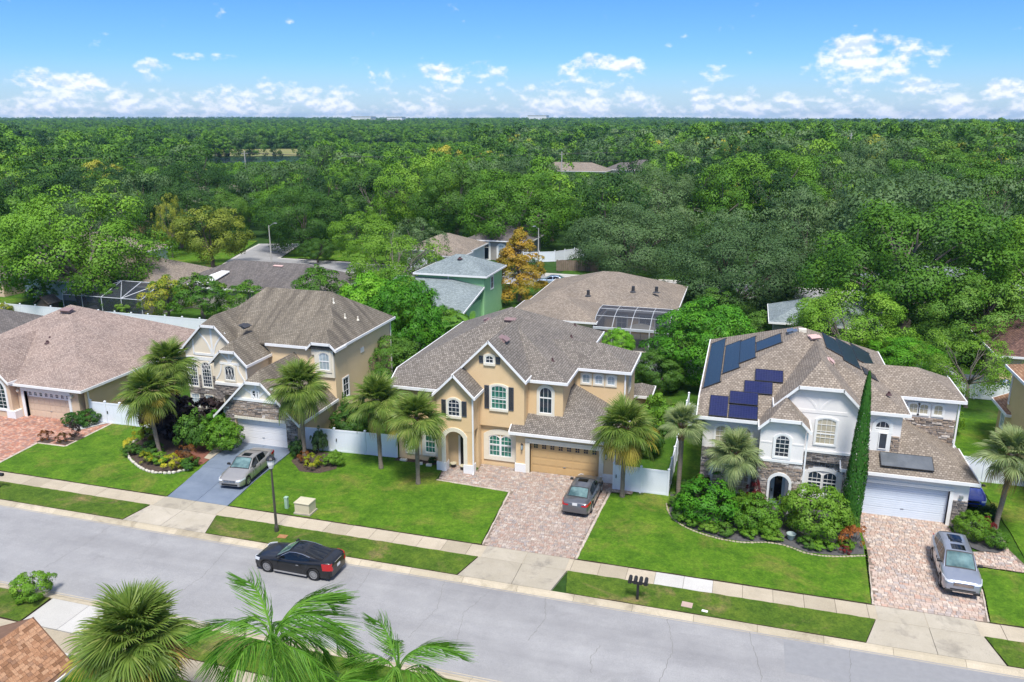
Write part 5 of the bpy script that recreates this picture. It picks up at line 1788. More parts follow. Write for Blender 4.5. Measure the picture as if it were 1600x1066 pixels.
        def lens(xa, xb, ya, yb, za, zb, nm, mat, front):
            mb = MB(); rr = []
            for k in range(6):
                t = k / 5
                y = ya + (yb - ya) * t
                xx = None
                # push the lens onto the body: find x where half width reaches y
                if front:
                    xx = 0.0
                    for q in np.linspace(0, L * .3, 90):
                        if hwid(q) * .985 >= y: xx = q; break
                else:
                    xx = L
                    for q in np.linspace(L, L * .7, 90):
                        if hwid(q) * .985 >= y: xx = q; break
                sg = -1 if front else 1
                rr.append([(xx - ox + sg * .012, s_ * (y + .006), za + (zb - za) * 0 + t * hl.get('rise', .03) * (1 if front else .4)), (xx - ox + sg * .012 + (-sg) * .05, s_ * (y + .004), zb + t * hl.get('rise', .03) * (1 if front else .4))])
            v = [p for r in rr for p in r]
            fs = [(2 * k, 2 * k + 2, 2 * k + 3, 2 * k + 1) for k in range(5)]
            mb.add(v, fs)
            o = mb.build(nm, M[mat], root)
            sm = o.modifiers.new('s', 'SOLIDIFY'); sm.thickness = .03; sm.offset = 0
            return o
        lens(0, 0, Wd / 2 * hl['y'][0], Wd / 2 * hl['y'][1], hl['z'][0], hl['z'][1], 'headlight', 'lamp_clear', True)
        tl = P['tail']
        lens(0, 0, Wd / 2 * tl['y'][0], Wd / 2 * tl['y'][1], tl['z'][0], tl['z'][1], 'tail_light', 'lamp_red', False)
        for wb in (wb0, wb1):
            y0 = s_ * (Wd / 2 - .235); y1 = s_ * (Wd / 2 - .012)
            wx = wb - ox
            wroot = link('wheel', None, root)
            t_ = MB(); n = 22
            prof = [(wr * .62, y0), (wr * .93, y0), (wr, y0 + (y1 - y0) * .15), (wr, y0 + (y1 - y0) * .85), (wr * .95, y1), (wr * .66, y1)]
            v = []
            for r_, y in prof:
                for k in range(n):
                    a = 2 * math.pi * k / n
                    v.append((wx + r_ * math.cos(a), y, wr + r_ * math.sin(a)))
            q = len(prof)
            fs = [(i * n + k, i * n + (k + 1) % n, ((i + 1) % q) * n + (k + 1) % n, ((i + 1) % q) * n + k) for i in range(q) for k in range(n)]
            t_.add(v, fs)
            t_.build('tyre', M['tyre'], wroot)
            rm = MB()
            yd = y1 - s_ * .035
            ring_o = [(wx + wr * .67 * math.cos(2 * math.pi * k / n), yd, wr + wr * .67 * math.sin(2 * math.pi * k / n)) for k in range(n)]
            ring_i = [(wx + wr * .57 * math.cos(2 * math.pi * k / n), yd, wr + wr * .57 * math.sin(2 * math.pi * k / n)) for k in range(n)]
            rm.ring(ring_o, ring_i, (0, s_ * .03, 0))
            for k in range(P.get('spokes', 5)):
                a = 2 * math.pi * (k + .25) / P.get('spokes', 5)
                da = .16 * 5 / P.get('spokes', 5)
                pts = [(wx + wr * r_ * math.cos(a + w_), yd, wr + wr * r_ * math.sin(a + w_)) for r_, w_ in ((.08, -.9), (.58, -da), (.58, da), (.08, .9))]
                rm.prism(pts, (0, s_ * .022, 0))
            rm.build('rim', M['rim'], wroot)
            MB().tube([(wx, yd - s_ * .06, wr), (wx, yd - s_ * .02, wr)], wr * .6, 14).build('brake_disc', M['plastic'], wroot)
    # grille, bumpers, plate
    gz, gw = P['grille'][0], P['grille'][1]
    gl = MB()
    for s_ in ((-1, 1) if P.get('kidney') else (0,)):
        yc = s_ * gw * .52
        gw2 = gw * .46 if P.get('kidney') else gw
        gl.rbox((-ox + .01, yc, (gz[0] + gz[1]) / 2), (.06, gw2 * 2, gz[1] - gz[0]), 0)
    g_ = gl.build('grille', M['plastic'], root)
    for k in range(3):
        z = gz[0] + (gz[1] - gz[0]) * (k + .5) / 3
        MB().box(-ox - .025, -ox + .0, -gw * .96, gw * .96, z - .012, z + .012).build('grille_bar', M['chrome'], g_)
    lo = MB().rbox((-ox + .03, 0, zsill + .14), (.08, Wd * .62, .13), 0)
    lo.build('air_intake', M['plastic'], root)
    if P.get('bumper_dark'):
        for xx in (-ox + .05, L - ox - .05):
            MB().rbox((xx, 0, zsill + .07), (.16, Wd * .86, .16), 0, bev=.03).build('bumper', M['plastic'], root)
            MB().rbox((xx + (-.07 if xx < 0 else .07), 0, zsill + .05), (.05, Wd * .5, .06), 0).build('skid_plate', M['chrome'], root)
    MB().rbox((L - ox - .005, 0, P['plate_z']), (.03, .31, .16), 0).build('licence_plate', M['plate'], root)
    if P.get('tail_bar'):
        MB().rbox((L - ox - .03, 0, P['tail_bar']), (.05, Wd * .4, .025), 0).build('tail_trim', M['chrome'], root)
    root.location = loc
    root.rotation_euler = (0, 0, rz)
    return root

SEDAN = dict(L=4.85, W=1.85, axle=(.88, 3.82), wr=.335, sill=.22, belt=.93, roof=1.45, drop=.06, roofw=.66,
             plan=[(0, .80), (.015, .86), (.05, .93), (.12, .985), (.3, 1), (.7, 1), (.88, .975), (.95, .93), (.985, .87), (1, .82)],
             deck=[(0, .60), (.012, .68), (.04, .74), (.15, .85), (.27, .93), (.45, .94), (.7, .97), (.83, 1.03), (.93, 1.03), (.985, .98), (1, .9)],
             cabin=(.27, .44, .70, .865), side=[(.355, .515), (.53, .72)], doors=(.32, .525, .73), handles=(.49, .70),
             head=dict(y=(.55, .96), z=(.60, .70), rise=.03), tail=dict(y=(.45, .96), z=(.78, .93)), grille=((.52, .66), .42), kidney=True, plate_z=.72, sunroof=[(.47, .57)], spokes=7)
c_sil = car('parked_car', 'silver beige sedan on the blue driveway, nose to the street', (-32.05, 43.75, .055), R(95), SEDAN, 'p_silver')
SED2 = dict(SEDAN); SED2.update(spokes=10, tail_bar=.80, plate_z=.88)
c_dk = car('parked_car', 'dark grey sedan parked tail outwards by the tan garage', (-8.85, 46.5, .06), R(-91.5), dict(SED2), 'p_grey')
COUPE = dict(SEDAN)
COUPE.update(L=4.78, W=1.88, axle=(.86, 3.74), wr=.355, sill=.21, roof=1.40, drop=.03, roofw=.64, tailw=.80,
             deck=[(0, .62), (.012, .70), (.05, .77), (.15, .86), (.27, .93), (.45, .95), (.65, .99), (.8, 1.06), (.93, 1.10), (.985, 1.06), (1, .95)],
             plan=[(0, .74), (.015, .82), (.05, .91), (.12, .98), (.3, 1), (.7, 1), (.88, .96), (.95, .90), (.985, .83), (1, .78)],
             cabin=(.27, .46, .62, .90), side=[(.36, .72)], doors=(.33, .62), handles=(.585,), head=dict(y=(.55, .93), z=(.60, .76), rise=.05), tail=dict(y=(.66, .93), z=(.66, 1.04)),
             kidney=False, grille=((.46, .66), .34), plate_z=.70, sunroof=[(.49, .585)], spokes=14, sillm='chrome', chrome_line=True, rear_glass='car_glass', hmat='chrome', tail_bar=1.0)
car('parked_car', 'glossy black coupe parked by the kerb on the street', (-22.27, 34.22, -.01), R(-0.6), COUPE, 'p_black')
SUV = dict(L=4.75, W=1.90, axle=(.93, 3.65), wr=.37, sill=.30, belt=1.06, roof=1.68, drop=.06, roofw=.70, tailw=.93,
           plan=[(0, .80), (.015, .87), (.05, .94), (.12, .985), (.3, 1), (.75, 1), (.9, .975), (.97, .93), (1, .88)],
           deck=[(0, .78), (.015, .88), (.05, .95), (.15, 1.02), (.25, 1.07), (.45, 1.07), (.8, 1.10), (.95, 1.12), (1, 1.05)],
           cabin=(.23, .40, .86, .975), side=[(.31, .50), (.515, .68), (.70, .86)], doors=(.29, .505, .70), handles=(.47, .66), head=dict(y=(.52, .97), z=(.80, .90), rise=.05), tail=dict(y=(.62, .85), z=(.85, 1.08)),
           grille=((.66, .82), .46), plate_z=.95, sunroof=[(.43, .55), (.60, .80)], spokes=5, bumper_dark=True, hmat='chrome')
car('parked_suv', 'silver blue sport utility car facing the street on pale pavers', (12.25, 43.6, .055), R(87.4), SUV, 'p_steel')
car('parked_car', 'blue car half hidden beside the white garage behind shrubs', (15.05, 54.6, 0.02), R(90), SEDAN, 'p_blue')
car('parked_car', 'pale blue sedan parked on the street beyond the orange tree', (-27.2, 113.9, 0.02), R(8), SED2, 'p_pale')

# ---------------------------------------------------------------- street furniture
M['lamp_post'] = pmat('lamp_post_bronze', (0.055, 0.05, 0.04), (0.075, 0.07, 0.055), 3, .5)
M['lamp_white'] = pmat('lamp_globe', (0.72, 0.70, 0.66), None, 1, .3)
M['box_tan'] = pmat('utility_tan', (0.50, 0.45, 0.31), (0.56, 0.51, 0.36), 3, .6)
M['ped_green'] = pmat('pedestal_green', (0.30, 0.45, 0.32), (0.35, 0.5, 0.37), 3, .6)
M['wood'] = pmat('weathered_wood', (0.17, 0.12, 0.085), (0.24, 0.18, 0.135), 2, .9)
M['conc_pole'] = pmat('pole_concrete', (0.40, 0.38, 0.34), (0.46, 0.44, 0.40), 2, .9)
L = thing('street_lamp', 'bronze street lamp with white lantern on the verge beside black coupe', 'lamp', (-25.72, 37.3, .07))
p = MB().lathe((-25.72, 37.3, .07), [(.13, 0), (.13, .3), (.085, .45), (.07, 2.5), (.055, 4.0), (.075, 4.03), (.1, 4.12), (.1, 4.2)], 10)
p.build('pole', M['lamp_post'], L, smooth=False)
MB().lathe((-25.72, 37.3, 4.2), [(.12, 0), (.20, .25), (.22, .55), (.20, .58)], 10).build('lantern', M['lamp_white'], L)
MB().lathe((-25.72, 37.3, 4.76), [(.27, 0), (.27, .05), (.18, .16), (.05, .22), (.03, .30)], 10).build('lamp_cap', M['metal_dark'], L)

def mailbox(root, x, y, z, rz=0):
    mb = MB()
    ca, sa = math.cos(rz), math.sin(rz)
    def P(u, v, w): return (x + u * ca - v * sa, y + u * sa + v * ca, z + w)
    sec = [(-.09, 0), (.09, 0), (.09, .13)] + [(.09 * math.cos(t), .13 + .09 * math.sin(t)) for t in np.linspace(.3, math.pi - .3, 6)] + [(-.09, .13)]
    mb.prism([P(u, -.25, w) for u, w in sec], Vector(P(0, .25, 0)) - Vector(P(0, -.25, 0)))
    b = mb.build('mailbox', M['metal_dark'], root)
    MB().prism([P(u * .86, -.262, .012 + w * .9) for u, w in sec], (Vector(P(0, .01, 0)) - Vector(P(0, 0, 0)))).build('door', M['plastic'], b)
    return b
Mb = thing('mailbox_stand', 'black post carrying four black mailboxes on the verge', 'mailbox', (-3.95, 36.4, .07))
MB().box(-4.01, -3.89, 36.34, 36.46, .05, 1.02).build('post', M['metal_dark'], Mb)
MB().box(-4.47, -3.43, 36.36, 36.44, .98, 1.06).build('crossbar', M['metal_dark'], Mb)
for i in range(4):
    mailbox(Mb, -4.36 + .27 * i, 36.4, 1.06)
Mb = thing('mailbox_stand', 'single black mailbox on a post by the pavement at frame edge', 'mailbox', (-46.9, 37.2, .07))
MB().box(-46.96, -46.84, 37.14, 37.26, .05, 1.0).build('post', M['metal_dark'], Mb)
mailbox(Mb, -46.9, 37.2, 1.0, R(90)); mailbox(Mb, -46.6, 37.2, 1.0, R(90))
Tb = thing('transformer_box', 'tan transformer box on the lawn beside pavement', 'utility box', (-25.35, 40.0, .06))
MB().rbox((-25.35, 40.0, .10), (1.15, .95, .12)).build('base_pad', M['apron'], Tb)
MB().rbox((-25.35, 40.0, .47), (1.02, .82, .68), bev=.05).build('cabinet', M['box_tan'], Tb)
MB().rbox((-25.35, 39.98, .84), (1.08, .88, .07), bev=.03).build('lid', M['box_tan'], Tb)
Pd = thing('cable_pedestal', 'slim pale green cable pedestal beside tan transformer box', 'utility box', (-26.75, 40.1, .06))
MB().rbox((-26.75, 40.1, .42), (.2, .18, .74)).build('post', M['ped_green'], Pd)
MB().rbox((-26.75, 40.1, .82), (.24, .22, .1), bev=.03).build('cap', M['ped_green'], Pd)
Uc = thing('meter_cover', 'rusty utility cover plate set in grass by street lamp', 'cover', (-25.05, 36.85, .08))
MB().rbox((-25.05, 36.85, .085), (.55, .38, .03), R(5), bev=.006).build('lid', pmat('rust_cover', (0.30, 0.13, 0.05), (0.38, 0.2, 0.09), 6, .9), Uc)
Uc = thing('meter_cover', 'pale pink utility cover plate in the verge past the mailboxes', 'cover', (-1.45, 36.6, .08))
MB().rbox((-1.45, 36.6, .085), (.55, .45, .03), R(-4), bev=.006).build('lid', pmat('pale_cover', (0.42, 0.30, 0.24), (0.48, 0.35, 0.29), 6, .9), Uc)
Uc = thing('meter_cover', 'small white cover plate in the verge grass', 'cover', (-.55, 36.3, .08))
MB().rbox((-.55, 36.3, .085), (.3, .16, .03), R(-8), bev=.006).build('lid', M['trim_white'], Uc)
# porch chairs and pots
Pt = thing('planter_pot', 'pale blue garden pot in planting bed before white house', 'pot', (3.9, 45.0, .05))
MB().lathe((3.9, 45.0, .05), [(.13, 0), (.2, .12), (.26, .38), (.29, .42), (.25, .42), (.22, .33)], 14).build('bowl', pmat('pot_glaze', (0.33, 0.40, 0.38), None, 1, .35), Pt, smooth=True)
for x, y, lb in ((-18.75, 48.95, 'yellow rimmed planter just inside the tan porch arch'), (-17.95, 48.75, 'second yellow rimmed planter nearer the downspout in porch arch')):
    Pt = thing('planter_pot', lb, 'pot', (x, y, .05))
    MB().lathe((x, y, .05), [(.12, 0), (.18, .1), (.22, .3), (.2, .3), (.18, .24)], 12).build('bowl', M['metal_dark'], Pt)
    MB().lathe((x, y, .33), [(.24, 0), (.24, .05), (.18, .06)], 12).build('rim', M['box_tan'], Pt)
for x, y, rz, w_ in ((-22.6, 48.95, 0, .5), (-21.2, 48.7, .4, .35), (-20.5, 48.65, .2, .4)):
    Pt = thing('edging_block', 'loose whitish edging block before the tan house windows' + (' at the fence end' if x < -22 else (' in the middle' if x < -21 else ' near the porch')), 'block', (x, y, .06))
    MB().rbox((x, y, .14), (w_, .22, .16), rz, bev=.03).build('block_body', M['trim_cream'], Pt)
# ---------------------------------------------------------------- bed edgings of single stones
def edging(name, label, pts, sz, mat, gap=.02, h=.14, z=.05):
    E_ = thing(name, label, 'edging', (pts[0][0], pts[0][1], 0))
    r = random.Random(5)
    acc = 0.0
    P = [Vector((*p, 0)) for p in pts]
    # catmull-rom through the points
    Q = []
    for i in range(len(P) - 1):
        p0, p1, p2, p3 = P[max(0, i - 1)], P[i], P[i + 1], P[min(len(P) - 1, i + 2)]
        for k in range(12):
            t = k / 12
            Q.append(.5 * ((2 * p1) + (p2 - p0) * t + (2 * p0 - 5 * p1 + 4 * p2 - p3) * t * t + (3 * p1 - p0 - 3 * p2 + p3) * t ** 3))
    Q.append(P[-1])
    i = 0
    cur = Q[0]
    n = 0
    variants = []
    for v_ in range(6):
        mb = MB()
        bm = bmesh.new()
        bmesh.ops.create_icosphere(bm, subdivisions=1, radius=.5)
        for vv in bm.verts:
            vv.co *= r.uniform(.8, 1.15)
            vv.co.z = max(vv.co.z, -.42)
        me = bpy.data.meshes.new('stone'); bm.to_mesh(me); bm.free()
        me.materials.append(M[mat])
        variants.append(me)
    while i < len(Q) - 1:
        s_ = sz * r.uniform(.75, 1.3)
        rest = s_
        a = cur
        while i < len(Q) - 1 and (Q[i + 1] - cur).length < rest:
            rest -= (Q[i + 1] - cur).length
            i += 1; cur = Q[i]
        if i < len(Q) - 1:
            cur = cur + (Q[i + 1] - cur).normalized() * rest
        d = cur - a
        if d.length < .05: break
        o = link('stone', variants[r.randrange(6)], E_)
        m_ = (a + cur) / 2
        o.location = (m_.x - E_.location.x, m_.y - E_.location.y, z + h * .35)
        o.scale = (d.length * 1.08, sz * r.uniform(.6, .85), h * r.uniform(.8, 1.25))
        o.rotation_euler = (0, 0, math.atan2(d.y, d.x))
    return E_
M['edge_stone'] = pmat('edging_stone', (0.50, 0.45, 0.36), (0.64, 0.60, 0.52), 3, .9)
M['edge_conc'] = pmat('edging_concrete', (0.33, 0.28, 0.19), (0.42, 0.36, 0.25), 3, .9)
edging('stone_edging', 'whitish stones curving round the palm and croton bed', [(-43.9, 46.8), (-43.6, 45.6), (-42.4, 44.0), (-41.0, 43.0), (-39.6, 42.3), (-38.4, 42.05), (-37.2, 42.4), (-36.5, 43.2)], .32, 'edge_stone', h=.24)
edging('stone_edging', 'low tan kerb curving round the shrub bed before white house', [(-3.6, 47.6), (-3.35, 46.4), (-2.75, 45.3), (-1.7, 44.45), (-.2, 43.9), (1.2, 43.85), (2.6, 44.25), (3.6, 44.15), (4.8, 43.6), (6.2, 43.7), (7.9, 44.3)], .2, 'edge_conc', h=.09)
def mulch(pts, mat, name='mulch_bed', z=.075, seed=3):
    P = ragged(pts, .4, .04, seed)
    mb = MB().add([(x, y, z) for x, y in P], [tuple(range(len(P)))])
    a = sum(P[i][0] * P[(i + 1) % len(P)][1] - P[(i + 1) % len(P)][0] * P[i][1] for i in range(len(P)))
    if a < 0: mb.f[-1] = mb.f[-1][::-1]
    return structure(name, mb, mat)
M['mulch'] = pmat('bark_mulch', (0.045, 0.03, 0.022), (0.10, 0.07, 0.05), 9, .95, .5, 30)
M['mulch_red'] = pmat('red_mulch', (0.16, 0.06, 0.04), (0.26, 0.10, 0.065), 7, .95, .5, 30)
M['mulch_grey'] = pmat('grey_mulch', (0.06, 0.06, 0.062), (0.11, 0.105, 0.10), 9, .95, .5, 30)
M['gravel'] = pmat('white_gravel', (0.35, 0.34, 0.33), (0.6, 0.59, 0.57), 12, .95, .5, 30)
mulch([(-43.8, 48.9), (-43.7, 46.8), (-43.45, 45.6), (-42.3, 44.05), (-40.95, 43.1), (-39.6, 42.42), (-38.4, 42.2), (-37.3, 42.5), (-36.6, 43.3), (-36.6, 46), (-36.5, 48.9)], M['mulch'])
mulch([(-38.6, 46.0), (-36.75, 43.6), (-36.15, 44.3), (-36.5, 48.5), (-38.3, 50.5), (-38.9, 50.5)], M['mulch_red'], 'brick_path', .085, 4)
slabs([[(-36.75, 45.2), (-36.2, 45.1), (-36.45, 47.6), (-37.4, 47.8)]], 'apron', 'entry_slab', .10)
mulch([(-3.5, 49.3), (-3.3, 46.5), (-2.65, 45.4), (-1.6, 44.55), (-.2, 44.02), (1.2, 43.98), (2.6, 44.38), (3.6, 44.28), (4.8, 43.74), (6.2, 43.84), (7.85, 44.45), (8.0, 49.4)], M['mulch_grey'])
mulch([(13.6, 47.3), (14.3, 46.7), (15.2, 46.75), (15.75, 47.4), (15.9, 49.2), (15.4, 51), (13.9, 50.0), (13.3, 49.4)], M['mulch_grey'], seed=8)
mulch([(-23.3, 49.4), (-19.8, 49.4), (-19.8, 48.9), (-23.3, 48.8)], M['mulch'], seed=9)
mulch([(-30.6, 48.3), (-30.4, 46.6), (-28.9, 45.2), (-27.4, 45.3), (-26.6, 46.3), (-27.0, 47.6), (-28.4, 48.6), (-30.4, 48.8)], M['mulch'], seed=10)
mulch([(-52.0, 47.6), (-49.9, 46.9), (-48.75, 48.9), (-49.6, 49.0), (-51.5, 48.3)], M['gravel'], 'gravel_bed', .085, seed=12)
for x, y in ((-50.5, 44.55), (-48.75, 45.6), (-48.95, 44.7)):
    mulch([(x - .6, y - .35), (x + .5, y - .35), (x + .6, y + .35), (x - .5, y + .35)], M['mulch'], z=.09, seed=13)
# ---------------------------------------------------------------- foliage
def leafmat(name, stops, trans=.17, rough=.5, rnd=.6, nz=0.0, tcol=None, k=1.5):
    stops = [(p, (min(.6, c[0] * k * 1.05), min(.6, c[1] * k), c[2] * k)) for p, c in stops]
    return tone_mat(name, stops, rough, nz=nz, nscale=.4, spec=.16, rnd=rnd, trans=trans, tcol=tcol)
LM = {
    'oak': leafmat('leaf_oak', [(0.0, (0.018, 0.055, 0.010)), (0.4, (0.038, 0.095, 0.014)), (0.75, (0.065, 0.145, 0.018)), (1.0, (0.11, 0.20, 0.028))]),
    'bright': leafmat('leaf_bright', [(0.0, (0.032, 0.09, 0.010)), (0.4, (0.062, 0.15, 0.013)), (0.75, (0.10, 0.21, 0.018)), (1.0, (0.16, 0.27, 0.03))]),
    'grey': leafmat('leaf_live_oak', [(0.0, (0.036, 0.078, 0.026)), (0.45, (0.062, 0.117, 0.040)), (0.8, (0.094, 0.158, 0.058)), (1.0, (0.13, 0.19, 0.08))], .2, k=1.42),
    'dark': leafmat('leaf_dark', [(0.0, (0.011, 0.036, 0.009)), (0.5, (0.024, 0.064, 0.014)), (1.0, (0.05, 0.11, 0.022))], .22),
    'mango': leafmat('leaf_mango', [(0.0, (0.02, 0.085, 0.008)), (0.35, (0.042, 0.15, 0.010)), (0.7, (0.09, 0.25, 0.014)), (1.0, (0.17, 0.34, 0.03))], k=1.42),
    'lime': leafmat('leaf_lime', [(0.0, (0.05, 0.12, 0.012)), (0.5, (0.11, 0.22, 0.022)), (1.0, (0.2, 0.32, 0.06))], .35, k=1.42),
    'yellowgreen': leafmat('leaf_yellow_green', [(0.0, (0.055, 0.085, 0.012)), (0.45, (0.12, 0.145, 0.018)), (0.8, (0.21, 0.20, 0.025)), (1.0, (0.27, 0.23, 0.05))], k=2.1),
    'mangoyel': leafmat('leaf_mango_yellowing', [(0.0, (0.02, 0.07, 0.010)), (0.45, (0.055, 0.14, 0.013)), (0.75, (0.14, 0.20, 0.018)), (1.0, (0.32, 0.26, 0.03))], k=1.42),
    'orange': leafmat('leaf_cypress_orange', [(0.0, (0.09, 0.11, 0.014)), (0.35, (0.19, 0.15, 0.018)), (0.7, (0.33, 0.20, 0.025)), (1.0, (0.42, 0.29, 0.05))], .3, tcol=(1.2, 1.0, .5), k=1.7),
    'purple': leafmat('leaf_dark_purple', [(0.0, (0.012, 0.010, 0.010)), (0.6, (0.024, 0.016, 0.016)), (1.0, (0.04, 0.028, 0.02))], .1, .35, tcol=(1, .8, .6), k=1.2),
    'red': leafmat('leaf_red', [(0.0, (0.07, 0.012, 0.016)), (0.5, (0.16, 0.022, 0.022)), (1.0, (0.35, 0.06, 0.03))], .2, tcol=(1.1, .8, .6), k=1.2),
    'croton': leafmat('leaf_croton_yellow', [(0.0, (0.06, 0.12, 0.01)), (0.3, (0.22, 0.26, 0.015)), (0.6, (0.46, 0.42, 0.03)), (1.0, (0.62, 0.55, 0.09))], .2, k=1.2),
    'crotonred': leafmat('leaf_croton_red', [(0.0, (0.05, 0.05, 0.01)), (0.35, (0.12, 0.055, 0.015)), (0.7, (0.28, 0.10, 0.03)), (1.0, (0.38, 0.24, 0.05))], .2, tcol=(1.1, .8, .6), k=1.2),
    'hedge': leafmat('leaf_hedge', [(0.0, (0.014, 0.05, 0.008)), (0.5, (0.03, 0.09, 0.012)), (1.0, (0.065, 0.155, 0.02))]),
    'palm': leafmat('leaf_sabal', [(0.0, (0.055, 0.10, 0.016)), (0.45, (0.098, 0.165, 0.028)), (0.8, (0.16, 0.225, 0.046)), (1.0, (0.25, 0.29, 0.085))], .22, .4, rnd=.3, k=1.2),
    'palmgrey': leafmat('leaf_sabal_pale', [(0.0, (0.09, 0.14, 0.055)), (0.5, (0.16, 0.22, 0.085)), (1.0, (0.27, 0.32, 0.14))], .22, .4, rnd=.3, k=1.2),
    'palmdead': leafmat('leaf_sabal_dead', [(0.0, (0.09, 0.06, 0.022)), (0.5, (0.17, 0.115, 0.04)), (1.0, (0.28, 0.20, 0.075))], .12, .7, tcol=(1.1, .9, .6), k=1.2),
    'palmyel': leafmat('leaf_sabal_yellow', [(0.0, (0.11, 0.12, 0.02)), (0.5, (0.22, 0.21, 0.03)), (1.0, (0.34, 0.28, 0.05))], .2, .5, k=1.2),
    'queen': leafmat('leaf_queen', [(0.0, (0.035, 0.10, 0.012)), (0.5, (0.075, 0.19, 0.02)), (1.0, (0.16, 0.29, 0.045))], .3, .4, rnd=.3, k=1.5),
    'banana': leafmat('leaf_banana', [(0.0, (0.05, 0.13, 0.015)), (1.0, (0.12, 0.25, 0.03))], .35, .4, k=1.42),
    'cypress': leafmat('leaf_cypress', [(0.0, (0.012, 0.055, 0.010)), (0.5, (0.028, 0.10, 0.014)), (1.0, (0.06, 0.155, 0.025))], .15, k=1.5),
}
M['bark'] = pmat('bark_grey', (0.13, 0.11, 0.09), (0.21, 0.18, 0.15), 5, .95, .6, 14, kind='Object')
M['bark_dark'] = pmat('bark_dark', (0.05, 0.04, 0.032), (0.09, 0.072, 0.058), 5, .95, .6, 14, kind='Object')
M['bark_palm'] = pmat('bark_palm', (0.17, 0.135, 0.10), (0.27, 0.22, 0.17), 6, .95, .6, 12, kind='Object')
M['bark_boot'] = pmat('bark_boot', (0.20, 0.11, 0.05), (0.34, 0.20, 0.10), 6, .95, .6, 12, kind='Object')

def quad_mesh(name, V, T, mat, nrm=None):
    """V: (n, 4, 3) corners, T: (n,) tone"""
    n = len(V)
    me = bpy.data.meshes.new(name)
    me.vertices.add(n * 4); me.loops.add(n * 4); me.polygons.add(n)
    me.vertices.foreach_set('co', np.ascontiguousarray(V.reshape(-1), dtype=np.float32))
    me.loops.foreach_set('vertex_index', np.arange(n * 4, dtype=np.int32))
    me.polygons.foreach_set('loop_start', np.arange(0, n * 4, 4, dtype=np.int32))
    me.update(calc_edges=True)
    me.materials.append(mat)
    at = me.attributes.new('tone', 'FLOAT', 'FACE')
    at.data.foreach_set('value', np.ascontiguousarray(T, dtype=np.float32))
    if nrm is not None:
        me.shade_smooth()
        me.normals_split_custom_set(np.repeat(nrm, 4, axis=0))
    return me

def unit(a):
    return a / np.maximum(1e-9, np.linalg.norm(a, axis=-1, keepdims=True))

def leaf_quads(C, Nrm, ln, asp, g, droop=.15):
    """pointed leaf quads, random direction within the plane across Nrm"""
    n = len(C)
    t = unit(np.cross(Nrm, unit(g.normal(size=(n, 3)))))
    b = np.cross(Nrm, t)
    l = ln[:, None] * .5
    w = l * asp
    tip = C + t * l - Nrm * l * droop
    base = C - t * l * .9
    return np.stack([base, C - b * w - t * l * .1, tip, C + b * w - t * l * .1], axis=1)

def blob_crown(seed, rad, zc, nblob, br, per, ln, asp=.55, jit=.42, up=.35, core=.45, shape='round', flat=.92, tonevar=.15, inner=.0):
    """leaves gathered in clumps that fill a crown: rad = (rx, ry, rz) about height zc"""
    g = np.random.default_rng(seed)
    rx, ry, rz = rad
    cs, rs = [], []
    k = 0
    while len(cs) < nblob:
        d = unit(g.normal(size=3))
        if d[2] < -.88: continue
        if shape == 'cone':
            t = g.uniform(0, 1) ** .8
            a = g.uniform(0, 2 * math.pi)
            rr = (1 - t) ** .85 * g.uniform(.55, 1.0)
            p = np.array([math.cos(a) * rr * rx, math.sin(a) * rr * ry, zc - rz + 2 * rz * t])
            r = g.uniform(*br) * (1.05 - .6 * t)
        elif shape == 'column':
            t = g.uniform(0, 1)
            a = g.uniform(0, 2 * math.pi)
            prof = min(1, (1 - t) ** .55 * 1.15) * (.75 + .25 * min(1, t * 5))
            rr = prof * (g.uniform(.74, .86) if g.random() < .85 else g.uniform(.2, .7))
            p = np.array([math.cos(a) * rr * rx, math.sin(a) * rr * ry, zc - rz + 2 * rz * t])
            r = g.uniform(*br) * (1 - .5 * t)
        else:
            lob = 1 + .16 * math.sin(3 * math.atan2(d[1], d[0]) + seed) + .10 * math.sin(5 * d[2] * 2 + seed * 1.7)
            q = g.uniform(core, 1.0) ** .6
            z = d[2] * (rz if d[2] > 0 else rz * flat)
            p = np.array([d[0] * rx * lob * q, d[1] * ry * lob * q, zc + z * q * (1 + .12 * g.normal())])
            r = g.uniform(*br)
        cs.append(p); rs.append(r)
    cs, rs = np.array(cs), np.array(rs)
    V, T, NN = [], [], []
    cen = np.array([0, 0, zc - rz * .25])
    for c, r in zip(cs, rs):
        m = max(6, int(per * (r / np.mean(rs)) ** 2))
        o = c - cen
        if shape in ('cone', 'column'):
            o = np.array([c[0], c[1], .35 * rx])
        o = unit(o / np.array([rx, ry, rz]))
        d = unit(g.normal(size=(m, 3)) + o * .95 + np.array([0, 0, up]))
        rr = r * g.uniform(.5, 1.08, size=(m, 1)) ** .6
        sq = np.array([1.0, 1.0, .8])
        C = c + d * rr * sq
        nn = unit(d + g.normal(size=(m, 3)) * jit + np.array([0, 0, .25]))
        L_ = ln * g.uniform(.65, 1.35, size=m)
        V.append(leaf_quads(C, nn, L_, asp, g))
        T.append(np.clip(g.uniform(.5 - tonevar, .5 + tonevar) + g.normal(size=m) * .055, 0, 1))
        NN.append(unit(o * .75 + nn * .5) if shape == 'column' else unit(d * .74 + nn * .20 + o * .25 + np.array([0, 0, .10])))
    return np.concatenate(V), np.concatenate(T), cs, rs, np.concatenate(NN)

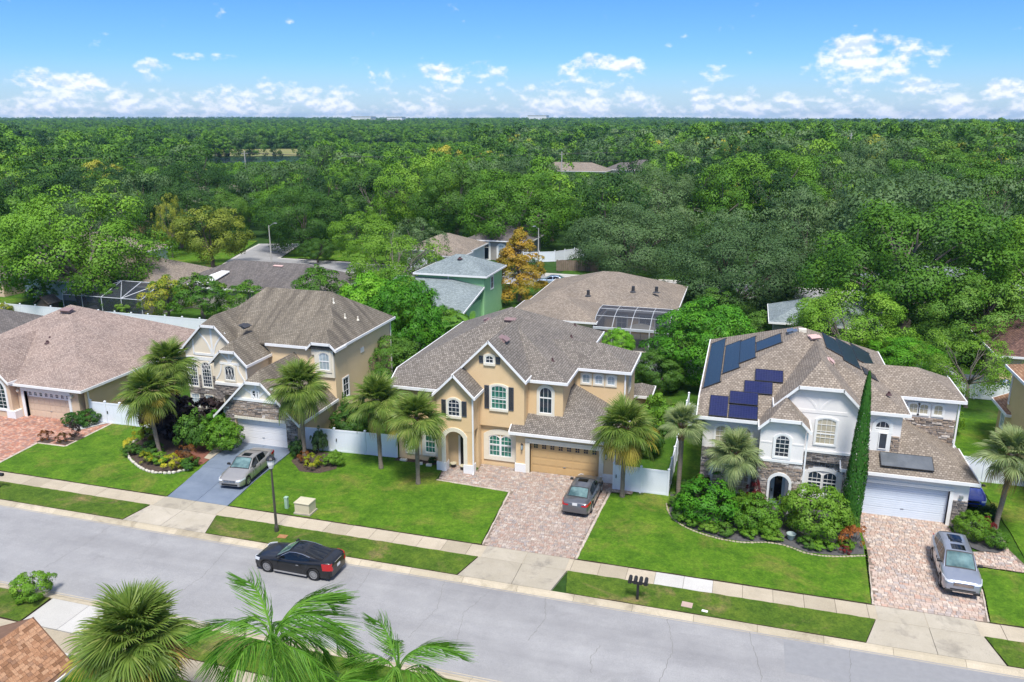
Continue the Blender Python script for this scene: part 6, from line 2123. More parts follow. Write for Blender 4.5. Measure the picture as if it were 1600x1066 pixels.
def trunk_mesh(name, seed, h, r0, tops, mat, lean=.03, fork=.35, n_limb=7, zig=.06):
    g = random.Random(seed)
    mb = MB()
    zf = h * fork
    path = [(0, 0, -.25), (0, 0, 0)]
    for k in range(1, 5):
        t = k / 4
        path.append((g.uniform(-lean, lean) * h * t, g.uniform(-lean, lean) * h * t, zf * t))
    mb.tube(path, [r0 * 1.5, r0 * 1.25, r0 * 1.02, r0 * .95, r0 * .88, r0 * .82], 9)
    base = Vector(path[-1])
    idx = list(range(len(tops)))
    g.shuffle(idx)
    for i in idx[:n_limb]:
        e = Vector(tops[i])
        mid = base.lerp(e, .45) + Vector((g.uniform(-.08, .08), g.uniform(-.08, .08), .06)) * h
        r = r0 * g.uniform(.32, .55)
        pts = []
        for k in range(6):
            t = k / 5
            p = base * (1 - t) ** 2 + mid * 2 * t * (1 - t) + e * t * t
            pts.append(p + Vector((g.uniform(-1, 1), g.uniform(-1, 1), g.uniform(-.5, .5))) * zig * h * .25 * (t * (1.1 - t) * 4))
        mb.tube(pts, [r * (1 - .78 * k / 5) for k in range(6)], 6)
        for b in range(2):
            s_ = Vector(pts[2 + b]); e2 = s_ + (e - s_) * .6 + Vector((g.uniform(-1, 1), g.uniform(-1, 1), g.uniform(-.2, .6))) * h * .12
            mb.tube([s_, s_.lerp(e2, .5) + Vector((0, 0, .02 * h)), e2], [r * .45, r * .3, r * .1], 5)
    return mb.mesh(name, M[mat], smooth=True)

PROTO = {}
def proto(key, seed, leaf, rad, zc, nblob, br, per, ln, trunk=None, **kw):
    V, T, cs, rs, NN = blob_crown(seed, rad, zc, nblob, br, per, ln, **kw)
    me = quad_mesh('crown', V, T, LM[leaf], NN)
    tm = None
    if trunk:
        hh, r0, mat, fork, nl = trunk
        tm = trunk_mesh('trunk', seed, hh, r0, [tuple(c) for c in cs], mat, fork=fork, n_limb=nl)
    PROTO[key] = (me, tm, leaf)

# big near trees: crown about 8 m radius, full height 15 m
proto('oak_a', 1, 'oak', (8.0, 8.0, 6.3), 7.8, 150, (1.2, 2.4), 260, .33, (14, .55, 'bark', .28, 12), core=.5)
proto('oak_b', 2, 'bright', (8.0, 8.0, 6.4), 7.4, 150, (1.2, 2.3), 270, .30, (14, .55, 'bark', .25, 14), core=.5)
proto('liveoak_a', 3, 'grey', (8.0, 8.0, 5.8), 6.4, 135, (1.2, 2.4), 300, .27, (12, .5, 'bark_dark', .2, 12), core=.5, asp=.5)
proto('liveoak_b', 4, 'grey', (8.0, 7.6, 5.8), 6.4, 130, (1.2, 2.4), 300, .27, (12, .5, 'bark_dark', .2, 12), core=.5, asp=.5)
proto('mango_a', 5, 'mango', (5.0, 5.0, 4.1), 4.3, 190, (.8, 1.35), 150, .33, (8, .3, 'bark_dark', .2, 8), core=.68, asp=.38, up=.6)
proto('mango_b', 6, 'mangoyel', (3.0, 3.0, 2.6), 3.2, 50, (.55, .95), 150, .28, (6, .2, 'bark', .3, 8), core=.5, asp=.38, up=.6)
proto('airy', 7, 'lime', (7.0, 7.0, 4.8), 6.2, 105, (.8, 1.5), 110, .28, (11, .26, 'bark', .3, 14), core=.3, asp=.5)
proto('conifer', 8, 'orange', (4.4, 4.4, 4.4), 5.0, 110, (.6, 1.25), 110, .32, (9.2, .22, 'bark', .5, 10), shape='cone', asp=.3)
proto('shade', 9, 'yellowgreen', (6.0, 6.0, 4.6), 5.6, 95, (.8, 1.6), 150, .32, (10, .32, 'bark_dark', .25, 10), core=.45)
proto('dark_a', 10, 'dark', (8.5, 8.5, 5.6), 6.8, 120, (1.1, 2.2), 190, .34, (12, .5, 'bark_dark', .25, 10), core=.5)
# wood trees for the middle distance: lighter meshes
proto('wood_a', 21, 'oak', (6.2, 6.2, 5.4), 6.2, 46, (1.3, 2.4), 120, .50, (10, .35, 'bark', .35, 7), core=.55)
proto('wood_b', 22, 'oak', (5.6, 6.0, 6.0), 6.8, 46, (1.2, 2.2), 120, .48, (11, .35, 'bark', .35, 7), core=.55)
proto('wood_c', 23, 'grey', (6.6, 6.4, 5.2), 6.0, 48, (1.3, 2.4), 130, .44, (10, .38, 'bark_dark', .3, 7), core=.55)
proto('wood_d', 24, 'bright', (5.4, 5.4, 5.2), 6.0, 42, (1.2, 2.1), 115, .48, (10, .3, 'bark', .35, 7), core=.5)
proto('wood_pine', 25, 'bright', (3.6, 3.6, 5.8), 8.8, 42, (.9, 1.6), 80, .48, (14, .28, 'bark', .62, 7), core=.4)
proto('wood_e', 26, 'dark', (6.0, 6.0, 5.4), 6.4, 44, (1.3, 2.3), 120, .48, (10, .35, 'bark_dark', .35, 7), core=.55)

def tree(key, label, x, y, h=None, w=None, rz=None, leaf=None, name='tree', group=None, cat='tree', z=None):
    me, tm, lf = PROTO[key]
    bb = np.array([v.co[:] for v in me.vertices]) if key not in DIM else None
    if bb is not None:
        DIM[key] = (bb[:, 2].max(), np.percentile(np.hypot(bb[:, 0], bb[:, 1]), 97) * 2)
    H, Wd = DIM[key]
    sz = (h / H) if h else 1.0
    sx = (w / Wd) if w else sz
    t = thing(name, label, cat, (x, y, terrain(x, y) if z is None else z), rng.uniform(0, 6.28) if rz is None else rz, group)
    t.scale = (sx, sx, sz)
    if tm: link('trunk', tm, t)
    c = link('crown', me, t)
    if leaf and leaf != lf:
        c.material_slots[0].link = 'OBJECT'
        c.material_slots[0].material = LM[leaf]
    return t
DIM = {}

NEAR = [
    ('oak_a', 'huge broad dark green tree behind the mauve roof, grey forked trunk', -84.5, 83.5, 16.8, 21.0, 'bright'),
    ('shade', 'yellow green shade tree by the back street bend', -85.0, 112.0, 10.3, 13.0, None),
    ('airy', 'slim leafy tree beside the yellow green shade tree', -97.9, 118.1, 11.6, 6.0, 'yellowgreen'),
    ('liveoak_a', 'dark spreading oak on lawn inside the back street bend', -78.8, 130.2, 12.9, 18.0, 'oak'),
    ('airy', 'airy light green tree in front of the mint green house', -44.5, 97.0, 11.2, 17.0, None),
    ('oak_b', 'big bright green oak in front of the arched grey house', -41.5, 142.0, 16.2, 21.5, 'bright'),
    ('dark_a', 'tall dark green tree west of the bright oak', -67.2, 159.7, 17.8, 20.0, 'bright'),
    ('oak_a', 'tall deep green tree crowding behind the mint green house', -56.5, 152.0, 16.5, 16.0, 'oak'),
    ('liveoak_b', 'grey green oak behind the tan house with the screened pool', -18.0, 128.5, 13.2, 21.0, None),
    ('liveoak_a', 'pale grey green oak, rounded, next to the tan screened house', -0.3, 110.5, 14.0, 21.5, None),
    ('oak_b', 'great bright green tree behind the solar panel roof', 18.5, 99.0, 16.8, 23.0, 'bright'),
    ('oak_b', 'bright green tree crown at the east edge over the brown roof', 31.5, 97.5, 14.0, 17.0, 'bright'),
    ('oak_a', 'lower bright green tree in front of grey hip roof', 10.6, 85.0, 9.2, 11.5, 'bright'),
    ('dark_a', 'deep green tree behind the ridge of the solar panel house', 23.0, 90.5, 10.0, 14.0, 'oak'),
    ('mango_a', 'dense bright green mango tree between the tan and white houses', -2.7, 73.2, 8.3, 10.6, None),
    ('mango_a', 'small round bright tree by the screened pool', -11.8, 79.0, 3.4, 3.8, None),
    ('mango_a', 'low dark green tree under the big bright mango', -6.6, 70.2, 4.2, 5.6, 'oak'),
    ('mango_a', 'bright green low tree behind the white bump-out roof', 15.2, 78.5, 4.6, 7.5, None),
    ('mango_a', 'bushy bright tree filling the gap behind the white house', 9.0, 76.5, 4.2, 7.0, None),
    ('airy', 'feathery lime tree over the lattice fence', 19.3, 73.0, 7.2, 9.0, 'lime'),
    ('conifer', 'orange turning bald cypress beside the mint green house', -28.9, 102.0, 10.2, 11.5, None),
    ('mango_b', 'garden mango with yellowing tips nearest the mauve roof', -66.5, 78.3, 6.0, 6.4, None),
    ('mango_b', 'garden mango with yellowing tips above the back fence', -62.0, 79.0, 6.4, 7.4, None),
    ('mango_b', 'garden mango with yellowing tips beside the dark roof', -57.6, 81.5, 5.2, 6.8, None),
    ('mango_b', 'green sapling tree behind the brown stained ridge', -49.5, 84.5, 7.0, 7.0, 'bright'),
    ('mango_a', 'dense leafy tree behind the cream house gap', -31.2, 69.6, 9.6, 8.6, 'mango'),
    ('mango_a', 'dense bright tree next to the cream side wall', -36.2, 72.4, 9.2, 8.6, 'mango'),
    ('mango_a', 'leafy dark tree low in the gap between cream and tan houses', -29.3, 62.2, 5.6, 6.5, 'oak'),
    ('mango_a', 'leafy green tree by the banana plants', -30.4, 77.6, 4.8, 6.6, 'bright'),
    ('mango_a', 'small conical tree by the pool cage behind the mauve roof', -76.9, 80.6, 4.0, 4.0, 'bright'),
    ('mango_b', 'round shrub-like tree by the little playhouse', -89.3, 81.6, 2.6, 4.2, 'oak'),
    ('mango_b', 'pale young tree beyond the pool cage', -73.5, 79.4, 2.4, 3.2, 'lime'),
    ('mango_b', 'yellow leaved small tree at the white back fence corner', -87.2, 74.0, 2.2, 2.6, 'croton'),
    ('dark_a', 'dark clipped tree by the wooden back fence', -33.3, 119.0, 3.6, 5.6, None),
    ('dark_a', 'dark bushy tree at the back street corner', -70.5, 121.0, 4.4, 7.0, 'oak'),
    ('shade', 'mixed green tree between the airy tree and the street', -60.5, 118.5, 9.4, 12.0, 'lime'),
    ('oak_b', 'yellow green spreading tree high on the slope above the rounded grey oak', 3.5, 178.0, 17.0, 27.0, 'bright'),
    ('liveoak_b', 'grey green oak at the top of the slope west of the yellow green one', -20.5, 176.0, 15.0, 19.0, None),
    ('liveoak_a', 'grey green oak on the slope over the great bright tree', 24.0, 150.0, 15.0, 22.0, None),
    ('oak_b', 'light green broad tree on the slope near the east edge', 44.0, 172.0, 15.5, 25.0, 'bright'),
    ('oak_a', 'dark broad tree beyond the huge tree at the west edge', -140.0, 150.0, 14.0, 24.0, 'dark'),
    ('liveoak_a', 'dusky oak behind the huge broad tree', -118.0, 152.0, 15.0, 24.0, 'dark'),
    ('airy', 'thin olive tree before the white house behind the mint green roof', -49.5, 113.6, 9.4, 10.5, 'grey'),
    ('oak_a', 'full green tree closing the end of the back street bend', -93.0, 147.0, 11.5, 13.0, 'bright'),
    ('liveoak_b', 'dusky tree beside the end of the back street bend', -103.0, 141.0, 10.5, 12.0, 'oak'),
    ('mango_a', 'tall leafy tree between mint green house and the cream side wall', -37.5, 79.0, 8.2, 9.5, 'bright'),
    ('oak_a', 'dark green tree behind the grey west house', -104.0, 128.0, 12.5, 16.0, 'dark'),
    ('oak_a', 'dark green tree at the west edge behind the pink roof', -118.0, 120.0, 11.5, 15.0, 'grey'),
]
SINK = {'pale grey green oak, rounded': -2.4, 'grey green oak behind the tan': -1.8, 'great bright green tree': -1.0, 'lower bright green': -1.2, 'deep green tree behind the ridge': -1.0, 'huge broad': -1.0, 'airy light': -.8, 'big bright green oak': -1.0}
for key, lab, x, y, h, w, lf in NEAR:
    dz = sum(v for q, v in SINK.items() if lab.startswith(q))
    tree(key, lab, x, y, h, w, None, lf, z=terrain(x, y) + dz)

# ---------------------------------------------------------------- palms
def strip_quads(pts, w0, side):
    """tapered two-sided ribbon along pts: list of quads"""
    n = len(pts)
    out = []
    for i in range(n - 1):
        a, b = pts[i], pts[i + 1]
        wa = w0 * (1 - (i / (n - 1)) ** 1.6) + .004
        wb = w0 * (1 - ((i + 1) / (n - 1)) ** 1.6) + .004
        out.append([a - side * wa, a + side * wa, b + side * wb, b - side * wb])
    return out

def sabal_frond(seed, droop, dead=False, n=38, pet=.95, blade=1.05):
    g = np.random.default_rng(seed)
    Q, T = [], []
    # petiole, bending down under its load
    ts = np.linspace(0, 1, 7)
    P = np.stack([pet * ts, 0 * ts, -droop * .22 * pet * ts ** 2], axis=1)
    sd = np.array([0, 1.0, 0])
    for q in strip_quads([*P], .028, sd):
        Q.append(q); T.append(.55)
    hub, dirx = P[-1], unit(P[-1] - P[-2])
    costa = .35 * blade
    upv = unit(np.cross(dirx, sd))
    for k in range(n):
        u = (k + .5) / n * 2 - 1
        ang = u * math.radians(118)
        st = hub + dirx * costa * (1 - abs(u)) ** 1.2 + upv * (-.10 * droop) * (1 - abs(u))
        d = dirx * math.cos(ang) + sd * math.sin(ang)
        d = unit(d + upv * (.16 * abs(u) + g.normal() * .05))
        L_ = blade * (.72 + .28 * math.cos(ang * .7)) * g.uniform(.9, 1.08)
        pts = []
        for t in (0, .35, .65, .85, 1.0):
            hang = (.16 + .34 * droop) * t ** 2.4 * L_ * (1.4 if dead else 1)
            pts.append(st + d * L_ * t * (1 - .15 * t * t) + np.array([0, 0, -1.0]) * hang)
        s_ = unit(np.cross(d, upv))
        s_ = unit(s_ + upv * (.55 if k % 2 else -.55))
        tt = float(np.clip(.5 + .16 * g.normal() + .1 * (1 - abs(u)), 0, 1))
        for q in strip_quads(pts, .031 * blade, s_):
            Q.append(q); T.append(tt)
    return quad_mesh('frond', np.array(Q), np.array(T), LM['palmdead' if dead else 'palm'])

SF = {
    'up': [sabal_frond(101 + i, .35) for i in range(3)],
    'mid': [sabal_frond(111 + i, .9) for i in range(3)],
    'low': [sabal_frond(121 + i, 1.5) for i in range(3)],
    'dead': [sabal_frond(131 + i, 2.2, True) for i in range(2)],
}
def palm_trunk(h, r0, seed, boots=0.0, curve=(0, 0)):
    g = random.Random(seed)
    mb = MB()
    n = 14
    pts, rad = [], []
    for k in range(n + 1):
        t = k / n
        pts.append((curve[0] * math.sin(t * 1.5) + g.uniform(-.01, .01), curve[1] * math.sin(t * 1.5), -.2 + (h + .2) * t))
        rad.append(r0 * (1.22 - .4 * min(1, t * 7) + .10 * t) * g.uniform(.97, 1.03))
    mb.tube(pts, rad, 10)
    # ring scars
    for k in range(int(h / .16)):
        z = .3 + k * .16
        if z > h - .2: break
        i = min(n - 1, int((z + .2) / (h + .2) * n))
        t = ((z + .2) / (h + .2) * n) - i
        x = pts[i][0] * (1 - t) + pts[i + 1][0] * t; y = pts[i][1] * (1 - t) + pts[i + 1][1] * t
        rr = (rad[i] * (1 - t) + rad[i + 1] * t)
        mb.tube([(x, y, z - .012), (x, y, z + .012)], rr * 1.035, 10)
    bo = None
    if boots > 0:
        b = MB()
        for k in range(int(46 * boots)):
            z = h - boots * 1.5 * (k / (46 * boots)) - .05
            a = k * 2.399
            i = min(n - 1, int((z + .2) / (h + .2) * n))
            x, y = pts[i][0], pts[i][1]
            d = Vector((math.cos(a), math.sin(a), 0)); s_ = Vector((-d.y, d.x, 0))
            c = Vector((x, y, z))
            r1 = rad[i] * .9
            b.add([c + d * r1 - s_ * .08, c + d * r1 + s_ * .08, c + d * (r1 + .20) + s_ * .035 + UP * .26, c + d * (r1 + .20) - s_ * .035 + UP * .26,
                   c + d * (r1 + .03) - s_ * .07 + UP * -.08, c + d * (r1 + .03) + s_ * .07 + UP * -.08],
                  [(0, 1, 2, 3), (4, 3, 2, 5), (0, 3, 4), (1, 5, 2), (0, 4, 5, 1)])
        bo = b
    return mb, bo, pts[-1]

def sabal(label, x, y, h, seed, n=38, sc=1.0, span=102, boots=.35, leaf=None, curve=(0, 0), dead=3, yellow=0, z=.05, shaggy=0.0, stalks=0):
    g = np.random.default_rng(seed)
    n = int(n * 1.35)
    t = thing('cabbage_palm', label, 'palm tree', (x, y, z), 0)
    mb, bo, top = palm_trunk(h, .17, seed, boots, curve)
    tr = link('trunk', mb.mesh('trunk', M['bark_palm'], smooth=True), t)
    if bo: link('leaf_boots', bo.mesh('leaf_boots', M['bark_boot']), tr)['kind'] = 'stuff'
    for k in range(n):
        f = (k + .5) / n
        el = 84 - span * f ** .95
        az_ = k * 137.5 + g.uniform(-14, 14)
        kind = 'up' if el > 40 else ('mid' if el > 0 else 'low')
        if k >= n - dead or (shaggy and k > n * .3 and g.random() < shaggy): kind = 'dead'
        me = SF[kind][int(g.integers(len(SF[kind])))]
        o = link('frond', me, t)
        o.location = (top[0], top[1], top[2] - .05 - .25 * f)
        o.rotation_euler = (R(g.uniform(-25, 25)), -R(el + g.uniform(-6, 6)), R(az_))
        s_ = sc * g.uniform(.88, 1.1) * (1.0 if kind in ('mid', 'low') else (.92 if kind == 'up' else .78))
        o.scale = (s_, s_, s_)
        lf = leaf
        if kind != 'dead' and yellow and k > n * .62 and g.random() < yellow: lf = 'palmyel'
        if lf and kind != 'dead':
            o.material_slots[0].link = 'OBJECT'; o.material_slots[0].material = LM[lf]
    for k in range(stalks):
        a = g.uniform(0, 6.28)
        mb = MB()
        L_ = g.uniform(1.7, 2.5)
        P0 = Vector((top[0], top[1], top[2]))
        d = Vector((math.cos(a), math.sin(a), 0))
        main = [P0 + d * L_ * q + UP * (L_ * .55 * q - .75 * L_ * q * q) for q in np.linspace(0, 1, 8)]
        mb.tube(main, [.018 - .012 * q for q in np.linspace(0, 1, 8)], 4)
        for i in range(2, 8):
            for s_ in (-1, 1):
                e = main[i] + (d * .35 + Vector((-d.y, d.x, 0)) * s_ * .5 + UP * g.uniform(-.45, .15)) * .7
                mb.tube([main[i], main[i].lerp(e, .5) + UP * .05, e], [.008, .006, .003], 3)
                for _ in range(3):
                    e2 = main[i].lerp(e, .6) + Vector((g.uniform(-.2, .2), g.uniform(-.2, .2), g.uniform(-.3, .05)))
                    mb.tube([main[i].lerp(e, .6), e2], [.005, .002], 3)
        mb.build('flower_stalk', M['bark_boot'], t)
    return t

PALMS = [
    ('tall cabbage palm leaning in the croton bed before the half-timbered house', -40.15, 44.75, 4.9, 41, dict(n=44, curve=(-.55, .1), boots=0.0, yellow=.3, dead=4)),
    ('cabbage palm just behind the leaning bed palm, with taller crown', -40.9, 47.6, 6.3, 42, dict(n=38, boots=0.3, dead=2)),
    ('cabbage palm beside the white garage door of the half-timbered house', -29.75, 47.4, 5.6, 43, dict(n=44, sc=1.06, yellow=.15, boots=0.0)),
    ('cabbage palm on lawn in front of white fence by the cream wall', -23.6, 47.3, 5.2, 44, dict(n=38, boots=0.0, curve=(-.1, 0))),
    ('cabbage palm on lawn before the ground floor windows of the tan house', -20.1, 45.75, 4.85, 45, dict(n=40, boots=0.2, sc=.95, yellow=.1)),
    ('cabbage palm next to the tan garage and grey sedan', -6.5, 47.75, 4.95, 46, dict(n=46, sc=1.05, boots=0.2, yellow=.3, dead=4)),
    ('slim cabbage palm with orange leaf boots by the corner fence', -2.95, 48.4, 5.3, 47, dict(n=26, sc=.74, boots=.75, leaf='palmgrey', dead=0, span=82)),
    ('short pale cabbage palm standing in shrubs before white house', 0.35, 47.7, 4.0, 48, dict(n=32, sc=.86, boots=.45, leaf='palmgrey', dead=1, span=88)),
    ('pale cabbage palm with shaggy brown boots east of the steel coloured car', 15.75, 49.7, 5.0, 49, dict(n=30, sc=.98, boots=1.0, leaf='palmgrey', curve=(.25, 0), dead=5, span=95)),
]
for lab, x, y, h, sd, kw in PALMS:
    sabal(lab, x, y, h, sd, **kw)
sabal('big shaggy cabbage palm with yellow and dead fronds over the near pavement', -20.35, 20.2, 5.7, 51, n=62, sc=1.06, boots=.9, yellow=.4, dead=12, stalks=7, shaggy=.12)

def queen_frond(seed, bend, L_=3.9, n=58):
    g = np.random.default_rng(seed)
    Q, T = [], []
    ts = np.linspace(0, 1, 18)
    # rachis arcs up and over
    P = []
    p = np.array([0.0, 0, 0]); a = 0.0
    for i, t in enumerate(ts):
        P.append(p.copy())
        a = -bend * (t ** 1.05)
        p = p + np.array([math.cos(a), 0, math.sin(a)]) * L_ / 17
    P = np.array(P)
    sd = np.array([0, 1.0, 0])
    for q in strip_quads([*P], .035, sd):
        Q.append(q); T.append(.6)
    for q in strip_quads([*P], .03, np.array([0, 0, 1.0])):
        Q.append(q); T.append(.6)
    for k in range(n):
        t = .16 + .83 * (k + .5) / n
        i = min(16, int(t * 17)); f = t * 17 - i
        b = P[i] * (1 - f) + P[i + 1] * f
        ax = unit(P[i + 1] - P[i])
        upv = unit(np.cross(ax, sd))
        for s_ in (-1, 1):
            ll = .92 * math.sin(math.pi * min(1, .18 + .86 * t)) ** .55 * g.uniform(.85, 1.1)
            d = unit(ax * g.uniform(.3, .6) + sd * s_ * g.uniform(.35, .9) + upv * g.uniform(-.1, .4))
            pts = []
            for q in (0, .3, .6, .82, 1.0):
                pts.append(b + d * ll * q * (1 - .3 * q) + np.array([0, 0, -1]) * (1.45 * ll * q ** 1.35))
            sv_ = unit(np.cross(d, np.array([0, 0, 1.0])) + upv * g.normal() * .6)
            tt = float(np.clip(.5 + .2 * g.normal(), 0, 1))
            for qd in strip_quads(pts, .0125, sv_):
                Q.append(qd); T.append(tt)
    return quad_mesh('frond', np.array(Q), np.array(T), LM['queen'])
QF = [queen_frond(201 + i, b) for i, b in enumerate((2.5, 2.7, 2.8, 2.8))]
def queen(label, x, y, h, seed, n=15, sc=1.0, z=.05, els=(82, 5)):
    g = np.random.default_rng(seed)
    t = thing('queen_palm', label, 'palm tree', (x, y, z), 0)
    mb, bo, top = palm_trunk(h, .14, seed, 0)
    tr = link('trunk', mb.mesh('trunk', M['bark_palm'], smooth=True), t)
    cs = MB().tube([(top[0], top[1], h - .1), (top[0], top[1], h + .35), (top[0], top[1], h + .9)], [.13, .10, .03], 8)
    link('crownshaft', cs.mesh('crownshaft', LM['queen'], smooth=True), tr)
    # unopened spear leaf
    sp = MB().tube([(top[0], top[1], h + .6), (top[0] + .03, top[1], h + 1.9)], [.03, .008], 5)
    link('spear_leaf', sp.mesh('spear_leaf', LM['queen']), t)
    for k in range(n):
        f = (k + .5) / n
        el = els[0] + (els[1] - els[0]) * f
        o = link('frond', QF[min(3, int(f * 4))], t)
        o.location = (top[0], top[1], h + .35 - .15 * f)
        o.rotation_euler = (R(g.uniform(-20, 20)), -R(el), R(k * 137.5 + g.uniform(-15, 15)))
        s_ = sc * g.uniform(.9, 1.1)
        o.scale = (s_,) * 3
    return t
queen('large feathery queen palm rising over the near verge', -14.75, 20.6, 5.9, 61, 20, .96)
queen('smaller feathery queen palm with upright spear leaf near the kerb', -10.35, 21.3, 5.2, 62, 13, .76)
queen('bright low queen palm tucked between the two near feathery palms', -12.6, 19.9, 4.4, 63, 13, .8)

for i, (x, y, h) in enumerate([(-149.1, 201.5, 6.5), (-150.2, 213, 7), (-153.2, 225, 7), (-135.6, 205.4, 6), (-141, 198, 7.5), (-130, 197, 6)]):
    queen(['feathery green palm in the grove past the street bend, westmost', 'feathery palm behind the westmost grove palm', 'feathery palm at the back of the grove', 'feathery palm at the eastern end of the grove', 'tallest feathery palm in the grove', 'small feathery palm in front of the grove'][i], x, y, h, 70 + i, 16, 1.25, 0)
sabal('cabbage palm by the pale power pole', -146.0, 232.0, 7.5, 91, n=26, sc=1.2, boots=0, leaf='palm', dead=1)
sabal('cabbage palm pair member east of the power pole', -141.5, 231.0, 7.0, 92, n=26, sc=1.2, boots=0, leaf='palm', dead=1)
# ---------------------------------------------------------------- shrubs
def bproto(key, seed, leaf, nblob, br, per, ln, rad=(1, 1, .8), zc=.8, **kw):
    proto(key, seed, leaf, rad, zc, nblob, br, per, ln, (1.2, .05, 'bark_dark', .2, 7), **kw)
bproto('b_round', 31, 'bright', 40, (.26, .42), 95, .15, asp=.42, up=.6)
bproto('b_loose', 32, 'bright', 46, (.22, .42), 70, .17, core=.35, asp=.4, up=.5)
bproto('b_big', 33, 'mango', 80, (.2, .34), 80, .105, rad=(1, 1, .75), asp=.45, up=.6)
bproto('b_spiky', 34, 'croton', 26, (.2, .36), 50, .22, asp=.26, up=.9, rad=(1, 1, .7), zc=.7)
bproto('b_broad', 35, 'purple', 34, (.3, .5), 40, .34, asp=.42, up=.5, rad=(1, 1, 1), zc=1.0)
def pencil(seed=36, n=15000, H=9.9, rmax=.72):
    g = np.random.default_rng(seed)
    t = g.uniform(0, 1, n) ** 1.25
    a = g.uniform(0, 2 * math.pi, n)
    pr = np.minimum(1, (1 - t) ** .62 * 1.12) * (.72 + .28 * np.minimum(1, t * 4)) * (1 + .05 * np.sin(3 * a + 9 * t) + .04 * np.sin(17 * t + a))
    r = rmax * pr * g.uniform(.72, 1.04, n)
    C = np.stack([r * np.cos(a), r * np.sin(a), .15 + (H - .25) * t], axis=1)
    o = np.stack([np.cos(a), np.sin(a), np.full(n, .3)], axis=1)
    up = unit(np.array([0, 0, 1.0]) + o * .35 + g.normal(size=(n, 3)) * .22)
    nn = unit(o + g.normal(size=(n, 3)) * .35)
    nn = unit(nn - up * np.sum(nn * up, axis=1, keepdims=True))
    sd = np.cross(nn, up)
    L_ = (g.uniform(.10, .2, n))[:, None]
    V = np.stack([C - up * L_ * .5, C - sd * L_ * .2, C + up * L_ * .6, C + sd * L_ * .2], axis=1)
    me = quad_mesh('crown', V, np.clip(.5 + g.normal(size=n) * .13 - .35 * (g.uniform(0, 1, n) < .06), 0, 1), LM['cypress'], unit(o + nn * .4))
    PROTO['b_cypress'] = (me, trunk_mesh('trunk', seed, 2.0, .09, [(0, 0, 6.0), (.1, 0, 5), (0, .1, 4.5)], 'bark_dark', n_limb=3), 'cypress')
pencil()
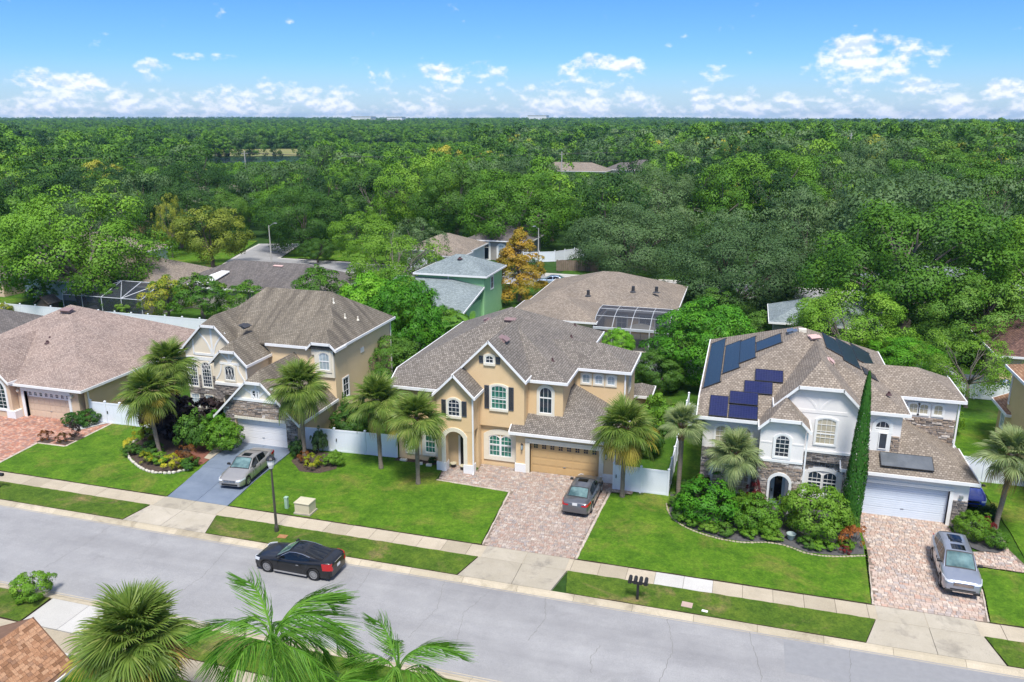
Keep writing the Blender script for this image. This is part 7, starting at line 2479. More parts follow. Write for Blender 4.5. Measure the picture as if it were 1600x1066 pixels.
SHRUBS = [
    ('b_round', 'hedge', 'green clipped hedge beside the peach garage', -51.0, 47.85, 1.25, 2.0, 'hedge'), ('b_round', 'hedge', 'green clipped hedge next to white gravel, second clump', -49.95, 48.3, 1.3, 2.0, 'hedge'),
    ('b_spiky', 'shrub', 'dark red shrub in bark square by clipped hedge', -48.85, 45.6, 1.4, 1.2, 'purple'), ('b_spiky', 'shrub', 'sparse rosy shrub in bark square at lawn corner', -50.5, 44.55, 1.0, 1.2, 'crotonred'),
    ('b_spiky', 'shrub', 'low brownish shrub in bark square on paver corner', -48.95, 44.7, .9, 1.2, 'crotonred'),
    ('b_broad', 'shrub', 'tall dark purple leaved shrub behind the bed palm', -41.3, 48.2, 3.6, 4.2, 'purple'), ('b_broad', 'shrub', 'dark purple shrub against the fence side of the bed', -43.0, 48.3, 2.6, 3.2, 'purple'),
    ('b_broad', 'shrub', 'dark purple shrub near the low curtained windows', -39.4, 49.6, 3.2, 3.0, 'purple'),
    ('b_loose', 'shrub', 'dark green shrub with pale leaf edges by the entry path', -38.6, 46.4, 3.3, 3.2, 'oak'), ('b_big', 'shrub', 'bright green bush left of the white garage door', -37.6, 48.6, 2.5, 3.0, 'mango'),
    ('b_big', 'shrub', 'rounded green bush spilling over blue driveway', -36.4, 47.0, 2.5, 3.3, 'bright'), ('b_big', 'shrub', 'green bush between the entry and the garage', -38.3, 50.2, 1.8, 2.2, 'mango'),
    ('b_spiky', 'croton', 'red and bronze croton beside the blue driveway', -37.3, 44.3, 1.5, 2.0, 'crotonred'), ('b_spiky', 'croton', 'bright yellow croton, biggest in the stone edged bed', -37.8, 43.0, 1.2, 1.8, 'croton'),
    ('b_spiky', 'croton', 'yellow croton at the front of the stone edged bed', -40.2, 43.2, 1.0, 1.5, 'croton'), ('b_spiky', 'croton', 'yellow croton facing the mauve roofed house', -42.9, 45.0, 1.1, 1.6, 'croton'),
    ('b_spiky', 'croton', 'tall yellow green croton at the back of the bed', -43.4, 46.9, 1.5, 1.7, 'croton'), ('b_loose', 'shrub', 'dark green low shrub in the bed corner by driveway', -36.7, 43.5, .9, 1.6, 'hedge'),
    ('b_loose', 'shrub', 'green filler shrub around the leaning palm foot', -41.0, 44.8, 1.0, 2.2, 'oak'), ('b_loose', 'shrub', 'green filler shrub between yellow crotons', -39.2, 43.6, .9, 1.8, 'bright'),
    ('b_loose', 'shrub', 'leafy green shrub on west rim of the bed', -42.4, 44.2, 1.0, 1.6, 'oak'),
    ('b_loose', 'shrub', 'dark upright shrub at the garage stone pier', -30.4, 47.3, 1.6, 1.4, 'dark'), ('b_spiky', 'croton', 'yellow croton under the palm by the white garage', -28.4, 46.0, 1.1, 1.8, 'croton'),
    ('b_spiky', 'croton', 'rusty croton beside the palm by the white garage', -29.2, 46.6, 1.0, 1.3, 'crotonred'), ('b_loose', 'shrub', 'lime green shrub on the fence side of the garage palm', -27.2, 46.9, 1.1, 1.9, 'lime'),
    ('b_loose', 'shrub', 'pale green sapling against the white fence', -29.2, 48.4, 2.2, 1.4, 'grey'), ('b_big', 'shrub', 'large dark green bush behind the white fence', -28.6, 52.8, 2.3, 3.8, 'oak'),
    ('b_big', 'shrub', 'green bush behind the white fence by the tan wall', -25.4, 52.4, 1.8, 3.4, 'bright'), ('b_loose', 'vine', 'green vine climbing by the cream house corner', -30.1, 54.4, 2.8, .9, 'oak'),
    ('b_big', 'shrub', 'broad bright green bush, westmost in the white house bed', -1.0, 46.3, 2.7, 4.1, 'mango'), ('b_big', 'shrub', 'deep green bush in the middle of the white house bed', 1.9, 45.8, 2.2, 3.1, 'bright'),
    ('b_big', 'shrub', 'yellow green bush, largest in the white house bed', 5.2, 46.0, 3.2, 4.3, 'lime'), ('b_big', 'shrub', 'green bush at the front edge beside the pot', 2.6, 45.2, 1.5, 1.6, 'bright'),
    ('b_big', 'shrub', 'leafy green bush under the short pale palm', .6, 47.0, 1.8, 2.2, 'lime'), ('b_loose', 'shrub', 'dark low shrub under the slim palm', -2.6, 47.4, 1.1, 2.2, 'oak'),
    ('b_loose', 'shrub', 'dull green shrub at the bed end by the fence', -2.4, 46.1, .9, 1.8, 'grey'), ('b_loose', 'shrub', 'green hedge shrub along the side lawn', -2.3, 49.0, 1.3, 2.2, 'oak'),
    ('b_spiky', 'croton', 'red croton on the pale paver side of the bed', 7.35, 45.1, 1.5, 1.9, 'crotonred'), ('b_spiky', 'flower', 'small scarlet flowering plant at the bed corner', 6.8, 44.3, .5, .7, 'red'),
    ('b_spiky', 'ti_plant', 'dark red ti plant between the low grid windows', 1.75, 48.2, 2.2, 1.2, 'red'), ('b_spiky', 'ti_plant', 'dark red ti plant at the western house corner', -1.6, 48.9, 1.9, 1.3, 'red'),
    ('b_loose', 'shrub', 'olive shrub beside the white house porch', 4.9, 47.6, 1.4, 1.6, 'grey'), ('b_loose', 'shrub', 'dark shrub at the foot of the pencil cypress', 7.0, 47.2, 1.5, 1.7, 'oak'),
    ('b_big', 'shrub', 'yellow green bush beside the steel coloured car', 14.2, 48.4, 1.6, 2.2, 'lime'), ('b_big', 'shrub', 'small bright bush at the palm bed end', 15.2, 47.5, 1.1, 1.5, 'bright'),
    ('b_spiky', 'ti_plant', 'dark red ti plant next to the shaggy booted palm', 15.0, 49.0, 1.2, 1.3, 'red'), ('b_loose', 'shrub', 'green shrub by the white side gate', 14.9, 55.6, 1.5, 1.6, 'oak'),
    ('b_loose', 'shrub', 'dark shrub beside the blue car', 15.6, 50.9, 1.2, 1.6, 'dark'),
    ('b_round', 'shrub', 'leafy green clump over the near kerb at frame edge', -34.1, 27.7, 1.5, 2.3, 'bright'),
    ('b_loose', 'shrub', 'tall shrub behind the corner fence on the tan house side', -5.6, 55.0, 3.0, 3.2, 'oak'), ('b_loose', 'shrub', 'green shrub mass behind the tan garage', -5.4, 59.5, 3.6, 3.2, 'bright'),
    ('b_loose', 'shrub', 'small dark shrub by the porch of the tan house', -20.4, 49.1, .5, .8, 'dark'),
    ('b_spiky', 'shrub', 'dark red shrub by the lattice fence', 18.5, 74.6, 1.4, 1.8, 'purple'),
    ('b_big', 'shrub', 'soft green bush on the back lawn behind the white bump-out', 15.9, 65.5, 2.6, 3.2, 'lime'),
    ('b_big', 'shrub', 'dark green bush under the rounded grey oak on the far verge', -5.5, 109.5, 3.4, 6.5, 'oak'),
    ('b_big', 'shrub', 'dusky bush at the trunk of the rounded grey oak', 4.0, 108.0, 3.8, 6.0, 'grey'),
    ('b_big', 'shrub', 'broad bush in the yard east of the tan screened house', -2.5, 101.5, 3.6, 6.0, 'oak'),
    ('b_big', 'shrub', 'low dark bush beside the grey hip roof', 2.4, 92.0, 3.0, 4.4, 'oak'),
    ('b_big', 'shrub', 'green bush at the foot of the great bright tree', 15.5, 85.5, 3.4, 6.0, 'bright'),
    ('b_big', 'shrub', 'spreading green bush between brown roof and great bright tree', 20.5, 86.5, 4.0, 6.0, 'oak'),
    ('b_big', 'shrub', 'green bush hiding the lower wall of the mint green house', -35.5, 83.2, 2.8, 5.0, 'bright'),
    ('b_big', 'shrub', 'green bush against the pale roof edge of the mint green house', -41.5, 83.0, 3.6, 6.0, 'mango'),
    ('b_loose', 'shrub', 'green shrub under the booted palm frond by the fence', 13.9, 58.5, 1.0, 1.4, 'oak'),
]
for key, nm, lab, x, y, h, w, lf in SHRUBS:
    tree(key, lab, x, y, h, w, None, lf, nm, None, 'shrub' if nm not in ('flower', 'vine') else nm, z=.05)
tree('b_cypress', 'tall pencil cypress in front of the white house garage', 7.5, 48.1, 9.9, 1.2, None, None, 'cypress', None, 'tree', z=.05)
for k, (x, y) in enumerate([(-2.6, 45.9), (-1.9, 45.2), (-.9, 44.75), (.2, 44.55), (1.5, 44.6), (2.9, 44.75), (4.9, 44.45), (5.7, 44.5), (7.0, 44.9)]):
    tree('b_loose', 'low leafy filler plant along the tan kerb of the white house bed', x, y, rng.uniform(.55, .85), rng.uniform(1.1, 1.6), None, ['oak', 'bright', 'lime'][k % 3], 'shrub', 'low filler plants along the bed kerb', 'shrub', z=.05)
# banana plants
def banana(label, x, y, h, seed):
    g = np.random.default_rng(seed)
    t = thing('banana_plant', label, 'plant', (x, y, 0))
    mb = MB().tube([(0, 0, -.1), (0, 0, h * .6), (0.02, 0, h * .75)], [.14, .11, .07], 8)
    link('stem', mb.mesh('stem', M['bark_palm'], smooth=True), t)
    for k in range(8):
        Q, T = [], []
        L_ = h * .6
        a = k * 2.4
        pts = [np.array([L_ * q * .9, 0, L_ * (.85 * q - .95 * q * q * (.5 + .1 * (k % 4)))]) for q in np.linspace(0, 1, 7)]
        for s_ in (-1, 1):
            for i in range(6):
                w0 = .30 * math.sin(math.pi * (.08 + .9 * i / 6)); w1 = .30 * math.sin(math.pi * min(.999, .08 + .9 * (i + 1) / 6))
                o0 = np.array([0, s_ * w0, -w0 * .35]); o1 = np.array([0, s_ * w1, -w1 * .35])
                Q.append([pts[i], pts[i] + o0, pts[i + 1] + o1, pts[i + 1]]); T.append(float(np.clip(.5 + .25 * g.normal(), 0, 1)))
        o = link('leaf', quad_mesh('leaf', np.array(Q), np.array(T), LM['banana']), t)
        o.location = (0, 0, h * .7); o.rotation_euler = (0, R(g.uniform(-10, 10)), a)
    return t
banana('banana plant with wide leaves behind the tan house roof', -26.9, 70.8, 5.4, 1)
banana('taller banana plant beside the mint green house wall', -25.2, 71.6, 6.0, 2)
banana('banana plant closest to the dense leafy tree', -28.4, 71.2, 5.0, 3)
USE_HAZE = True
# ---------------------------------------------------------------- the back street
def path_ribbon(pts, w):
    P = [Vector((*p, 0)) for p in pts]
    Q = []
    for i in range(len(P) - 1):
        p0, p1, p2, p3 = P[max(0, i - 1)], P[i], P[i + 1], P[min(len(P) - 1, i + 2)]
        for k in range(10):
            t = k / 10
            Q.append(.5 * ((2 * p1) + (p2 - p0) * t + (2 * p0 - 5 * p1 + 4 * p2 - p3) * t * t + (3 * p1 - p0 - 3 * p2 + p3) * t ** 3))
    Q.append(P[-1])
    L, Rr = [], []
    for i, p in enumerate(Q):
        d = (Q[min(i + 1, len(Q) - 1)] - Q[max(0, i - 1)]).normalized()
        n = Vector((-d.y, d.x, 0)) * (w / 2)
        L.append(p + n); Rr.append(p - n)
    return L, Rr
def ribbon_obj(name, pts, w, mat, z):
    L, Rr = path_ribbon(pts, w)
    mb = MB()
    for i in range(len(L) - 1):
        mb.add([(p.x, p.y, terrain(p.x, p.y) + z) for p in (Rr[i], Rr[i + 1], L[i + 1], L[i])], [(0, 1, 2, 3)])
    return structure(name, mb, M[mat], smooth=True)
BACK = [(80, 116.5), (20, 116.5), (-20, 116.8), (-48, 117.5), (-66, 118.5), (-80, 119)]
BEND = [(-74.5, 99), (-77.5, 106), (-80.3, 113), (-83, 121), (-86, 130), (-88.5, 138)]
ribbon_obj('back_street_kerb', BACK, 8.6, 'walk_new', .03)
ribbon_obj('back_street', BACK, 7.4, 'road', .045)
ribbon_obj('back_street_kerb', BEND, 8.6, 'walk_new', .036)
ribbon_obj('back_street', BEND, 7.4, 'road', .052)
ribbon_obj('back_sidewalk', [(-76, 123.4), (-48, 122.6), (-20, 121.9), (80, 121.6)], 1.4, 'walk_new', .05)
lawn([(-81.3, 131), (-79.2, 124.0), (-76, 123.2), (-45, 122.2), (-45, 136), (-58, 142), (-84, 147)], .05, 'lawn', 41)
lawn([(-28, 122.6), (10, 122.6), (10, 126), (-28, 126)], .04, 'yard', 42)
lawn([(-96, 104), (-82, 106), (-88, 122), (-95, 140), (-112, 140), (-118, 122)], .05, 'lawn', 43)
lawn([(-140, 76.5), (-93, 76.5), (-93, 83.8), (-140, 83.8)], .05, 'lawn', 44)

def simple_house(name, label, x0, x1, y0, y1, h, wall, rf, pitch=.45, ov=.5, wins=(), extra=(), fascia=True):
    """hip-roofed house; wins = (face, u0, u1, v0, v1, rise)"""
    Hh = thing(name, label, 'house', ((x0 + x1) / 2, (y0 + y1) / 2, 0))
    MB().box(x0, x1, y0, y1, 0, h).build('wall', M[wall], Hh)
    roof(Hh, hip_faces(x0 - ov, x1 + ov, y0 - ov, y1 + ov, h + .1, pitch), rf, fascia=fascia)
    for (fc, u0, u1, v0, v1, rise) in wins:
        at = {'-y': y0, '+x': x1, '-x': x0, '+y': y1}[fc]
        window(Hh, fc, at, u0, u1, v0, v1, rise, 2, 2, 'glass_dark', trim='trim_white', tw=.1)
    for e in extra:
        e(Hh)
    return Hh
def wing(x0, x1, y0, y1, h, wall, rf, pitch=.45, ov=.5):
    def f(Hh):
        MB().box(x0, x1, y0, y1, 0, h).build('wall', M[wall], Hh)
        roof(Hh, hip_faces(x0 - ov, x1 + ov, y0 - ov, y1 + ov, h + .1, pitch), rf)
    return f

# mint green house
G_ = simple_house('green_house', 'two-storey mint green house with pale blue grey roof', -38.6, -30.0, 90.0, 97.4, 5.55, 'stucco_green', 'sh_greenblue', .45, .45,
                  (('+x', 92.6, 93.6, 3.5, 5.0, 0), ('-y', -37.6, -36.6, 3.4, 4.8, 0)))
roof(G_, [[(-41.5, 82.3, 2.75), (-30.0, 82.3, 2.75), (-30.0, 90.05, 2.75 + .36 * 7.75 * .55), (-34.2, 90.05, 5.1), (-41.5, 90.05, 5.1)]], 'sh_greenblue')
MB().box(-41.2, -30.4, 84.6, 90.02, 0, 2.72).build('wall', M['stucco_green'], G_)
MB().box(-30.5, -30.3, 82.6, 82.8, 0, 2.7).build('porch_post', M['trim_white'], G_)
downspout(G_, -34.6, 90.0, 3.6, 5.5)
pipe_vent(G_, (-34.0, 92.6, 7.15), .3, .15)
# white house north-west of it
simple_house('white_house', 'white house glimpsed behind the mint green roof', -54, -43.5, 121.5, 131, 3.0, 'siding_white', 'sh_tan', .42, .5, (('-y', -47, -46, 1.2, 2.4, 0),),
             (wing(-48.5, -43.2, 117.5, 122, 2.9, 'siding_white', 'sh_tan'),))
# grey house with white arches
A_ = simple_house('arched_house', 'grey stucco house with white arched door and windows', -47, -36, 132.2, 141, 3.4, 'stucco_grey', 'sh_dark', .42, .5)
window(A_, '-y', 132.2, -44.4, -43.1, .1, 3.15, .6, 1, 1, 'glass_dark', trim='trim_white', tw=.32, trans=2.2)
for u in (-41.4, -39.8):
    window(A_, '-y', 132.2, u, u + 1.15, .5, 2.7, .5, 2, 2, 'glass_curtain', trim='trim_white', tw=.28, split=.5)
# tan roofed house with barrel screened pool
T_ = simple_house('tan_house', 'low house with tan shingle roof and three black roof vents', -24.0, -7.3, 89.2, 104, 2.75, 'stucco_tan2', 'sh_tan', .37, .5,
                  (('-y', -13.6, -12.4, .4, 2.1, 0), ('-y', -11, -9.6, .4, 2.2, 0), ('-y', -9.2, -7.8, .1, 2.2, 0)),
                  (wing(-24.5, -15.2, 82.5, 90, 2.75, 'stucco_tan2', 'sh_tan', .42),))
for p in ((-17.4, 91.2, 3.75), (-12.3, 92.6, 4.25), (-9.6, 92.8, 4.3)):
    pipe_vent(T_, p, .75, .19, 'vent_dark', 'roof_turbine')
M['screen'] = None
def screen_mat():
    m, nt, b = nmat('insect_screen')
    out = nt.nodes['Material Output']
    tr = N(nt, 'ShaderNodeBsdfTransparent')
    mx = N(nt, 'ShaderNodeMixShader'); mx.inputs[0].default_value = .68
    b.inputs['Base Color'].default_value = (.03, .035, .045, 1); b.inputs['Roughness'].default_value = .6
    nt.links.new(tr.outputs[0], mx.inputs[1]); nt.links.new(b.outputs[0], mx.inputs[2]); nt.links.new(mx.outputs[0], out.inputs['Surface'])
    return m
M['screen'] = screen_mat()
M['cage'] = pmat('cage_grey', (.42, .44, .46), (.5, .52, .54), 3, .4)
M['pool_deck'] = pmat('pool_deck', (.42, .38, .33), (.5, .46, .4), 2, .8)
PC = thing('pool_enclosure', 'barrel-roofed screened pool enclosure behind the tan house', 'pool cage', (-11, 84, 0))
xs4 = [-15.0 + 2.0 * k for k in range(5)]
prof = [(89.0, 2.95), (87.6, 3.55), (85.6, 3.65), (83.6, 3.3), (82.0, 2.45)]
fr = MB()
for x in xs4:
    fr.tube([(x, y, z) for y, z in prof], .038, 4)
    fr.box(x - .05, x + .05, 81.95, 82.05, 0, 2.45)
for y, z in prof:
    fr.tube([(xs4[0], y, z), (xs4[-1], y, z)], .03, 4)
fr.box(xs4[0], xs4[-1], 81.94, 82.06, 2.2, 2.45)
fr.build('cage_frame', M['cage'], PC)
for i in range(4):
    a, b = xs4[i] + .06, xs4[i + 1] - .06
    for (ya, za), (yb, zb_) in zip(prof[:-1], prof[1:]):
        MB().poly([(a, ya, za), (b, ya, za), (b, yb, zb_), (a, yb, zb_)]).build('screen_panel', M['screen'], PC)
    MB().poly([(a, 82, .1), (b, 82, .1), (b, 82, 2.2), (a, 82, 2.2)]).build('screen_panel', M['screen'], PC)
for x in (xs4[0], xs4[-1]):
    MB().poly([(x, y, z) for y, z in prof] + [(x, 82, .1), (x, 89, .1)]).build('screen_panel', M['screen'], PC)
MB().box(-15.1, -7.0, 81.8, 89.1, -.05, .05).build('deck', M['pool_deck'], PC)
Um = thing('parasol', 'cream octagonal parasol inside the barrel-roofed pool enclosure', 'parasol', (-10.2, 84.3, .05))
MB().lathe((-10.2, 84.3, .05), [(.25, 0), (.25, .06), (.03, .1), (.025, 2.2)], 8).build('pole', M['metal_grey'], Um)
MB().lathe((-10.2, 84.3, 1.95), [(1.7, 0), (1.72, .02), (.9, .34), (.05, .56)], 8).build('canopy', M['trim_cream'], Um)
for x, y in ((-8.5, 84), (-7.2, 85.2)):
    Ch = thing('lounge_chair', 'dark lounge chair on the screened pool deck' + (' by the parasol' if x < -8 else ' near the sliding door'), 'chair', (x, y, .05))
    MB().box(x - .3, x + .3, y - .7, y + .5, .3, .38).build('seat', M['shutter'], Ch)
    MB().prism([(x - .3, y + .5, .34), (x + .3, y + .5, .34), (x + .3, y + .95, .9), (x - .3, y + .95, .9)], (0, .04, -.04)).build('backrest', M['shutter'], Ch)
    for sx in (-.27, .27):
        for sy in (-.6, .4):
            MB().box(x + sx - .025, x + sx + .025, y + sy - .025, y + sy + .025, 0, .3).build('leg', M['metal_grey'], Ch)
# dark weathered roof behind the brown ridge
simple_house('dark_roof_house', 'low house with dark weathered hip roof behind brown ridge', -72.2, -50.2, 86.6, 98, 2.75, 'stucco_grey', 'sh_dark', .42, .5, (('-y', -60, -58.6, .9, 2.1, 0),),
             (lambda Hh: roof_vent(Hh, (-59.2, 91.6, 5.05), (0, -.4, .9), 'vent_pink', (1.3, .6, .22)),
              lambda Hh: MB().prism([(-69.5, 86.0, 3.05), (-66.6, 86.0, 3.05), (-65.2, 89.2, 4.4), (-66.4, 89.2, 4.4)], (0, 0, .14)).build('roof_edge', M['trim_white'], Hh)))
# tan hip roof with cage
simple_house('tan_roof_house', 'low white house with tan hip roof and long pool cage', -95.5, -73.6, 85.0, 97.5, 2.7, 'siding_white', 'sh_tan', .42, .5,
             (('-y', -92.6, -91.7, .8, 2.2, 0), ('-y', -86.8, -85.8, .8, 2.2, 0), ('-y', -84.6, -83.8, .8, 2.2, 0)),
             (lambda Hh: roof_vent(Hh, (-79.5, 90.6, 5.0), (0, -.4, .9), 'vent_mauve', (1.3, .6, .22)),))
PC = thing('pool_enclosure', 'white framed gabled pool cage behind the mauve roof', 'pool cage', (-78, 81, 0))
fr = MB()
x0, x1, y0, y1 = -82.5, -70.5, 78.6, 84.9
for k in range(5):
    x = x0 + (x1 - x0) * k / 4
    fr.tube([(x, y0, 0), (x, y0, 2.55), (x, (y0 + y1) / 2 + .6, 3.9), (x, y1, 3.2)], .055, 4)
for y, z in ((y0, 2.55), ((y0 + y1) / 2 + .6, 3.9), (y1, 3.2), (y0, .5)):
    fr.tube([(x0, y, z), (x1, y, z)], .05, 4)
for k in range(4):
    xa, xb = x0 + (x1 - x0) * k / 4, x0 + (x1 - x0) * (k + 1) / 4
    fr.tube([(xa if k % 2 else xb, y0, 2.55), (xb if k % 2 else xa, (y0 + y1) / 2 + .6, 3.9)], .045, 4)
fr.build('cage_frame', M['cage'], PC)
ym = (y0 + y1) / 2 + .6
for k in range(4):
    a, b = x0 + (x1 - x0) * k / 4 + .06, x0 + (x1 - x0) * (k + 1) / 4 - .06
    MB().poly([(a, y0, .1), (b, y0, .1), (b, y0, 2.55), (a, y0, 2.55)]).build('screen_panel', M['screen'], PC)
    MB().poly([(a, y0, 2.55), (b, y0, 2.55), (b, ym, 3.9), (a, ym, 3.9)]).build('screen_panel', M['screen'], PC)
    MB().poly([(a, ym, 3.9), (b, ym, 3.9), (b, y1, 3.2), (a, y1, 3.2)]).build('screen_panel', M['screen'], PC)
MB().poly([(x1, y0, .1), (x1, y1, .1), (x1, y1, 3.2), (x1, ym, 3.9), (x1, y0, 2.55)]).build('screen_panel', M['screen'], PC)
MB().box(x0, x1, y0, y1, -.05, .04).build('deck', M['pool_deck'], PC)
MB().box(x0 + 2.5, x1 - 3, y0 + 1.4, y1 - 1.6, .03, .06).build('pool_water', glass_mat('pool_water', (.01, .06, .10), .03), PC)
# little wooden playhouse
Ph = thing('playhouse', 'small wooden playhouse with gabled roof behind back fence', 'playhouse', (-85.6, 79.2, 0))
MB().box(-86.6, -84.8, 78.4, 80.0, 0, 1.25).build('wall', M['wood'], Ph)
roof(Ph, gable_faces(-86.9, -84.5, 78.2, 80.2, 1.2, .75), 'sh_dark', .06, True, .08, fmat='wood')
MB().poly([(-86.5, 78.4, 1.2), (-84.9, 78.4, 1.2), (-85.7, 78.4, 1.85)]).build('gable', M['wood'], Ph)
# further west and back
simple_house('grey_gable_house', 'pale grey house with tan roof behind the broad dark tree', -112, -94.5, 100, 113, 2.9, 'siding_white', 'sh_tan', .42, .6, (('+x', 102.5, 103.6, 1.3, 2.6, 0),))
simple_house('pink_roof_house', 'tan roofed house at the west edge behind the broad tree', -140, -113, 86, 99, 2.8, 'stucco_peach', 'sh_tan', .42, .6)
simple_house('cream_house', 'cream wall house under flat tan roof at west edge', -118, -98.5, 84.2, 95, 2.7, 'stucco_peach', 'sh_tan', .4, .5)
simple_house('yellow_cottage', 'small yellow house with tan roof beyond the broad tree', -133, -119, 142, 152, 3.6, 'stucco_yellow', 'sh_mauve', .42, .6, (('+x', 144, 145, 1, 2.2, 0),))
simple_house('neighbour_house', 'low dark roofed house west of the mauve roof', -92, -70.5, 52, 66.5, 2.8, 'stucco_peach', 'sh_dark', .45, .5)
simple_house('grey_hip_house', 'pale grey hip roof half hidden by bright trees', 3.6, 14, 88.0, 96, 2.8, 'stucco_grey', 'sh_greenblue', .45, .5)
simple_house('grey_low_house', 'grey roof seen through branches behind great bright tree', 16, 34, 108, 118, 3.0, 'siding_white', 'sh_greenblue', .45, .5)
# yellow two-storey neighbour on the east edge
Y_ = thing('yellow_house', 'yellow stucco house with orange brown roof at the east edge', 'house', (25, 58, 0))
MB().box(20.0, 33, 51.0, 65.2, 0, 6.0).build('wall', M['stucco_yellow'], Y_)
roof(Y_, hip_faces(19.6, 33.6, 50.5, 65.6, 6.1, .45), 'sh_orange')
MB().box(20.15, 27, 64.3, 67.4, 0, 2.6).build('wall', M['stucco_yellow'], Y_)
roof(Y_, [[(19.7, 63.9, 2.7), (21.6, 65.3, 3.6), (21.6, 67.8, 3.6), (19.7, 67.8, 2.7)], [(19.7, 63.9, 2.7), (27.4, 63.9, 2.7), (27.4, 65.3, 3.6), (21.6, 65.3, 3.6)], [(21.6, 65.3, 3.6), (27.4, 65.3, 3.6), (27.4, 67.8, 3.6), (21.6, 67.8, 3.6)]], 'sh_orange')
window(Y_, '-x', 20.15, 65.6, 66.4, .9, 2.2, 0, 2, 2, 'glass_curtain', trim='trim_white', tw=.1)
downspout(Y_, 19.95, 64.9, 3.2, 6.0)
simple_house('brown_roof_house', 'red brown roofed house beyond the lattice fence', 23.6, 40, 80.5, 95, 2.9, 'stucco_tan2', 'sh_redbrown', .45, .6, (('-y', 25, 26.4, .8, 2.1, 0),))
Sp = thing('spa_tub', 'dark covered spa tub in the yard behind lattice fence', 'hot tub', (21.5, 78.6, 0))
MB().rbox((21.5, 78.6, .45), (2.1, 2.1, .9)).build('tub', M['wood'], Sp)
MB().rbox((21.5, 78.6, .97), (2.2, 2.2, .14), bev=.05).build('cover', M['shutter'], Sp)
Sp = thing('grill', 'blue covered grill beside the dark spa tub', 'grill', (23.6, 78.3, 0))
MB().rbox((23.6, 78.3, .6), (.9, .7, 1.2), bev=.2).build('cover', M['p_blue'], Sp)
# shed roof seen among the lime foliage
Sd = thing('garden_shed', 'small shed with pale grey roof among lime foliage', 'shed', (17.6, 77.3, 0))
MB().box(16.4, 18.8, 76.3, 78.3, 0, 2.0).build('wall', M['siding_white'], Sd)
roof(Sd, gable_faces(16.2, 19.0, 76.1, 78.5, 2.0, .4), 'sh_greenblue', .06)
# wooden fence across the back street
def wood_fence(label, pts):
    Wf_ = thing('board_fence', label, 'fence', (pts[0][0], pts[0][1], 0))
    for (a, b) in zip(pts[:-1], pts[1:]):
        A, B = Vector((*a, 0)), Vector((*b, 0))
        n = int((B - A).length / .3)
        rz = math.atan2(B.y - A.y, B.x - A.x)
        cache = MB().rbox((0, 0, .9), (.27, .03, 1.8)).mesh('plank', M['wood'])
        for i in range(n):
            p = A.lerp(B, (i + .5) / n)
            o = link('plank', cache, Wf_); o.location = (p.x - pts[0][0], p.y - pts[0][1], rng.uniform(-.04, .03)); o.rotation_euler = (0, 0, rz)
wood_fence('grey weathered board fence across the back street from tan roof', [(-29.3, 125.2), (-22.5, 126.4)])
fence('vinyl_fence', [(-36.5, 131), (-31.5, 133.5), (-27.6, 139.5)], 1.8, 'white fence beyond the arched house under the oaks', 2.4)
# back street lamps
def cobra(label, x, y, h, ang):
    Lp = thing('street_lamp', label, 'lamp', (x, y, 0))
    MB().lathe((x, y, 0), [(.14, 0), (.07, h)], 8).build('pole', M['conc_pole'], Lp)
    d = Vector((math.cos(ang), math.sin(ang), 0))
    p = Vector((x, y, h))
    MB().tube([p + UP * -.3, p + d * .6 + UP * .15, p + d * 1.4 + UP * .45], .04, 6).build('arm', M['metal_grey'], Lp)
    e = p + d * 1.65 + UP * .47
    MB().rbox((e.x, e.y, e.z), (.6, .26, .14), ang, bev=.04).build('lamp_head', M['metal_grey'], Lp)
cobra('concrete street lamp at the bend of the back street', -77.4, 117.6, 6.6, R(-15))
cobra('thin street lamp beside the orange cypress on the back street', -31.3, 121.2, 7.4, R(-100))
Mb = thing('mailbox_stand', 'dark mailbox by the back street behind dark roof', 'mailbox', (-82.5, 106.8, 0))
MB().box(-82.56, -82.44, 106.75, 106.85, 0, 1.1).build('post', M['metal_dark'], Mb)
mailbox(Mb, -82.5, 106.8, 1.1, R(90))

# ---------------------------------------------------------------- pond, meadow, power line, far roofs
def water_mat():
    m, nt, b = nmat('pond_water')
    b.inputs['Base Color'].default_value = (.03, .05, .06, 1); b.inputs['Roughness'].default_value = .06
    bump(nt, b, noise(nt, coords(nt, 'World'), 1.2, 3), .15, .03)
    return m
def blob_poly(cx, cy, rx, ry, n=28, seed=1, rot=0):
    r = random.Random(seed)
    ph = [r.uniform(0, 6) for _ in range(3)]
    pts = []
    for k in range(n):
        a = 2 * math.pi * k / n
        q = 1 + .12 * math.sin(2 * a + ph[0]) + .08 * math.sin(3 * a + ph[1])
        x, y = rx * q * math.cos(a), ry * q * math.sin(a)
        pts.append((cx + x * math.cos(rot) - y * math.sin(rot), cy + x * math.sin(rot) + y * math.cos(rot)))
    return pts
POND = blob_poly(-276, 430, 58, 40, 32, 3, R(33))
structure('pond', MB().poly([(x, y, .15) for x, y in POND]), water_mat())
MEADOW = blob_poly(-345, 520, 120, 62, 32, 5, R(33))
M['meadow'] = pmat('meadow_grass', (.17, .17, .045), (.26, .24, .08), .08, 1.0, c3=(.12, .17, .03), scale3=.03)
structure('meadow', MB().poly([(x, y, .10) for x, y in MEADOW]), M['meadow'])
GLADE = [((-108, 213), 17, 11), ((-88, 330), 13, 8), ((-63, 252), 9, 7)]
for (c, a, b) in GLADE:
    structure('clearing', MB().poly([(x, y, .06 + max(terrain(x, y), terrain(*c))) for x, y in blob_poly(*c, a, b, 24, int(a))]), M['lawn'])
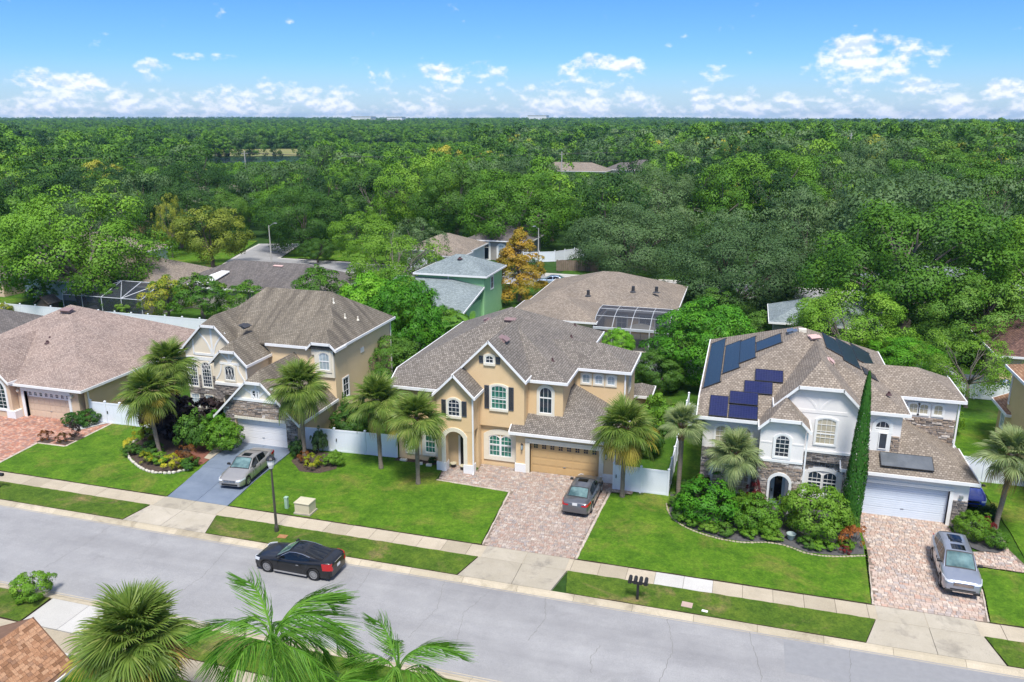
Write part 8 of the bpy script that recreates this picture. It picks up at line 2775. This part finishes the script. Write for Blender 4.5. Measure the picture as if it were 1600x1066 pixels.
# power poles and wires
M['wire'] = pmat('wire', (.03, .03, .03), None, 1, .5)
def pole_line(pts, h, label):
    tops = []
    for i, (x, y) in enumerate(pts):
        z0 = terrain(x, y)
        pl = thing('power_pole', label[i], 'power pole', (x, y, z0))
        MB().lathe((x, y, z0), [(.2, -.3), (.15, h)], 8).build('pole', M['conc_pole'], pl)
        MB().rbox((x, y, z0 + h - .9), (2.2, .14, .14), R(60)).build('crossarm', M['conc_pole'], pl)
        for q in (-1, 0, 1):
            MB().lathe((x + q * .5, y + q * .87, z0 + h - .83), [(.05, 0), (.07, .1), (.04, .22)], 6).build('insulator', M['metal_grey'], pl)
        tops.append(Vector((x, y, z0 + h)))
    Wr = thing('power_line', 'sagging power wires strung over the trees', 'power line', tuple(tops[0]))
    for q in range(4):
        for a, b in zip(tops[:-1], tops[1:]):
            off = Vector((.5, .87, 0)) * (q - 1) if q < 3 else Vector((0, 0, -2.6))
            p = []
            for k in range(13):
                t = k / 12
                c = a.lerp(b, t) + off + UP * (-.6 - 4 * 1.3 * t * (1 - t))
                p.append(c)
            MB().tube(p, .035, 4, cap=False).build('wire', M['wire'], Wr)
pole_line([(-250, 190), (-163, 237), (-60, 262), (30, 284)], 13.5, ['power pole at the far western end of the wires', 'pale power pole standing above the palms past the back street', 'power pole hidden among trees over the far grey roofs', 'power pole at the eastern end of the wires'])
FAR = [(-72, 336, 30, 14, 'sh_tan'), (-52, 348, 16, 12, 'sh_dark'), (-86, 332, 14, 12, 'sh_tan'), (-46, 366, 18, 12, 'sh_dark'), (-30, 262, 9, 7, 'sh_orange'), (-150, 205, 16, 11, 'sh_tan'), (-132, 196, 15, 11, 'sh_greenblue'),
       (-300, 800, 22, 14, 'sh_tan'), (-268, 810, 22, 14, 'sh_tan'), (-330, 820, 20, 14, 'sh_mauve'), (-285, 860, 24, 15, 'sh_tan'), (62, 214, 18, 12, 'sh_orange'), (95, 250, 18, 12, 'sh_tan'), (-255, 900, 24, 15, 'sh_dark')]
FL = ['long pale tan roof far beyond the oaks', 'dark far roof beside the long pale roof', 'tan roof at the west end of the long pale roof', 'dark grey far roof half under trees', 'small orange roof among grey green oaks', 'tan roof near the palms past the bend', 'pale roof near the palms past the bend',
      'tan roof in the distant estate, westmost pair', 'tan roof in the distant estate, middle', 'pinkish roof in the distant estate', 'tan roof in the distant estate, behind the middle one', 'orange roof at the eastern edge under trees', 'tan far roof at the eastern edge under trees', 'dark roof in the distant estate']
for (x, y, w, d, rf), lb in zip(FAR, FL):
    z = terrain(x, y)
    Hh = thing('far_house', lb, 'house', (x, y, z))
    MB().box(x - w / 2, x + w / 2, y - d / 2, y + d / 2, z - 1, z + 3).build('wall', M['stucco_cream'], Hh)
    roof(Hh, [[(a, b, c) for a, b, c in f] for f in hip_faces(x - w / 2 - .5, x + w / 2 + .5, y - d / 2 - .5, y + d / 2 + .5, z + 3.05, .42)], rf)
    for k in range(3):
        u = x - w / 2 + w * (k + .5) / 3
        window(Hh, '-y', y - d / 2, u - .6, u + .6, z + .9, z + 2.3, 0, 2, 1, 'glass_dark')
far_b = [(-1050, 2100, 60, 30, 10), (-960, 2120, 45, 25, 9), (-650, 2500, 60, 30, 12)]
for (x, y, w, d, h), lb in zip(far_b, ['long white building on the horizon, western', 'white low building on the horizon beside the long one', 'white distant building over the far wood']):
    z = terrain(x, y)
    Hh = thing('far_building', lb, 'building', (x, y, z))
    MB().box(x - w / 2, x + w / 2, y - d / 2, y + d / 2, z, z + h + 10).build('wall', M['trim_white'], Hh)
    MB().box(x - w / 2 - 1, x + w / 2 + 1, y - d / 2 - 1, y + d / 2 + 1, z + h + 10, z + h + 11).build('roof', M['trim_cream'], Hh)

# ---------------------------------------------------------------- the wood
taken = [(t[2], t[3], t[5] * .42) for t in NEAR]
def on_street(x, y):
    if y < 112: return True
    L_ = BACK + BEND
    for i, (a, b) in enumerate(zip(L_[:-1], L_[1:])):
        if i == len(BACK) - 1: continue
        A, B, P_ = Vector(a), Vector(b), Vector((x, y))
        d = B - A
        t = max(0, min(1, (P_ - A).dot(d) / d.length_squared))
        if (A + d * t - P_).length < 7.5: return True
    return False
HOUSEBOX = [(-54, -36, 117, 141), (-112, -94, 100, 113), (-140, -113, 86, 99), (-133, -119, 142, 152), (16, 34, 108, 118), (-112, -45, 98, 150), (-30, 10, 119, 127)]
HOUSEBOX += [(x - w / 2 - 1, x + w / 2 + 1, y - d / 2 - (14 if y < 400 else 4), y + d / 2) for x, y, w, d, _ in FAR]
def blocked(x, y, r):
    for a, b, c, d in HOUSEBOX:
        if a - r < x < b + r and c - r < y < d + r: return True
    for cx, cy, rr in taken:
        if (cx - x) ** 2 + (cy - y) ** 2 < (rr + r) ** 2: return True
    if inside(POND, x, y) or inside(MEADOW, x, y): return True
    for (c, a, b) in GLADE:
        if ((x - c[0]) / (a + r * .5)) ** 2 + ((y - c[1]) / (b + r * .5)) ** 2 < 1: return True
    return False
SIGHT = [(-37.4, -30.2, 488, 0.0), (-13.6, -7.6, 332, 3.0), (-39.5, -35.0, 225, 1.0), (-28, -19, 800, 1.0)]   # azimuth from / to, how far, height seen there
def max_h(x, y):
    az, d = math.degrees(math.atan2(x, y)), math.hypot(x, y)
    h = 22.8 - terrain(x, y)
    for a, b, dd, z in SIGHT:
        if a < az < b and d < dd:
            h = min(h, 24 - (24 - z - terrain(x * dd / d, y * dd / d)) * d / dd - terrain(x, y))
    return h
def in_view(x, y, pad=2.5):
    a = math.degrees(math.atan2(x, y))
    return -16.39 - 33.2 - pad < a < -16.39 + 33.2 + pad
r_ = random.Random(99)
KINDS_W = [('wood_a', None), ('wood_b', None), ('wood_c', None), ('wood_d', None), ('wood_pine', None), ('wood_e', None), ('wood_a', 'bright'), ('wood_c', 'grey'), ('wood_d', 'lime'), ('wood_b', 'dark'), ('wood_a', 'yellowgreen')]
def kind_at(x, y):
    az = math.degrees(math.atan2(x, y))
    if az > -18:       # the eastern slope: mixed oaks, many grey green
        w = [3, 2, 5, 3, 0, 2, 3, 4, .8, 1.2, .5]
    elif az < -30:
        w = [4, 3, 1.5, 3, 3, 3, 3, 1, .5, 2, .4]
    else:
        w = [3, 3, 2, 3, 4, 2, 3, 1, .8, 2, .5]
    return r_.choices(range(len(KINDS_W)), w)[0]
cands = []
cell = {}
def try_add(x, y, r, store):
    k0 = (int(x // 16), int(y // 16))
    for i in (-1, 0, 1):
        for j in (-1, 0, 1):
            for (px, py, pr) in cell.get((k0[0] + i, k0[1] + j), ()):
                if (px - x) ** 2 + (py - y) ** 2 < (.78 * (pr + r)) ** 2: return False
    cell.setdefault(k0, []).append((x, y, r))
    store.append((x, y, r))
    return True
wood = []
for _ in range(60000):
    d = math.sqrt(r_.uniform(118 ** 2, 640 ** 2))
    a = R(r_.uniform(-16.39 - 36, -16.39 + 36))
    x, y = d * math.sin(a), d * math.cos(a)
    azd = math.degrees(a)
    r = r_.uniform(5.0, 8.2) if azd > -18 else r_.uniform(4.2, 7.2)
    if on_street(x, y) or blocked(x, y, r * .75): continue
    mh = max_h(x, y)
    if mh < 3.5: continue
    r = min(r * r_.choice((.7, 1, 1, 1.2)), mh * .5)
    try_add(x, y, r, wood)
wood.sort(key=lambda t: t[0] ** 2 + t[1] ** 2)
single = [t for t in wood if in_view(t[0], t[1], 1.0)][:258]
sset = set(single)
rest = [t for t in wood if t not in sset]
NAMEW = ['rounded deep green tree', 'tall deep green tree', 'grey green oak', 'fresh green tree', 'slender green pine', 'very dark green tree', 'rounded bright green tree', 'dusty grey green oak', 'lime green tree', 'tall blackish green tree', 'yellowing tree']
PLACE = [(230, 'above the mauve roof'), (400, 'above the yellow green shade tree'), (540, 'above the street bend'), (700, 'above the airy light tree'), (790, 'above the mint green house'),
         (900, 'above the orange cypress'), (1060, 'above the screened pool house'), (1250, 'above the rounded grey oak'), (1450, 'above the great bright tree'), (9999, 'above the yellow house')]
def where(x, y, r):
    cx, sx = math.cos(R(16.39)), math.sin(R(16.39))
    u = 800 + 1244 * (x * cx + y * sx) / (-x * sx * 1 + y * cx)
    p = next(t for q, t in PLACE if u < q)
    d = math.hypot(x, y)
    q = 'low in the wood ' if d < 165 else ('midway up the wood ' if d < 225 else 'high up the wood ')
    return ('big ' if r > 7 else ('small ' if r < 4.9 else '')), q + p
for (x, y, r) in single:
    k = kind_at(x, y)
    key, lf = KINDS_W[k]
    az = math.degrees(math.atan2(x, y))
    hh = r * r_.uniform(1.9, 2.4) if key != 'wood_pine' else r * r_.uniform(2.9, 3.4)
    hh = min(hh, 16.0, max_h(x, y))
    sz_, pl_ = where(x, y, r)
    tree(key, sz_ + NAMEW[k] + ' ' + pl_, x, y, hh, r * 2.25 if key != 'wood_pine' else r * 1.7, None, lf, 'tree', 'trees of the wood beyond the back street')
# everything farther: one mass, laid with geometry nodes from light crowns
def far_crown(name, seed, leaf, rad, nb, per, ln):
    V, T, _, _, NN = blob_crown(seed, rad, rad[2] * 1.05, nb, (rad[0] * .26, rad[0] * .44), per, ln, core=.55, tonevar=.22)
    return quad_mesh(name, V, T, LM[leaf], NN)
fc = [far_crown('wood_crown', 301, 'oak', (5.2, 5.2, 5.4), 22, 62, .8), far_crown('wood_crown', 302, 'dark', (5.0, 5.2, 5.2), 22, 62, .8), far_crown('wood_crown', 303, 'bright', (4.6, 4.6, 5.8), 22, 62, .75),
      far_crown('wood_crown', 304, 'grey', (5.6, 5.6, 5.0), 22, 62, .75), far_crown('wood_crown', 305, 'bright', (3.4, 3.4, 7.0), 20, 50, .7), far_crown('wood_crown', 306, 'yellowgreen', (4.8, 4.8, 5.0), 20, 60, .75)]
def wood_mass(name, pts, meshes, weights, scl, label):
    """one object whose points each carry a crown"""
    n = len(pts)
    verts, facs, tones = [], [], []
    me = bpy.data.meshes.new(name)
    me.from_pydata([(x, y, terrain(x, y) - .2) for x, y, _ in pts], [], [])
    a = me.attributes.new('size', 'FLOAT', 'POINT'); a.data.foreach_set('value', np.array([s for _, _, s in pts], dtype=np.float32))
    ks = []
    for x, y, _ in pts:
        ks.append(r_.choices(range(len(meshes)), weights(x, y))[0])
    b = me.attributes.new('pick', 'INT', 'POINT'); b.data.foreach_set('value', np.array(ks, dtype=np.int32))
    rot = me.attributes.new('turn', 'FLOAT', 'POINT'); rot.data.foreach_set('value', rng.uniform(0, 6.28, n).astype(np.float32))
    o = tag(link(name, me), kind='stuff', label=label)
    ng = bpy.data.node_groups.new(name, 'GeometryNodeTree')
    ng.interface.new_socket('Geometry', in_out='INPUT', socket_type='NodeSocketGeometry')
    ng.interface.new_socket('Geometry', in_out='OUTPUT', socket_type='NodeSocketGeometry')
    gi = ng.nodes.new('NodeGroupInput'); go = ng.nodes.new('NodeGroupOutput')
    ip = ng.nodes.new('GeometryNodeInstanceOnPoints')
    g2i = ng.nodes.new('GeometryNodeGeometryToInstance')
    for src in meshes[::-1]:
        ob = src
        oi = ng.nodes.new('GeometryNodeObjectInfo'); oi.transform_space = 'ORIGINAL'
        oi.inputs['Object'].default_value = ob
        oi.inputs['As Instance'].default_value = False
        ng.links.new(oi.outputs['Geometry'], g2i.inputs[0])
    def attr(nm, t):
        q = ng.nodes.new('GeometryNodeInputNamedAttribute'); q.data_type = t; q.inputs[0].default_value = nm
        return q.outputs[0]
    cx = ng.nodes.new('ShaderNodeCombineXYZ')
    ng.links.new(attr('turn', 'FLOAT'), cx.inputs[2])
    ng.links.new(gi.outputs[0], ip.inputs['Points'])
    ng.links.new(g2i.outputs[0], ip.inputs['Instance'])
    ip.inputs['Pick Instance'].default_value = True
    ng.links.new(attr('pick', 'INT'), ip.inputs['Instance Index'])
    ng.links.new(cx.outputs[0], ip.inputs['Rotation'])
    ng.links.new(attr('size', 'FLOAT'), ip.inputs['Scale'])
    ng.links.new(ip.outputs[0], go.inputs[0])
    md = o.modifiers.new('wood', 'NODES'); md.node_group = ng
    return o
# the six crowns themselves stand in the far wood as trees
src = []
for k, me in enumerate(fc):
    x, y = -260 + 90 * k, 700 + 12 * k
    src.append(me)
hold = []
for k, me in enumerate(fc):
    x, y = [(-420, 640), (-330, 668), (-205, 676), (-90, 690), (10, 680), (-370, 655)][k]
    t = thing('tree', ['deep green', 'very dark green', 'fresh green', 'grey green', 'slender green', 'yellowing'][k] + ' crown standing in the far wood past the pond', 'tree', (x, y, terrain(x, y)))
    c = link('crown', me, t)
    link('trunk', MB().lathe((0, 0, 0), [(.4, -.3), (.25, 5)], 7).mesh('trunk', M['bark']), t)
    hold.append(c)
def wgt(x, y):
    az = math.degrees(math.atan2(x, y))
    d = math.hypot(x, y)
    if d > 640: return [3.5, 3, 3, 2, 1.5, .35]
    if az > -18: return [3, 2, 3, 4, 0, .6]
    return [3, 3, 3, 1.2, 2.5, .4]
pts1 = [(x, y, min(r / 5.0 * r_.uniform(.85, 1.2), max(.3, max_h(x, y) / 12.5))) for x, y, r in rest]
cell = {}
far = []
tries = 0
for lo, hi, rad_, nmax in ((640, 1100, 5.4, 9000), (1100, 1900, 8.0, 9000), (1900, 4200, 15, 9000)):
    loc = []
    cell = {}
    for _ in range(nmax * 3):
        d = math.sqrt(r_.uniform(lo ** 2, hi ** 2))
        a = R(r_.uniform(-16.39 - 35, -16.39 + 35))
        x, y = d * math.sin(a), d * math.cos(a)
        if blocked(x, y, 6): continue
        k0 = (int(x // (rad_ * 2)), int(y // (rad_ * 2)))
        if len(cell.get(k0, ())) >= 2: continue
        cell.setdefault(k0, []).append(1)
        loc.append((x, y, rad_ / 5.0 * r_.uniform(.75, 1.2) * (.36 if rad_ > 12 else (.72 if rad_ > 7 else 1))))
        if len(loc) >= nmax: break
    far += loc
wood_mass('wood', pts1 + far, hold, wgt, 1, 'unbroken wood of oaks and pines reaching to the horizon')

# ---------------------------------------------------------------- bottom corner: the near shingled roof
NH = thing('near_house', 'near house corner with orange brown shingle roof and white gutter', 'house', (-28, 16, 0))
MB().box(-30.0, -24.65, 5, 20.5, 0, 3.05).build('wall', M['stucco_cream'], NH)
rx_, ex_, rz_, ez_ = -25.85, -24.2, 5.0, 3.2
M['sh_base'] = pmat('shingle_base_brown', (.16, .085, .05), (.2, .11, .065), 4, .95)
sl = Vector((ex_ - rx_, 0, ez_ - rz_)); slL = sl.length; slU = sl.normalized(); nU = Vector((-slU.z, 0, slU.x))
if nU.z < 0: nU = -nU
roof(NH, [[(rx_, 4, rz_), (rx_, 20.85, rz_), (ex_, 20.85, ez_), (ex_, 4, ez_)], [(rx_, 4, rz_), (rx_, 20.85, rz_), (-34, 20.85, rz_ - 8.15 * .42), (-34, 4, rz_ - 8.15 * .42)]], 'sh_base', fmat='sh_base', fh=.12)
SH = [(0.0, (.23, .115, .06)), (.25, (.36, .185, .10)), (.5, (.44, .235, .13)), (.8, (.50, .29, .17)), (1.0, (.26, .14, .085))]
M['sh_tab'] = tone_mat('shingle_tab', SH, .95, nz=.22, nscale=25)
cachew = {}
def shingle(u0, u1, v0, v1, thick, tone_, single=True):
    """tab from u0 to u1 along Y, v0..v1 down the slope"""
    w, l = u1 - u0, v1 - v0
    key = (round(w, 2), round(l, 2), int(tone_ * 10), thick)
    if key not in cachew:
        mb = MB()
        a = thick
        pts = [Vector((0, -w / 2, 0)), Vector((0, w / 2, 0))]
        v = [(-l / 2, -w / 2, 0), (-l / 2, w / 2, 0), (l / 2, w / 2, 0), (l / 2, -w / 2, 0), (-l / 2, -w / 2, a * .25), (-l / 2, w / 2, a * .25), (l / 2, w / 2, a), (l / 2, -w / 2, a)]
        mb.add(v, [(4, 7, 6, 5), (0, 1, 5, 4), (1, 2, 6, 5), (2, 3, 7, 6), (3, 0, 4, 7)], tone_)
        me = mb.mesh('shingle', M['sh_tab'], tone=True)
        cachew[key] = me
    o = link('shingle', cachew[key], NH)
    c = Vector((rx_, 0, rz_)) + slU * ((v0 + v1) / 2) + nU * .012
    o.location = (c.x + 28, (u0 + u1) / 2 - 16, c.z)
    o.rotation_euler = (0, math.atan2(-slU.z, slU.x), 0)
    return o
tabs = []
row = .145
nr = int(slL / row)
for i in range(nr):
    y = 20.85
    while y > 15.0:
        w = r_.choice([.12, .15, .18, .22, .28])
        t = r_.random()
        tabs.append((y - w + .008, y - .004, i * row, (i + 1) * row + .012, .022 if r_.random() < .55 else .011, t))
        y -= w
tabs.sort(key=lambda t: -t[0])
for t in tabs[:298]:
    shingle(*t)
mb = MB()
for (u0, u1, v0, v1, th, tn) in tabs[298:]:
    c0 = Vector((rx_, 0, rz_)) + nU * .012
    q = [c0 + slU * v0 + Vector((0, u0, 0)), c0 + slU * v0 + Vector((0, u1, 0)), c0 + slU * v1 + Vector((0, u1, 0)), c0 + slU * v1 + Vector((0, u0, 0))]
    q2 = [q[0] + nU * th * .25, q[1] + nU * th * .25, q[2] + nU * th, q[3] + nU * th]
    mb.add(q + q2, [(4, 7, 6, 5), (0, 1, 5, 4), (1, 2, 6, 5), (2, 3, 7, 6), (3, 0, 4, 7)], tn)
mb.build('shingle_field', M['sh_tab'], NH, tone=True)['kind'] = 'stuff'
for k in range(26):
    y = 20.75 - k * .2
    MB().add([(rx_ - .13, y - .13, rz_ - .045), (rx_, y - .13, rz_ + .035), (rx_ + .13, y - .13, rz_ - .09), (rx_ - .13, y + .09, rz_ - .05), (rx_, y + .09, rz_ + .022), (rx_ + .13, y + .09, rz_ - .1)],
             [(0, 1, 4, 3), (1, 2, 5, 4), (0, 3, 5, 2), (0, 2, 1), (3, 4, 5)], r_.random()).build('ridge_shingle', M['sh_tab'], NH, tone=True)
gu = MB()
gu.prism([(ex_ + .02, 20.9, ez_ - .02), (ex_ + .14, 20.9, ez_ - .0), (ex_ + .13, 20.9, ez_ - .12), (ex_ + .02, 20.9, ez_ - .14)], (0, -14, 0))
gu.build('gutter', M['fascia'], NH)

# ---------------------------------------------------------------- air
hz_ = MB().box(-4600, 4600, -300, 6500, -2, 60)
m, nt, b = nmat('haze_air')
nt.nodes.remove(b)
pv = N(nt, 'ShaderNodeVolumePrincipled')
pv.inputs['Color'].default_value = (.36, .64, 1.0, 1)
pv.inputs['Density'].default_value = 0.00009
pv.inputs['Anisotropy'].default_value = 0.2
nt.links.new(pv.outputs[0], nt.nodes['Material Output'].inputs['Volume'])
if USE_HAZE:
    tag(hz_.build('haze', m), kind='stuff')
